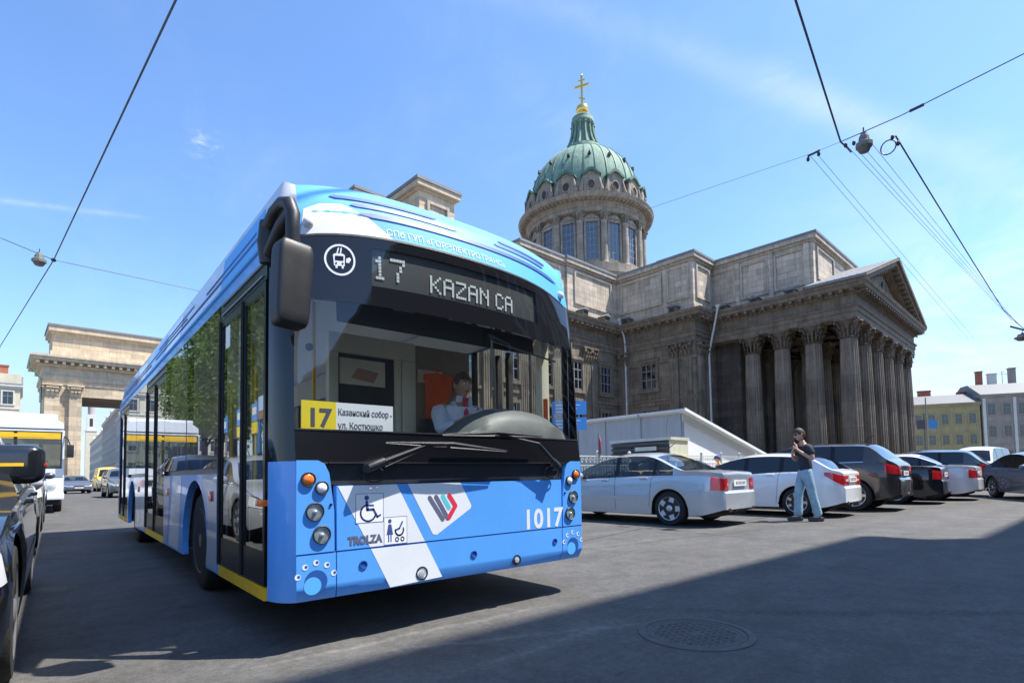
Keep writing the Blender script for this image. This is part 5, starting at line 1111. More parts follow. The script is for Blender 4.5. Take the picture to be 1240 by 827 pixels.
    # dark edging round the side glass, pillars
    for s in (1, -1):
        m_ = MB()
        for a, b in zip(sp['sw'], sp['sw'][1:]):
            P = [[tuple(S_(v, r, s)+Vector((0, s*.003, 0))) for v in (a[1]-.004, b[0]+.004)] for r in (5, 5.5, 6)]; m_.grid(P, 0, False, s < 0)
        a, b = sp['sw'][0][0], sp['sw'][-1][1]; n = 16
        P = [[tuple(S_(a+(b-a)*k/n, r, s)+Vector((0, s*.004, 0))) for k in range(n+1)] for r in (4.7, 5.03)]; m_.grid(P, 1, False, s < 0)
        Q('window_trim', m_, ['bus_black', trim or 'plastic_black'], bo)
    # shut lines of the doors and the bonnet
    m_ = MB()
    def line(x0, r0, x1, r1, s, n=8, w=.007):
        pts = [S_(x0+(x1-x0)*k/n, r0+(r1-r0)*k/n, s)+Vector((0, s*.0025, .0015)) for k in range(n+1)]
        tv = Vector((w, 0, 0)) if abs(x1-x0) < .3 else Vector((0, 0, w)); m_.grid([[tuple(p-tv/2) for p in pts], [tuple(p+tv/2) for p in pts]], 0, False, (s < 0) ^ (abs(x1-x0) >= .3) ^ True)
    for s in (1, -1):
        xb = (sp['sw'][0][1]+sp['sw'][1][0])/2; xa = fa+RA+.10; xc = min(ra-RA*.55, sp['sw'][1][1]+.06)
        line(xa, .3, xa-.02, 4.6, s); line(xb, .25, xb, 5, s); line(ra-RA-.06, .4, ra-RA-.02, 1.6, s); line(ra-RA-.02, 1.6, sp['sw'][1][1]+.05, 4.7, s)
        line(.55, 4.6, cw, 4.6, s, 10); 
    Q('shut_lines', m_, 'bus_black', bo)
    for s in (1, -1):
        for a in (sp['sw'][0][1]-.22, sp['sw'][1][1]-.18):
            p = S_(a, 3.1, s); h = MB(); h.bbox(p.x-.09, p.x+.09, p.y-.02, p.y+.035*1, p.z-.016, p.z+.016, .008) if s > 0 else h.bbox(p.x-.09, p.x+.09, p.y-.035, p.y+.02, p.z-.016, p.z+.016, .008); Q('handle', h, paint, bo)
        a = sp['sw'][0][0]+.10; p = S_(a, 4.9, s); h = MB(); h.ball((p.x+.03, p.y+s*.12, p.z+.07), .095, 14, 8, 0, (.75, 1.15, .78)); h.tube([(p.x+.05, p.y-.02*s, p.z), (p.x+.03, p.y+s*.08, p.z+.03)], .02, 6); Q('door_mirror', h, paint)
        # side rubbing strip
        m_ = MB(); P = [[tuple(S_(fa+RA+.06+(ra-fa-2*RA-.12)*k/12, r, s)+Vector((0, s*.006, 0))) for k in range(13)] for r in (1.35, 1.62)]; m_.grid(P, 0, False, s < 0); Q('side_moulding', m_, paint if kind != 'suv' else 'plastic_black', bo)
        m_ = MB(); P = [[tuple(S_(fa+RA+.0+(ra-fa-2*RA)*k/12, r, s)+Vector((0, s*.008, 0))) for k in range(13)] for r in (0, .35)]; m_.grid(P, 0, False, s < 0); Q('sill', m_, 'plastic_black' if kind == 'suv' else paint, bo)
    # tail: lamps wrapping the corner, plate, bumper, exhaust
    bz = belt(L-.1)
    for s in (1, -1):
        m_ = MB(); x0 = L-(.16 if kind == 'sedan' else .30 if kind == 'hatch' else .24); r0, r1 = (2.0, 4.05) if kind == 'sedan' else (2.05, 3.95) if kind == 'hatch' else (2.3, 4.0)
        n = 7; P = [[tuple(S_(x0+(L-x0)*(k/n), r0+(r1-r0)*t*(1 if kind != 'hatch' else (.45+.55*k/n))+(0 if kind != 'hatch' else (1-k/n)*.8), s)+Vector((-.002, s*.008, 0))) for k in range(n+1)] for t in (0, .33, .66, 1)]; m_.grid(P, 0, True, s < 0)
        w = halfw(L); z0, z1 = S_(L, r0, s).z, S_(L, r1, s).z; wi = .74 if kind == 'sedan' else .62 if kind == 'suv' else .42
        m_.bbox(X(L)-.014, X(L)+.01, min(s*w*wi, s*w*.995), max(s*w*wi, s*w*.995), z0, z1, .006); m_.box(X(L)-.0155, X(L), min(s*w*(wi+.08), s*w*.8), max(s*w*(wi+.08), s*w*.8), z0+(z1-z0)*.40, z0+(z1-z0)*.60, 1); Q('tail_lamp', m_, [tail, 'lamp_clear'], bo)
        m_ = MB(); n = 6; P = [[tuple(S_(.02+.32*k/n, 2.3+1.5*t, s)+Vector((.0, s*.007, .003))) for k in range(n+1)] for t in (0, .5, 1)]; m_.grid(P, 0, True, s < 0)
        w0 = halfw(0); m_.bbox(X(0)-.01, X(0)+.012, min(s*w0*.55, s*w0), max(s*w0*.55, s*w0), S_(0, 2.3, s).z, S_(0, 3.8, s).z, .005); Q('headlamp', m_, 'lamp_glass', bo)
    w = halfw(L); zb = bottom(L); m_ = MB()
    for s in (1, -1):
        n = 8; P = [[tuple(S_(ra+RA+.02+(L-ra-RA-.02)*k/n, r, s)+Vector((-.0, s*(.012+.012*k/n), 0))) for k in range(n+1)] for r in (0, .9, 1.75, 1.95)]; m_.grid(P, 0, True, s < 0)
    P = [[(X(L)+.012, -w*1.03, z)]+[(X(L)-.030-.035*(1-t*t), w*.985*t, z) for t in (-1, -.66, -.33, 0, .33, .66, 1)]+[(X(L)+.012, w*1.03, z)] for z in (zb, S_(L, .9, 1).z, S_(L, 1.7, 1).z)]; P.append([(X(L)+.01, w*1.02*t, S_(L, 1.95, 1).z+.01) for t in (-1, -.99, -.66, -.33, 0, .33, .66, .99, 1)]); m_.grid(P, 0, True, True); Q('rear_bumper', m_, paint, bo)
    m_ = MB(); m_.box(X(L)-.045, X(L)+.3, -w*.86, w*.86, zb-.045, zb+.02); m_.tube([(X(L)-.06, w*.55, zb-.03), (X(L)+.3, w*.55, zb-.03)], .03, 10, cap=False); Q('diffuser', m_, 'plastic_black', bo)
    m_ = MB(); P = [[(X(0)+.03+.05*(1-t*t), halfw(0)*1.02*t, z) for t in (-1, -.5, 0, .5, 1)] for z in (bottom(0), S_(0, 1.2, 1).z, S_(0, 2.0, 1).z)]; m_.grid(P, 0, True, False); Q('front_bumper', m_, paint, bo)
    m_ = MB(); g0, g1 = S_(0, 2.2, 1).z, S_(0, 3.7, 1).z; m_.bbox(X(0)-.01, X(0)+.016, -halfw(0)*.45, halfw(0)*.45, g0, g1, .006)
    for k in range(4): m_.box(X(0)+.016, X(0)+.021, -halfw(0)*.42, halfw(0)*.42, g0+(g1-g0)*(k+.4)/4, g0+(g1-g0)*(k+.6)/4, 1)
    m_.box(X(0)+.08, X(0)+.086, -halfw(0)*.6, halfw(0)*.6, bottom(0)+.05, S_(0, 1.0, 1).z, 0); Q('grille', m_, ['plastic_black', 'chrome'], bo)
    if plate:
        zp = S_(L, 2.7 if kind != 'suv' else 2.4, 1).z
        for xx, z, s in ((X(L)-.022, zp, -1), (X(0)+.095, S_(0, 1.55, 1).z, 1)):
            m_ = MB(); m_.box(xx-.006, xx+.006, -.26, .26, z-.056, z+.056, 0)
            for k in range(7): m_.box(xx+s*.0062, xx+s*.0068, -.21+.06*k, -.175+.06*k, z-.03, z+.03, 1) if s > 0 else m_.box(xx-.0068, xx-.0062, -.21+.06*k, -.175+.06*k, z-.03, z+.03, 1)
            Q('number_plate', m_, ['plate_white', 'print_dark'], bo)
    # wheels, arches, floor, cabin
    a, b = wheel_meshes(R, spokes)
    for xx in (fa, ra):
        for s in (1, -1):
            o = link('wheel', a, root); o.location = (X(xx), s*(hw-.035), R); o.rotation_euler = (0, 0, 0 if s < 0 else math.pi); WM[o.name] = Matrix()
            k = link('rim', b, o)
            m_ = MB(); P = [[(X(xx)+(RA-.004)*math.cos(math.pi*k/14), s*y, R*.98+(RA-.004)*math.sin(math.pi*k/14)) for k in range(15)] for y in (hw-.04, hw-.36)]; m_.grid(P, 0, True, s > 0); m_.prism([(X(xx)+RA*math.cos(math.pi*k/14), R*.9+RA*math.sin(math.pi*k/14)) for k in range(15)], 'y', s*(hw-.36)-.004, s*(hw-.36)+.004); Q('wheel_arch', m_, 'rubber')
    m_ = MB(); m_.box(X(L-.2), X(.2), -hw*.80, hw*.80, sp['sill']-.02, sp['sill']+.06); m_.box(X(ra-.4), X(fa+.4), -hw*.93, hw*.93, sp['sill']-.01, sp['sill']+.10); Q('floor', m_, 'rubber')
    m_ = MB(); bz = belt(2.2); m_.box(X(cw+.35), X(cw-.1), -hw*.8, hw*.8, .45, bz+.0); m_.box(X(bb+.0), X(rr+.05), -hw*.78, hw*.78, .5, bz-.02); Q('cabin', m_, 'cab_dark')
    for xx in (rf+.25, rr-.35 if kind != 'van' else rf+1.3):
        for s in (1, -1):
            m_ = MB(); y = s*hw*.42; m_.bbox(X(xx)-.28, X(xx)+.25, y-.24, y+.24, .40, .58, .05); m_.bbox(X(xx+.34), X(xx+.16), y-.23, y+.23, .5, bz+.14, .05); m_.bbox(X(xx+.38), X(xx+.27), y-.12, y+.12, bz+.16, bz+.34, .04); Q('seat', m_, 'cab_dark')
    m_ = MB(); q = Matrix.Translation((X(rf-.12), hw*.42, bz-.02)) @ Matrix.Rotation(R_(65), 4, 'Y'); m_.tube([q @ Vector((.18*math.cos(k*math.pi/10), .18*math.sin(k*math.pi/10), 0)) for k in range(21)], .014, 6, cap=False); Q('steering_wheel', m_, 'plastic_black')
    if rails:
        for s in (1, -1): m_ = MB(); m_.tube([tuple(S_(rf+.1+(rr-rf-.1)*k/8, 7.1, s)+Vector((0, 0, .01+.045*min(1, 4*min(k/8, 1-k/8))))) for k in range(9)], .018, 6); Q('roof_rail', m_, 'plastic_black', bo)
    m_ = MB(); m_.tube([(X(rr-.2), 0, roofz-.01), (X(rr+.05), 0, roofz+.17)], .008, 5); Q('aerial', m_, 'plastic_black', bo)
    return root
HN = R_(90+3.3)
PK = 'cars parked side by side in front of the cathedral'
car('parked_car', 'silver sedan with five spoke wheels parked nearest the trolleybus', 'sedan', 'paint_silver', (8.62, 5.75), HN, PK, spokes=5, anchor='rl', S=.97)
car('parked_car', 'white hatchback parked behind the walking man', 'hatch', 'paint_white', (11.85, 4.82), HN, PK, gl='car_glass_dark', spokes=7, anchor='rl', over=dict(W=1.72), S=.95)
car('parked_car', 'tall graphite brown suv with chrome window edging right of the white hatchback', 'suv', 'paint_graphite', (14.25, 4.52), HN, PK, gl='car_glass_dark', spokes=7, anchor='rl', trim='chrome', S=.95)
car('parked_car', 'black sedan with red tail lamps half hidden between the dark suv and the white sedan', 'sedan', 'paint_black', (17.6, 4.55), HN, PK, gl='car_glass_dark', spokes=5, anchor='rl')
car('parked_car', 'pearl white sedan with red tail lamps between two dark cars on the right', 'sedan', 'paint_pearl', (20.05, 4.22), HN, PK, gl='car_glass_dark', spokes=7, anchor='rl')
car('parked_car', 'dark grey estate parked last in the row, right of the pearl white sedan', 'suv', 'paint_grey', (23.1, 4.25), HN, PK, gl='car_glass_dark', spokes=7, anchor='rl', S=.93)
car('moving_car', 'dark grey sedan cut off by the right edge of the picture', 'sedan', 'paint_steel', (22.75, 3.30), math.atan2(-.50, -.866), None, spokes=9, anchor='rr', gl='car_glass_dark')
PB = 'cars parked further off on the square'
car('parked_car', 'white van with dark windows far off in front of the grey house', 'van', 'paint_white', (39.5, 6.2), R_(175), PB, cat='van', gl='car_glass_dark')
car('parked_car', 'white topped people carrier far off in front of the yellow house', 'van', 'paint_white', (36.0, 10.4), R_(200), PB, gl='car_glass_dark', over=dict(), S=.92)
car('parked_car', 'grey estate far off between the dark estate and the moving sedan', 'suv', 'paint_silver', (29.5, 6.2), R_(160), PB, S=.92)
car('parked_car', 'yellow taxi whose roof shows above the white hatchback', 'hatch', 'paint_yellow', (16.9, 10.6), R_(3), PB, S=1.0)
# the left kerb, all noses towards the viewer
HS = R_(-90); PL = 'cars parked along the left kerb'
car('parked_car', 'black car at the left edge with big door mirror and tyre close up', 'sedan', 'paint_black', (-.135, 3.76), HS, PL, gl='car_glass_dark', spokes=5, anchor='fl', S=1.0, over=dict(R=.345))
car('parked_car', 'pale silver car behind the black car at the left edge', 'hatch', 'paint_silver', (-.30, 9.4), HS, PL, spokes=7, anchor='fl')
car('parked_car', 'dark grey car between the pale silver car and the white minibus', 'suv', 'paint_grey', (-.16, 14.4), HS, PL, gl='car_glass_dark', anchor='fl', S=.95)
car('moving_car', 'blue grey car in the street beyond the minibus, facing the viewer', 'hatch', 'paint_steel', (1.2, 55.0), R_(-84), 'cars in the far street', cat='car')
car('moving_car', 'olive grey estate just left of the trolleybus in the far street', 'suv', 'paint_olive', (3.15, 39.5), R_(-88), 'cars in the far street')
car('moving_car', 'yellow van behind the olive estate in the far street', 'van', 'paint_yellow', (3.8, 62), R_(-88), 'cars in the far street', cat='van', S=1.05)
# long door mirror with its gold lamp strip on the near black car
# ---------------------------------------------------------------- white minibus at the left kerb
mbs = thing('minibus', 'white minibus with yellow header strip standing at the left kerb', 'minibus', (-.92, 25.5, 0))
N_ = lambda nm, m_, mt, par=None, **k: part(nm, m_, mt, par or mbs, True, **k)
mx0, mx1, my0, my1 = -2.05, .22, 22.0, 29.0
def mprof(y): return 1 if y > my0+.3 else .93+.07*(y-my0)/.3
m_ = MB()
secs = [(my0-.10, .90, 1.25), (my0-.02, .96, 1.25), (my0+.10, 1, 1.25)]
cs_ = [(-1, .45), (-1.0, 1.30)]
m_.prism([(mx0+.06, .42), (mx1-.06, .42), (mx1, .60), (mx1, 1.40), (mx0, 1.40), (mx0, .60)], 'y', my0, my1); m_.box(mx0, mx1, my0+.16, my1, 1.40, 1.48); N_('body', m_, 'paint_white')
m_ = MB(); m_.prism([(mx0, 2.50), (mx1, 2.50), (mx1-.03, 2.80), (mx1-.22, 2.95), (-.9, 3.02), (mx0+.22, 2.95), (mx0+.03, 2.80)], 'y', my0+.1, my1); m_.bbox(-1.9, .05, my0+.3, my0+2.2, 2.95, 3.10, .05); N_('roof', m_, 'paint_white')
for x in (mx0, mx1-.08): N_('pillar', MB().box(x, x+.08, my0+.02, my0+.12, 1.40, 2.55), 'paint_white')
N_('pillar', MB().box(-.96, -.88, my0+.0, my0+.06, 1.40, 2.50), 'plastic_black')
for x0, x1 in ((mx0+.08, -.96), (-.88, mx1-.08)): N_('windscreen', MB().box(x0, x1, my0+.04, my0+.05, 1.42, 2.40), 'car_glass')
m_ = MB(); m_.box(mx0+.08, mx1-.08, my0+.0, my0+.035, 2.30, 2.50); N_('header_strip', m_, 'bus_yellow')
for x in (mx0+.3, mx1-.3):
    m_ = MB(); m_.lathe([(.14, 0), (.14, .02), (.11, .035), (0, .05)], 20, M=Matrix.Translation((x, my0, .86)) @ Matrix.Rotation(R_(90), 4, 'X')); N_('headlight', m_, 'lamp_glass')
m_ = MB(); m_.bbox(-1.5, -.34, my0-.02, my0+.02, .78, .98, .01); N_('grille', m_, 'plastic_black'); m_ = MB(); m_.bbox(mx0-.02, mx1+.02, my0-.10, my0+.06, .42, .62, .03); N_('bumper', m_, 'paint_white')
m_ = MB(); m_.box(-1.18, -.66, my0-.112, my0-.10, .46, .57); N_('number_plate', m_, 'plate_white')
for s, x in ((-1, mx0-.14), (1, mx1+.14)):
    m_ = MB(); m_.bbox(x-.09, x+.09, my0-.22, my0-.12, 1.72, 2.12, .03); m_.tube([(x, my0-.15, 2.1), (x-s*.06, my0-.1, 2.3), (x-s*.16, my0+.05, 2.4)], .02, 6); N_('door_mirror', m_, 'plastic_black')
for y0 in (my0+.35, my0+1.6, my0+2.9, my0+4.2, my0+5.5):
    for x in (mx1-.012, mx0+.002): N_('window', MB().box(x, x+.01, y0, y0+1.15, 1.50, 2.40), 'car_glass_dark')
    for x in (mx1-.05, mx0): N_('pillar', MB().box(x, x+.05, y0+1.15, y0+1.25, 1.48, 2.52), 'paint_white')
for yy in (my0+1.25, my0+5.4):
    for s, x in ((-1, mx0+.03), (1, mx1-.03)):
        q = Matrix.Translation((x, yy, .40)) @ Matrix.Rotation(s*R_(90), 4, 'Y'); m_ = MB(); m_.lathe([(.24, 0), (.37, 0), (.40, -.03), (.40, -.2), (.24, -.22)], 28, M=q); w = N_('wheel', m_, 'rubber'); m_ = MB(); m_.lathe([(.25, -.02), (.2, -.06), (.08, 0), (0, .01)], 20, M=q); N_('rim', m_, 'lamp_shell', w)
m_ = MB(); m_.box(mx0+.1, mx1-.1, my0+.2, my1-.1, .25, .46); N_('underbody', m_, 'rubber')
for x0, x1, z0_, z1 in ((mx0+.05, mx1-.05, 2.50, 2.53), (mx0+.05, mx1-.05, 1.385, 1.42)): N_('gasket', MB().box(x0, x1, my0-.004, my0+.04, z0_, z1), 'rubber')
for x in (mx0+.06, mx1-.09): N_('gasket', MB().box(x, x+.03, my0-.004, my0+.04, 1.42, 2.50), 'rubber')
N_('roof_seam', MB().box(mx0-.004, mx1+.004, my0+.092, my0+.098, 2.60, 2.63), 'rubber')
m_ = MB(); m_.box(mx0+.02, mx1-.02, my0-.003, my0, 1.10, 1.125); N_('seam', m_, 'pole_grey')
for x0, x1 in ((-1.75, -1.15), (-.75, -.15)): m_ = MB(); m_.tube([(x0, my0-.03, 1.40), (x1, my0-.03, 1.62)], .012, 6); N_('wiper', m_, 'plastic_black')
m_ = MB(); m_.box(-1.6, -.25, my0-.006, my0-.001, 2.345, 2.455)
m_.v = [(x, y, z) for x, y, z in m_.v]; N_('roller_blind', m_, 'bus_yellow')
for x in (mx0+.55, mx1-.55): m_ = MB(); m_.lathe([(.07, 0), (.07, .02), (0, .03)], 16, M=Matrix.Translation((x, my0, .86)) @ Matrix.Rotation(R_(90), 4, 'X')); N_('indicator', m_, 'lamp_amber')
# near black car: long mirror head with its lamp strip
nm = [o for o in bpy.data.objects if o.get('label', '').startswith('black car at the left edge')][0]
for ch in [o for o in bpy.data.objects if o.parent == nm and o.name.startswith('door_mirror')]: bpy.data.objects.remove(ch)
for s, xo in ((1, -.225), (-1, -1.93)):
    m_ = MB(); bm = bmesh.new(); bmesh.ops.create_cube(bm, size=1); bmesh.ops.bevel(bm, geom=bm.edges[:], offset=.24, segments=5, affect='EDGES', profile=.5)
    bm.verts.index_update(); M = Matrix.Translation((xo, 4.55, 1.105)) @ Matrix.Diagonal((.36, .21, .24, 1)) ; m_.add([tuple(v.co) for v in bm.verts], [[w.index for w in f.verts] for f in bm.faces], 0, True, M); bm.free()
    m_.tube([(xo-s*.10, 4.60, 1.02), (xo-s*.22, 4.64, .98)], [.05, .06], 8, 0); mo = part('door_mirror', m_, 'paint_black', nm, False); mo.matrix_basis = (Matrix.Translation(Vector(nm.location)) @ Matrix.Rotation(nm.rotation_euler[2], 4, 'Z') @ Matrix.Diagonal((*nm.scale, 1))).inverted()
    m_ = MB(); n = 14; P = [[(xo-s*.17+s*.345*t, 4.55-.112+.05*max(0, t-.6)**1.5*3.2+.03*max(0, .25-t)*2, 1.10+dz_+.004*t) for t in [k/n for k in range(n+1)]] for dz_ in (-.010, 0, .010)]; m_.grid(P, 0, True, s < 0); m_.ball((xo+s*.165, 4.55-.03, 1.10), .026, 8, 6, 1); so_ = part('lamp_strip', m_, ['bus_yellow', 'lamp_red'], mo, False)
# ---------------------------------------------------------------- white entrance shed in front of the cathedral
shd = thing('entrance_shed', 'white shed with mono pitched roof, lit end wall and side wall greyed for shade', 'shed', (22.6, 14.0, 0), R_(0))
H_ = lambda nm, m_, mt, par=None, **k: part(nm, m_, mt, par or shd, True, **k)
x0, x1, y0, y1, zt_, zl = 22.6, 30.6, 14.2, 21.0, 3.80, 1.75
m_ = MB(); m_.box(x0, x0+.15, y0, y1, .1, zt_-.1); H_('side_wall', m_, 'kiosk_shade_grey')  # white shed's side turned from the sun: shade put into the grey colour
m_ = MB(); m_.prism([(x0+.153, .1), (x1, .1), (x1, zl-.02), (x0+.153, zt_-.12)], 'y', y0+.01, y0+.16); H_('end_wall', m_, 'kiosk_white')
m_ = MB(); m_.box(x0-.02, x0, y0, y1, 1.62, 1.65); H_('joint', m_, 'kiosk_dark')
m_ = MB(); m_.prism([(x0-.28, zt_-.02), (x0-.28, zt_+.10), (x1+.25, zl), (x1+.25, zl-.12)], 'y', y0-.30, y1+.2); H_('roof', m_, 'kiosk_lid')
m_ = MB(); m_.prism([(x0-.28, zt_+.0), (x0-.28, zt_+.14), (x1+.25, zl+.04), (x1+.25, zl-.10)], 'y', y0-.35, y0-.302); H_('roof_edge', m_, 'kiosk_white'); m_ = MB(); m_.prism([(x0-.02, zt_-.46), (x0-.02, zt_-.10), (x1-.1, zl-.10), (x1-1.4, zl-.10)], 'y', y0-.03, y0+.005); H_('fascia', m_, 'kiosk_lid')
for y in (14.3, 16.6, 18.9, 20.9): H_('post', MB().box(x0-.06, x0-.021, y-.05, y+.05, .1, zt_-.05), 'kiosk_shade_grey')
m_ = MB(); m_.tube([(x0-.3, 16.5, zt_+.12), (x0-.3, 16.5, zt_-.15)], .05, 6); H_('spout', m_, 'kiosk_shade_grey')
# low kiosk with louvred side behind the silver sedan
kk = thing('kiosk', 'low dark louvred kiosk with pale end panel behind the silver sedan', 'kiosk', (16.4, 11.7, 0))
m_ = MB(); m_.box(15.95, 17.0, 10.55, 13.0, .05, 1.95); part('body', m_, 'kiosk_dark', kk); m_ = MB(); m_.box(15.9, 17.05, 10.45, 13.1, 2.06, 2.16); part('lid', m_, 'kiosk_pale', kk)
m_ = MB(); m_.box(15.93, 17.02, 10.50, 10.54, .6, 2.05); part('end_panel', m_, 'kiosk_pale', kk)
sl = MB(); sl.prism([(0, 0), (-.10, -.08), (-.10, -.11), (.0, -.04)], 'y', 10.56, 13.0); sl_me = None
for k in range(7):
    m_ = MB(); z_ = 2.04-.17*k; m_.prism([(15.945, z_), (15.86, z_-.06), (15.86, z_-.11), (15.945, z_-.06)], 'y', 10.56, 13.0); part('slat', m_, 'kiosk_dark', kk)
m_ = MB(); m_.box(15.84, 15.86, 11.0, 11.9, 1.72, 1.86); part('sign_strip', m_, 'kiosk_pale', kk); m_ = MB(); m_.tube([(16.2, 10.8, 2.1), (16.22, 10.8, 2.6), (16.32, 10.8, 2.9)], .02, 6); part('aerial', m_, 'lamp_shell', kk)
# fence of scrolled iron panels
def fence(xa, xb, y, h, label):
    f = thing('fence', label, 'fence', (xa, y, 0)); n = int((xb-xa)/1.6); me = [None]*2
    pn = MB()
    pn.box(0, 1.54, -.02, .02, .25, .29); pn.box(0, 1.54, -.02, .02, h-.32, h-.29); pn.box(0, 1.54, -.02, .02, h-.04, h)
    for k in range(12): x = .06+k*.129; pn.box(x-.01, x+.01, -.01, .01, .28, h-.30)
    for k in range(8):
        cx_ = .10+k*.19; pn.tube([(cx_+(.10-.012*a)*math.cos(a*.8)*.8, 0, h-.165+(.11-.012*a)*math.sin(a*.8)) for a in range(9)], .014, 5)
    pst = MB(); pst.box(-.04, .04, -.04, .04, .0, h+.06); pst.ball((0, 0, h+.1), .06, 8, 6)
    pm, qm = pn.mesh('fence_panel', 'fence_paint'), pst.mesh('post', 'fence_paint')
    for k in range(n+1):
        o = link('post', qm, f); o.location = (k*1.6, 0, 0)
        if k < n: o = link('fence_panel', pm, f); o.location = (k*1.6+.03, 0, 0)
    return f
fence(9.8, 15.6, 11.2, 1.52, 'low pale iron fence with scrolled top behind the silver sedan'); fence(17.4, 28.5, 12.1, 1.62, 'pale iron fence with scrolled top in front of the white shed')
# signs
def post_sign(label, loc, h, r=.035, cat='sign', group=None, nm='road_sign'):
    s = thing(nm, label, cat, loc, 0, group); m_ = MB(); m_.tube([(0, 0, 0), (0, 0, h)], r, 8); part('post', m_, 'pole_grey', s, False); return s
s1 = post_sign('blue two part information sign on a post beyond the trolleybus windscreen', (11.55, 11.0, 0), 3.2)
q = Matrix.Rotation(R_(-40), 4, 'Z')
for z0_, z1 in ((2.20, 2.62), (2.66, 3.10)):
    m_ = MB(); m_.box(-.50, .50, -.06, -.04, z0_+.04, z1, 0, q)
    for k in range(3): m_.box(-.40, .12+.1*k, -.063, -.0605, z0_+.11+.1*k, z0_+.135+.1*k, 1, q)
    part('sign_panel', m_, ['sign_blue', 'sign_white'], s1, False)
s2 = post_sign('round red no entry sign seen half edge on beside the blue sign', (12.55, 10.75, 0), 2.15); q = Matrix.Rotation(R_(42), 4, 'Z')
m_ = MB(); m_.disc(tuple(q @ Vector((0, -.04, 1.78))), tuple(q @ Vector((0, -1, 0))), .26, .015, 28, 0); m_.box(-.18, .18, -.060, -.0555, 1.73, 1.83, 1, q); part('disc', m_, ['sign_red', 'sign_white'], s2, False)
for i, (x, y, z_, col) in enumerate(((-2.75, 17.6, 3.05, 'sign_blue'), (-2.75, 19.4, 3.05, 'sign_blue'), (-2.9, 22.0, 3.0, 'sign_blue'))):
    s = post_sign(('bus stop sign board nearest the pavement edge mirrored in the front door glass', 'bus stop sign board second along the kerb mirrored in the door glass', 'blue road sign on the left pavement mirrored in the side windows')[i], (x, y, .12), z_+.2, group='sign posts along the left pavement')
    m_ = MB(); m_.box(.03, .05, -.28, .28, z_-.45, z_+.10, 0)
    if i < 2: m_.box(.051, .054, -.22, .22, z_-.25, z_-.02, 1)
    else: m_.box(.051, .054, -.15, .15, z_-.3, z_-.05, 1)
    part('sign_panel', m_, [col, 'sign_white'], s, False)
    if i < 2: m_ = MB(); m_.box(.03, .05, -.28, .28, z_-.82, z_-.48, 0); part('timetable', m_, 'sign_yellow', s, False)
lp = post_sign('tall grey post with square signs in front of the yellow house', (74, 15.9, .12), 8.6, .06, 'sign post', None, 'sign_post')
q = Matrix.Rotation(R_(-60), 4, 'Z')
for z0_, z1, a in ((5.1, 6.1, 'sign_blue'),): m_ = MB(); m_.box(-.95, -.15, -.12, -.1, z0_, z1, 0, q); m_.box(.15, .95, -.12, -.1, z0_, z1, 1, q); part('sign_panel', m_, ['print_dark', a], lp, False)
# ---------------------------------------------------------------- overhead wires
def sag(pts, s, n=10):
    out = []
    for a, b in zip(pts, pts[1:]):
        a, b = Vector(a), Vector(b)
        for k in range(n): t = k/n; p = a.lerp(b, t); p.z -= s*4*t*(1-t); out.append(tuple(p))
    return out+[pts[-1]]
def wire(label, pts, r, s=0.0, group='overhead wires', nm='overhead_wire', cat='wire'):
    m_ = MB(); m_.tube(sag(pts, s), r, 6); o = part(nm, m_, 'wire'); return tag(o, label, cat, group)
wire('thick dark cable crossing the sky diagonally on the left', [(1.75, 0, 7.0), (1.05, 7.62, 7.0), (-.13, 19.02, 7.0), (-1.97, 32.87, 7.0), (-4.6, 60, 7.0)], .014)
wire('thin span wire running behind the trolleybus roof on the left', [(-9, 17.6, 7.5), (-1.14, 18.05, 7.0), (-.13, 19.02, 7.0), (3.4, 19.42, 7.0), (20, 20.5, 7.6)], .009)
wire('thick dark cable dropping from the top edge to the right junction', [(0.5, 1.3, 7.0), (7.13, 2.66, 7.0), (10.94, 3.41, 7.0)], .015)
wire('span wire from the right edge through the hanging lamp', [(10.4, -4, 7.4), (10.73, .92, 7.02), (10.93, 2.48, 7.0), (10.94, 3.41, 7.0)], .008)
wire('faint span wire reaching from the right junction towards the dome', [(10.94, 3.41, 7.0), (10.9, 3.94, 7.0), (10.32, 6.86, 7.0), (9.6, 14, 7.2), (9.0, 26, 8.0)], .0035)
wire('thick sagging cable from the lamp down to the far right', [(11.54, 2.71, 7.0), (14.89, 2.86, 7.0), (20.79, 3.11, 7.0), (27.78, 3.39, 7.0), (32.17, 3.34, 7.0), (36, 3.2, 7.3)], .014)
for k, (a, b) in enumerate((((11.14, 3.38, 7.0), (30.13, 3.44, 7.0)), ((11.35, 3.30, 7.0), (30.57, 3.42, 7.0)), ((11.34, 3.20, 7.0), (31.02, 3.39, 7.0)), ((11.45, 3.06, 7.0), (31.44, 3.39, 7.0)), ((11.01, 3.95, 7.0), (33, 5.3, 7.0)), ((11.02, 3.84, 7.0), (33, 5.1, 7.0)))):
    wire(['uppermost', 'second', 'third', 'fourth', 'fifth', 'lowest'][k]+' of the thin parallel trolley wires receding to the far right', [a, b], .0042, 0, 'thin trolley wires')
def lamp(label, loc, r=.16):
    t = thing('hanging_lamp', label, 'lamp', loc, 0, 'lamps hung on the span wires'); m_ = MB(); m_.lathe([(.05, .02), (.06, -.03), (r*.62, -.05), (r*.70, -.14), (r*1.05, -.17), (r*1.05, -.24), (r*.9, -.25)], 8, smooth=False); part('shade', m_, 'lamp_shell', t, False)
    m_ = MB(); m_.lathe([(r*.9, -.25), (r*.6, -.33), (0, -.35)], 8, smooth=False); part('glass', m_, 'lamp_skirt', t, False); m_ = MB(); m_.tube([(0, 0, .02), (0, 0, .12)], .012, 6); part('hook', m_, 'wire', t, False)
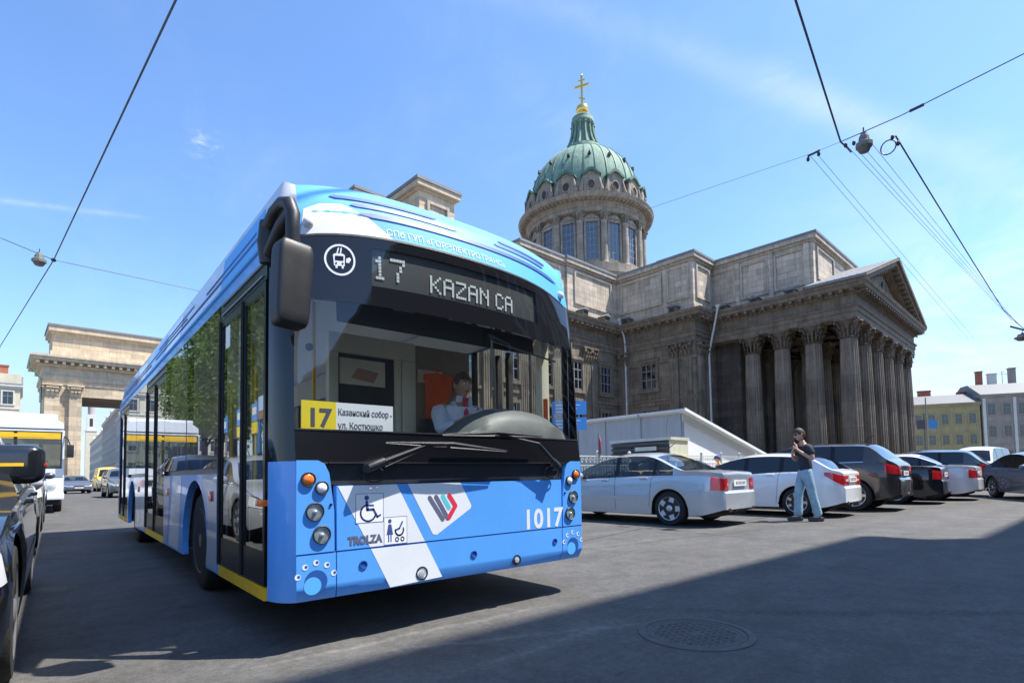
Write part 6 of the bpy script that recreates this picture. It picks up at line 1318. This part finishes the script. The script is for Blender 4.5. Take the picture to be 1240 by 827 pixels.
lamp('grey street lamp hanging from the span wire by the right junction', (10.97, 3.05, 6.98), .13); lamp('pale street lamp hanging on the left span wire', (-.42, 18.75, 7.02), .15); lamp('small dark lamp far down the wires at the right edge', (33.2, 3.46, 6.95), .28)
def fitting(label, pts, r=.02, balls=()):
    m_ = MB(); m_.tube(pts, r, 6)
    for p in balls: m_.ball(p, .032, 8, 6, 0, (1, 1, 1.5))
    tag(part('wire_fitting', m_, 'wire'), label, 'fitting', 'insulators and fittings on the wires')
fitting('coiled cable loop and insulators right of the hanging lamp', [(11.50+.0, 2.82+.12*math.cos(a), 6.83+.13*math.sin(a)) for a in [k*2*math.pi/14 for k in range(15)]], .012, ((11.5, 2.75, 6.98), (11.54, 2.68, 6.85)))
fitting('dark insulator on the span wire right of the loop', [(10.91, 2.35, 7.0), (10.91, 2.15, 7.01)], .024)
fitting('cable ends and insulators at the right junction', [(10.94, 3.41, 7.0), (11.1, 3.36, 6.93), (11.12, 3.30, 6.82)], .015, ((11.0, 3.35, 6.93), (11.08, 3.24, 6.95)))
fitting('small twin clamp left of the right junction', [(10.95, 3.98, 7.0), (10.92, 3.76, 7.0)], .02, ((10.95, 3.98, 6.94), (10.92, 3.78, 6.94)))
fitting('dark clamp where the left wires cross', [(-.15, 19.1, 7.03), (-.12, 18.95, 6.97)], .05)
fitting('bracket on the far wires at the right edge', [(31.2, 3.6, 6.95), (33.0, 3.3, 7.0)], .04)
# ---------------------------------------------------------------- far houses
WMESH = {}
def house(name, label, cat, loc, rz, Wd, D, H, wall, roof, cols, rows, ww, wh, x_off=1.2, parap=0., group=None, trimm='trim_pale', roofh=2.2, bands=(), sides=False, gl='house_glass'):
    t = thing(name, label, cat, loc, rz, group); B = lambda nm, m_, mt, par=None: part(nm, m_, mt, par or t, False)
    m_ = MB(); m_.box(0, Wd, 0, D, -.1, H); B('wall', m_, wall)
    m_ = MB(); m_.box(-.3, Wd+.3, -.35, D+.3, H, H+.35); m_.box(-.15, Wd+.15, -.18, D+.15, H-.3, H); B('cornice', m_, trimm)
    m_ = MB(); m_.prism([(-.4, H+.352), (D+.4, H+.352), (D*.62, H+.35+roofh), (D*.38, H+.35+roofh)], 'x', -.3, Wd+.3); B('roof', m_, roof)
    for z_ in bands: m_ = MB(); m_.box(0, Wd, -.09, 0, z_, z_+.22); B('string_course', m_, trimm)
    key = (ww, wh, trimm, gl)
    if key not in WMESH:
        a = MB(); a.box(-ww/2, ww/2, -.02, .005, 0, wh); wd = a.mesh('window', 'dark_opening')
        a = MB()
        for q in ((-ww/2-.16, -ww/2, -.05, wh), (ww/2, ww/2+.16, -.05, wh), (-ww/2-.2, ww/2+.2, wh, wh+.2), (-ww/2-.25, ww/2+.25, -.22, -.05)): a.box(q[0], q[1], -.12, .0, q[2], q[3])
        fr = a.mesh('frame', trimm); a = MB()
        for q in ((-.04, .04, 0, wh), (-ww/2, ww/2, wh*.62, wh*.62+.08), (-ww/2, -ww/2+.07, 0, wh), (ww/2-.07, ww/2, 0, wh)): a.box(q[0], q[1], -.045, -.025, q[2], q[3])
        sa = a.mesh('sash', 'win_frame'); a = MB(); a.box(-ww/2, ww/2, -.036, -.03, 0, wh); WMESH[key] = (wd, fr, sa, a.mesh('pane', gl))
    for z_ in rows:
        for k in range(cols):
            x = x_off+(Wd-2*x_off)*k/max(1, cols-1); o = link('window', WMESH[key][0], t); o.location = (x, 0, z_)
            for nm, me in zip(('frame', 'sash', 'pane'), WMESH[key][1:]): link(nm, me, o)
    return t
q0 = F0*112+R0*83.0; ra_ = R_(-62)
yh = house('yellow_house', 'yellow three storey house with tin roof right of the portico', 'house', (q0.x, q0.y, 0), ra_, 11.6, 12, 13.5, 'wall_yellow', 'roof_tin', 5, (1.7, 5.5, 9.7), 1.15, 1.9, 1.3, bands=(4.2, 7.9), trimm='wall_yellow')
def chimney(t, x, y, z0_, z1, w=1.0, m='brick_red'): m_ = MB(); m_.box(x-w/2, x+w/2, y-.4, y+.4, z0_, z1); m_.box(x-w/2-.1, x+w/2+.1, y-.5, y+.5, z1, z1+.2); part('chimney', m_, m, t, False)
chimney(yh, 4.2, 6, 14.5, 17.2, 2.2); chimney(yh, 10.6, 6, 14.5, 16.5, 1.2)
m_ = MB(); m_.tube([(2.3, -.12, 12), (2.3, -.12, .2)], .10, 6); part('drainpipe', m_, 'roof_tin', yh, False)
q1 = q0+Vector((math.cos(ra_), math.sin(ra_), 0))*11.95
gh = house('grey_house', 'taller grey house with pale window bays at the right edge', 'house', (q1.x, q1.y, 0), ra_+R_(3), 30, 13, 14.9, 'wall_grey', 'roof_tin', 12, (1.9, 6.8, 11.2), 1.25, 2.1, 1.5, bands=(5.1, 9.6), roofh=2.6, trimm='wall_grey')
chimney(gh, 2.2, 6, 17.5, 20.6, 1.0); chimney(gh, 4.4, 6, 17.5, 20.0, 1.4, 'trim_pale'); chimney(gh, 8.0, 6.5, 17.5, 21.0, 1.1, 'wall_grey'); chimney(gh, 24, 6, 16.5, 19.0, 1.4)
for k in range(7): m_ = MB(); x = .1+4.9*k; m_.box(x, x+.5, -.14, 0, .0, 14.5); part('pilaster', m_, 'trim_pale', gh, False)
for x in (6.4, 11.5): m_ = MB(); m_.tube([(x, 6.5, 16.9), (x, 6.5, 20.6)], .05, 5); m_.tube([(x-.9, 6.5, 20), (x+.9, 6.5, 20)], .04, 5); m_.tube([(x-.6, 6.5, 20.4), (x+.6, 6.5, 20.4)], .04, 5); part('aerial', m_, 'wire', gh, False)
# houses seen on the left and through the gateway
ly = house('yellow_house', 'pale yellow house showing above the minibus roof', 'house', (-24.5, 112, 0), R_(2), 20.2, 14, 15.6, 'wall_pale', 'roof_tin', 8, (2, 6, 9.6, 12.9), 1.2, 1.9, 1.4, roofh=2.0, bands=(12.1,))
m_ = MB(); m_.box(0, 20.3, .3, 13, 15.98, 17.6); part('parapet', m_, 'wall_pale', ly, False); chimney(ly, 18.2, 5, 17.5, 19.4, 1.0)
for i, (y0, L_, h, x, lab, wal) in enumerate(((118, 48, 15.5, 11.5, 'pinkish grey house nearest behind the gateway on its right side', 'wall_pink'), (167, 60, 19, 12.0, 'grey house further down the street behind the gateway', 'wall_grey'), (230, 90, 17.5, 12.5, 'pale house at the far end of the street behind the gateway', 'wall_pale'))):
    t = house('town_house', lab, 'house', (x, y0+L_, 0), R_(-90), L_, 14, h, wal, 'roof_tin', int(L_/4), tuple(2+3.8*k for k in range(int(h/4))), 1.3, 2.1, 1.6, group='houses of the street behind the gateway', bands=(4.6,))
    for k in range(3): m_ = MB(); x_ = L_*(.2+.3*k); m_.prism([(x_-1.2, h+.3), (x_+1.2, h+.3), (x_+1.2, h+1.9), (x_, h+2.5), (x_-1.2, h+1.9)], 'y', .2, 4); part('dormer', m_, wal, t, False)
tw = thing('clock_tower', 'slender pale tower far away behind the gateway', 'tower', (13.6, 345, 0)); tw.scale = (.55, .55, 1); m_ = MB(); m_.box(-4, 4, -4, 4, -.1, 26); part('shaft', m_, 'wall_pale', tw, False)
m_ = MB(); m_.box(-3.2, 3.2, -3.2, 3.2, 26, 34); m_.box(-4.4, 4.4, -4.4, 4.4, 25.6, 26.2); part('belfry', m_, 'trim_pale', tw, False); m_ = MB(); m_.lathe([(2.6, 34), (2.6, 38.5), (1.7, 39.2), (1.4, 43), (.2, 46), (0, 52)], 16); part('spire', m_, 'wall_pink', tw, False)
m_ = MB(); m_.box(-1.2, 1.2, -3.25, -3.2, 28, 32); part('opening', m_, 'dark_opening', tw, False)
# the street's other side, behind the viewer: it throws the shade over the foreground and stands mirrored in the windscreen
house('corner_house', 'tall pale corner house behind the viewer throwing shade over the foreground', 'house', (17.35, -4.45, 0), math.pi, 8.85, 70, 19.6, 'wall_brown', 'roof_tin', 3, (2, 6, 10, 14), 1.4, 2.3, 1.4, roofh=.5)
# second house of the row behind the viewer, set back a little
house('town_house', 'grey house behind the viewer next to the corner house', 'house', (57.5, -5.9, 0), math.pi, 40, 12, 20.2, 'wall_brown', 'roof_tin', 12, (2, 6, 10, 14), 1.4, 2.3, 1.6, roofh=.5)
# ---------------------------------------------------------------- trees on the left pavement (seen mirrored in the side windows)
def leafmat():
    m = mat('leaf', (.075, .13, .025), .6, noise=.55, nscale=.9); nt = m.node_tree; N, L = nt.nodes, nt.links; p = N['Principled BSDF']
    tr = N.new('ShaderNodeBsdfTranslucent'); tr.inputs[0].default_value = (.16, .24, .03, 1); mx = N.new('ShaderNodeMixShader'); mx.inputs[0].default_value = .35
    o = next(n for n in N if n.type == 'OUTPUT_MATERIAL'); L.new(p.outputs[0], mx.inputs[1]); L.new(tr.outputs[0], mx.inputs[2]); L.new(mx.outputs[0], o.inputs[0])
leafmat(); rnd = random.Random(3)
def tree_meshes(seed, H=13):
    r = random.Random(seed); tk = MB(); tk.tube([(0, 0, 0), (.05, .02, 2), (.1, -.1, 4.5), (.0, .1, 8)], [.26, .21, .17, .08], 10); cl = []
    for k in range(16):
        a = r.uniform(0, 6.28); z0_ = r.uniform(2.6, 7.5); l = r.uniform(1.8, 3.6)*(1-.05*z0_); e = Vector((l*math.cos(a), l*math.sin(a), z0_+r.uniform(1.0, 3.2))); tk.tube([(.05, 0, z0_), tuple((Vector((0, 0, z0_))+e)/2+Vector((0, 0, .3))), tuple(e)], [.09, .06, .025], 6); cl.append((e, r.uniform(.9, 1.7)))
    for k in range(16): a = r.uniform(0, 6.28); rr = r.uniform(.3, 3.0); cl.append((Vector((rr*math.cos(a), rr*math.sin(a), r.uniform(3.5, H-1.5))), r.uniform(.8, 1.6)))
    lv_ = MB()
    for c, R in cl:
        for k in range(int(230*R)):
            d = Vector((r.gauss(0, 1), r.gauss(0, 1), r.gauss(0, .8))).normalized()*R*r.random()**.45; p = c+d; n = Vector((r.gauss(0, 1), r.gauss(0, 1), r.gauss(.6, 1))).normalized(); u = n.orthogonal().normalized(); w = n.cross(u); s = r.uniform(.07, .15)
            lv_.v += [tuple(p-u*s), tuple(p+w*s*.55), tuple(p+u*s), tuple(p-w*s*.55)]; i = len(lv_.v)-4; lv_.f.append([i, i+1, i+2, i+3]); lv_.mi.append(0); lv_.sm.append(False)
    return tk.mesh('trunk', 'bark'), lv_.mesh('crown', 'leaf')
TM = [tree_meshes(s) for s in (1, 2)]
for i, (x, y, s, k) in enumerate(((-5.9, 23.5, 1.05, 0), (-6.0, 29.5, 1.1, 1), (-6.3, 36.0, 1.12, 0), (-7.0, 43.5, 1.15, 1), (-7.8, 52, 1.15, 0), (-8.6, 62, 1.2, 1))):
    t = thing('street_tree', ['leafy tree level with the minibus, mirrored foremost in the trolleybus front door', 'second leafy tree along the left pavement, just past the minibus', 'third leafy tree along the left pavement', 'fourth leafy tree along the left pavement', 'fifth leafy tree along the left pavement', 'farthest leafy tree along the left pavement'][i], 'tree', (x, y, .1), 1.3*i, 'trees on the left pavement'); t.scale = (s, s, s)
    link('trunk', TM[k][0], t); link('crown', TM[k][1], t)
# ---------------------------------------------------------------- people
def skin_obj(name, nodes, edges, m, parent, root='pelvis', sub=2, kind=None):
    """nodes: {key: (x,y,z,r) or (x,y,z,rx,ry)} grown into one continuous skinned surface"""
    ks = list(nodes); ix = {k: i for i, k in enumerate(ks)}; me = bpy.data.meshes.new(name)
    me.from_pydata([nodes[k][:3] for k in ks], [(ix[a], ix[b]) for a, b in edges], [])
    o = bpy.data.objects.new(name, me); COL.objects.link(o); o.parent = parent
    md = o.modifiers.new('skin', 'SKIN'); md.use_smooth_shade = True; md.branch_smoothing = .6
    for k in ks:
        v = me.skin_vertices[0].data[ix[k]]; n = nodes[k]; v.radius = (n[3], n[4] if len(n) > 4 else n[3]); v.use_root = (k == root)
    sb = o.modifiers.new('sub', 'SUBSURF'); sb.levels = sub; sb.render_levels = sub
    me.materials.append(MAT[m]); return o
def chain(*ks): return list(zip(ks, ks[1:]))
def hand(nodes, edges, wrist, d, palm_n, curl, side, pre, k=1.0):
    """palm and five fingers; d direction of the hand, palm_n palm normal"""
    d = Vector(d).normalized(); n = Vector(palm_n).normalized(); s = d.cross(n).normalized()*side; w = Vector(nodes[wrist][:3])
    kn = pre+'knuckle'; p = w+d*.055*k; nodes[kn] = (*p, .030*k, .018*k); edges.append((wrist, kn))
    for i, (off, l) in enumerate(((.030, .070), (.011, .080), (-.009, .074), (-.028, .058))):
        b = w+d*.088*k+s*off*k; prev = kn; f = d.copy()
        for j in range(3):
            b = b+f*l*k*(.42, .33, .25)[j]; nm = '%sf%d%d' % (pre, i, j); nodes[nm] = (*b, .0088*k*(1-.1*j)); edges.append((prev, nm)); prev = nm
            f = (f+n*curl*(.7+.15*i)).normalized()
    b = w+d*.03*k+s*.034*k; nodes[pre+'t0'] = (*b, .011*k); b2 = b+(d*.5+s*.6+n*.3).normalized()*.035*k; nodes[pre+'t1'] = (*b2, .0095*k); b3 = b2+(d*.8+s*.1+n*.5).normalized()*.028*k; nodes[pre+'t2'] = (*b3, .0085*k)
    edges += [(wrist, pre+'t0'), (pre+'t0', pre+'t1'), (pre+'t1', pre+'t2')]
def head_mesh(c, yaw, pitch, hair, cap=None, parent=None, s=1.0):
    """head with nose, eyes, ears, hair; face looks along +x of the head frame"""
    M = Matrix.Translation(Vector(c)) @ Matrix.Rotation(yaw, 4, 'Z') @ Matrix.Rotation(pitch, 4, 'Y') @ Matrix.Scale(s, 4)
    m_ = MB(); n, mm = 22, 16; P = []
    for j in range(mm+1):
        th = math.pi*j/mm; z = -math.cos(th)*.122; r = math.sin(th)
        row = []
        for i in range(n+1):
            a = 2*math.pi*i/n; x, y = math.cos(a)*r*.098, math.sin(a)*r*.077
            if z < -.02: k = 1-.32*min(1, (-.02-z)/.1); y *= k; x = x*k+.012*min(1, (-.02-z)/.08) if x > 0 else x*k
            if x > 0:
                if abs(y) < .022 and -.04 < z < .03: x += .022*(1-abs(y)/.022)*(1-max(0, z+.028)/.058) if z > -.03 else .004
                if abs(abs(y)-.032) < .02 and .0 < z < .03: x -= .007
                if abs(y) < .03 and -.072 < z < -.045: x += .005
                if z < -.095: x += .008
            row.append((x, y, z))
        P.append(row)
    m_.grid(P, 0, True, False); m_.v = [tuple(M @ Vector(p)) for p in m_.v]
    hd = part('head', m_, 'skin', parent, False); 
    m_ = MB()
    for sd in (1, -1):
        m_.ball((.0815, sd*.031, .012), .0095, 10, 8, 0); m_.ball((.0885, sd*.031, .012), .0048, 8, 6, 1); m_.bbox(.082, .096, sd*.031-.016, sd*.031+.016, .030, .036, .002, 1)
    m_.v = [tuple(M @ Vector(p)) for p in m_.v]; part('eyes', m_, ['sign_white', 'hair_dark'], hd, False)
    m_ = MB(); m_.bbox(.088, .0965, -.022, .022, -.062, -.052, .003); m_.v = [tuple(M @ Vector(p)) for p in m_.v]; part('mouth', m_, 'lip', hd, False)
    for sd in (1, -1): m_ = MB(); m_.ball((-.005, sd*.078, -.005), .030, 10, 8, 0, (.6, .35, 1.05)); m_.v = [tuple(M @ Vector(p)) for p in m_.v]; part('ear', m_, 'skin', hd, False)
    m_ = MB(); P = []
    for j in range(9):
        row = []
        for i in range(n+1):
            a = 2*math.pi*i/n; lo = .045 if math.cos(a) > .55 else (-.055 if math.cos(a) < -.1 else .0); z = lo+(.131-lo)*j/8; r = math.sqrt(max(0, 1-(z/.132)**2)); row.append((math.cos(a)*r*.108-.004, math.sin(a)*r*.086, z))
        P.append(row)
    m_.grid(P, 0, True, False); m_.v = [tuple(M @ Vector(p)) for p in m_.v]; part('hair', m_, hair, parent, False)
    if cap:
        m_ = MB(); m_.lathe([(.112, .03), (.113, .05), (.108, .09), (.085, .125), (.04, .143), (0, .146)], 22, M=Matrix.Diagonal((1, .86, 1, 1))); P = [[(.09+.095*t*math.cos(a*.9), .085*math.sin(a*.9)*(1-.15*t), .042-.018*t-.0*a) for a in [-1.2+.24*k for k in range(11)]] for t in (0, .5, 1)]
        m_.grid(P, 0, True, False); m_.grid([[(p[0], p[1], p[2]-.006) for p in row] for row in P], 0, True, True); m_.v = [tuple(M @ Vector(p)) for p in m_.v]; part('cap', m_, cap, parent, False)
    return hd
# --- the man walking past the parked cars (own frame: x forward, y his left, z up)
man = thing('person', 'man in navy t-shirt, pale jeans and dark sunglasses walking with a hand at his mouth', 'person', (11.02, 4.30, 0), math.atan2(.646, -.763))
sh_ = dict(pelvis=(0, 0, .96, .115, .115), waist=(-.01, 0, 1.10, .13, .10), chest=(.0, 0, 1.30, .14, .105), upper=(.01, 0, 1.41, .115, .085), neckb=(.025, 0, 1.50, .055), neck=(.05, 0, 1.565, .055),
  ls=(-.005, .170, 1.41, .052), le=(-.035, .245, 1.17, .043), lw=(.205, .12, 1.365, .028), rs=(-.005, -.170, 1.41, .052), re=(.05, -.25, 1.17, .043), rw=(.215, -.06, 1.29, .028),
  lh=(-.005, .085, .88, .078), lk=(-.075, .09, .52, .062), la=(-.18, .095, .12, .045), lt=(-.05, .10, .045, .038), rh=(.02, -.085, .88, .078), rk=(.10, -.09, .52, .062), ra=(.12, -.09, .10, .045), rt=(.255, -.09, .045, .038))
ed = chain('pelvis', 'waist', 'chest', 'upper', 'neckb', 'neck')+chain('upper', 'ls', 'le', 'lw')+chain('upper', 'rs', 're', 'rw')+chain('pelvis', 'lh', 'lk', 'la', 'lt')+chain('pelvis', 'rh', 'rk', 'ra', 'rt')
hand(sh_, ed, 'lw', (-.05, -.35, 1), (.4, -1, 0), .55, 1, 'l'); hand(sh_, ed, 'rw', (-.2, .45, .9), (-.9, .2, .2), .55, -1, 'r')
skin_obj('body', sh_, ed, 'skin', man)
g = lambda k, d=.022, d2=None: (*sh_[k][:3], *(r_+d for r_ in sh_[k][3:]))
tee = {k: g(k) for k in ('waist', 'chest', 'upper')}; tee['hem'] = (-.005, 0, .90, .160, .134); tee['collar'] = (.02, 0, 1.49, .074); tee['upper'] = (.01, 0, 1.415, .150, .128)
for a, s in (('l', 1), ('r', -1)): S0, E0 = Vector(sh_[a+'s'][:3]), Vector(sh_[a+'e'][:3]); tee[a+'s'] = (*S0, .076); tee[a+'h'] = (.005, .095*s, 1.430, .105); tee[a+'c'] = (*S0.lerp(E0, .66), .074); tee[a+'m'] = (*S0.lerp(E0, .35), .068)
skin_obj('t_shirt', tee, chain('hem', 'waist', 'chest', 'upper', 'collar')+chain('upper', 'lh', 'ls', 'lm', 'lc')+chain('upper', 'rh', 'rs', 'rm', 'rc'), 'tee_navy', man, 'chest')
jn = dict(waist=(-.01, 0, 1.08, .132, .110), pelvis=(0, 0, .95, .168, .160), lh=(.0, .088, .86, .118), lm=(-.035, .09, .68, .094), lk=(-.075, .09, .50, .082), lc=(-.125, .093, .30, .080), la=(-.172, .095, .075, .090, .078), rh=(.02, -.088, .86, .118), rm=(.06, -.09, .68, .094), rk=(.10, -.09, .50, .082), rc=(.108, -.09, .30, .080), ra=(.122, -.09, .075, .090, .078))
skin_obj('jeans', jn, chain('waist', 'pelvis', 'lh', 'lm', 'lk', 'lc', 'la')+chain('pelvis', 'rh', 'rm', 'rk', 'rc', 'ra'), 'denim', man)
for x, y, a in ((-.15, .095, 0), (.15, -.09, 0)): m_ = MB(); m_.bbox(x-.11, x+.17, y-.048, y+.048, .003, .085, .03); part('shoe', m_, 'shoe', man, False)
hd_ = head_mesh((.085, 0, 1.665), 0, .22, 'hair_dark', None, man)
m_ = MB(); Mh = Matrix.Translation((.085, 0, 1.665)) @ Matrix.Rotation(.22, 4, 'Y')
for sd in (1, -1): m_.bbox(.088, .101, sd*.033-.026, sd*.033+.026, -.012, .030, .006, 0, Mh); m_.tube([tuple(Mh @ Vector((.092, sd*.058, .018))), tuple(Mh @ Vector((.0, sd*.082, .016)))], .004, 5)
m_.box(.094, .099, -.012, .012, .012, .020, 0, Mh); part('sunglasses', m_, 'bus_black', man, False)
# --- the driver
drv = thing('person', 'trolleybus driver in white shirt and red tie seated at the wheel', 'person', (2.90, 4.20, .705), R_(-90)+R_(-6))
db = dict(pelvis=(0, 0, .42, .14, .12), waist=(0, 0, .55, .14, .11), chest=(.02, 0, .76, .16, .12), upper=(.03, 0, .90, .14, .10), neckb=(.035, 0, .985, .062), neck=(.05, 0, 1.05, .056),
  ls=(.02, .185, .905, .06), le=(.16, .27, .68, .044), lw=(.36, .17, .76, .029), rs=(.02, -.185, .905, .06), re=(.16, -.27, .68, .044), rw=(.36, -.17, .76, .029),
  lh=(.06, .10, .40, .09), lk=(.46, .13, .34, .066), la=(.50, .13, -.18, .046), lt=(.62, .13, -.29, .036), rh=(.06, -.10, .40, .09), rk=(.46, -.13, .34, .066), ra=(.50, -.13, -.18, .046), rt=(.62, -.13, -.29, .036))
ed2 = chain('pelvis', 'waist', 'chest', 'upper', 'neckb', 'neck')+chain('upper', 'ls', 'le', 'lw')+chain('upper', 'rs', 're', 'rw')+chain('pelvis', 'lh', 'lk', 'la', 'lt')+chain('pelvis', 'rh', 'rk', 'ra', 'rt')
hand(db, ed2, 'lw', (.8, -.2, .35), (.1, -.4, -.9), .7, 1, 'l'); hand(db, ed2, 'rw', (.8, .2, .35), (.1, .4, -.9), .7, -1, 'r')
skin_obj('body', db, ed2, 'skin', drv)
G2 = lambda k, d=.024: (*db[k][:3], *(r_+d for r_ in db[k][3:]))
st = {k: G2(k) for k in ('waist', 'chest', 'upper')}; st['hem'] = (0, 0, .45, .165, .14); st['collar'] = (.04, 0, .985, .082)
for a in 'lr': st[a+'s'] = (*db[a+'s'][:3], .085); st[a+'e'] = (*db[a+'e'][:3], .066); st[a+'c'] = (*Vector(db[a+'e'][:3]).lerp(Vector(db[a+'w'][:3]), .8), .05)
skin_obj('shirt', st, chain('hem', 'waist', 'chest', 'upper', 'collar')+chain('upper', 'ls', 'le', 'lc')+chain('upper', 'rs', 're', 'rc'), 'shirt_white', drv, 'chest')
tr = {k: (*db[k][:3], *(r_+.02 for r_ in db[k][3:])) for k in ('pelvis', 'lh', 'lk', 'la', 'rh', 'rk', 'ra')}
skin_obj('trousers', tr, chain('pelvis', 'lh', 'lk', 'la')+chain('pelvis', 'rh', 'rk', 'ra'), 'tee_navy', drv)
m_ = MB(); m_.grid([[(.145+.0*k, -.022-.010*k/4, .98-.085*k), (.158, .0, .98-.085*k), (.145, .022+.010*k/4, .98-.085*k)] for k in range(6)], 0, True, False); m_.v = [(x+.018*math.sin((.98-z)*4), y, z) for x, y, z in m_.v]; m_.bbox(.128, .16, -.026, .026, .965, 1.0, .008); part('tie', m_, 'tie_red', drv, False)
m_ = MB()
for s in (1, -1): m_.prism([(s*.004, .965), (s*.085, .955), (s*.075, 1.02), (s*.02, 1.015)], 'x', .105, .122)
part('collar', m_, 'shirt_white', drv, False)
head_mesh((.075, 0, 1.125), .12, .10, 'hair_brown', None, drv)
# --- figure with a blue cap behind the fence
bk = thing('person', 'person in a blue cap mostly hidden between the silver sedan and white hatchback', 'person', (19.3, 10.6, -.12), R_(150))
nb = {k: (v[0], v[1], v[2]*.93, *v[3:]) for k, v in sh_.items() if not (k[1:2] == 'f' or k[1:] in ('knuckle', 't0', 't1', 't2'))}
nb.update(lw=(.06, .27, .86, .028), le=(-.02, .26, 1.08, .043), rw=(.06, -.27, .86, .028), re=(-.02, -.26, 1.08, .043)); ed3 = [e for e in ed if e[0] in nb and e[1] in nb]
hand(nb, ed3, 'lw', (.1, 0, -1), (0, -1, 0), .35, 1, 'l'); hand(nb, ed3, 'rw', (.1, 0, -1), (0, 1, 0), .35, -1, 'r')
skin_obj('body', nb, ed3, 'skin', bk)
ct = {k: (*nb[k][:3], *(r_+.035 for r_ in nb[k][3:])) for k in ('pelvis', 'waist', 'chest', 'upper', 'ls', 'le', 'rs', 're')}; skin_obj('jacket', ct, chain('pelvis', 'waist', 'chest', 'upper')+chain('upper', 'ls', 'le')+chain('upper', 'rs', 're'), 'coat_grey', bk)
tr = {k: (*nb[k][:3], *(r_+.025 for r_ in nb[k][3:])) for k in ('pelvis', 'lh', 'lk', 'la', 'rh', 'rk', 'ra')}; skin_obj('trousers', tr, chain('pelvis', 'lh', 'lk', 'la')+chain('pelvis', 'rh', 'rk', 'ra'), 'tee_navy', bk)
head_mesh((.075, 0, 1.55), .0, .15, 'hair_dark', 'cap_blue', bk)
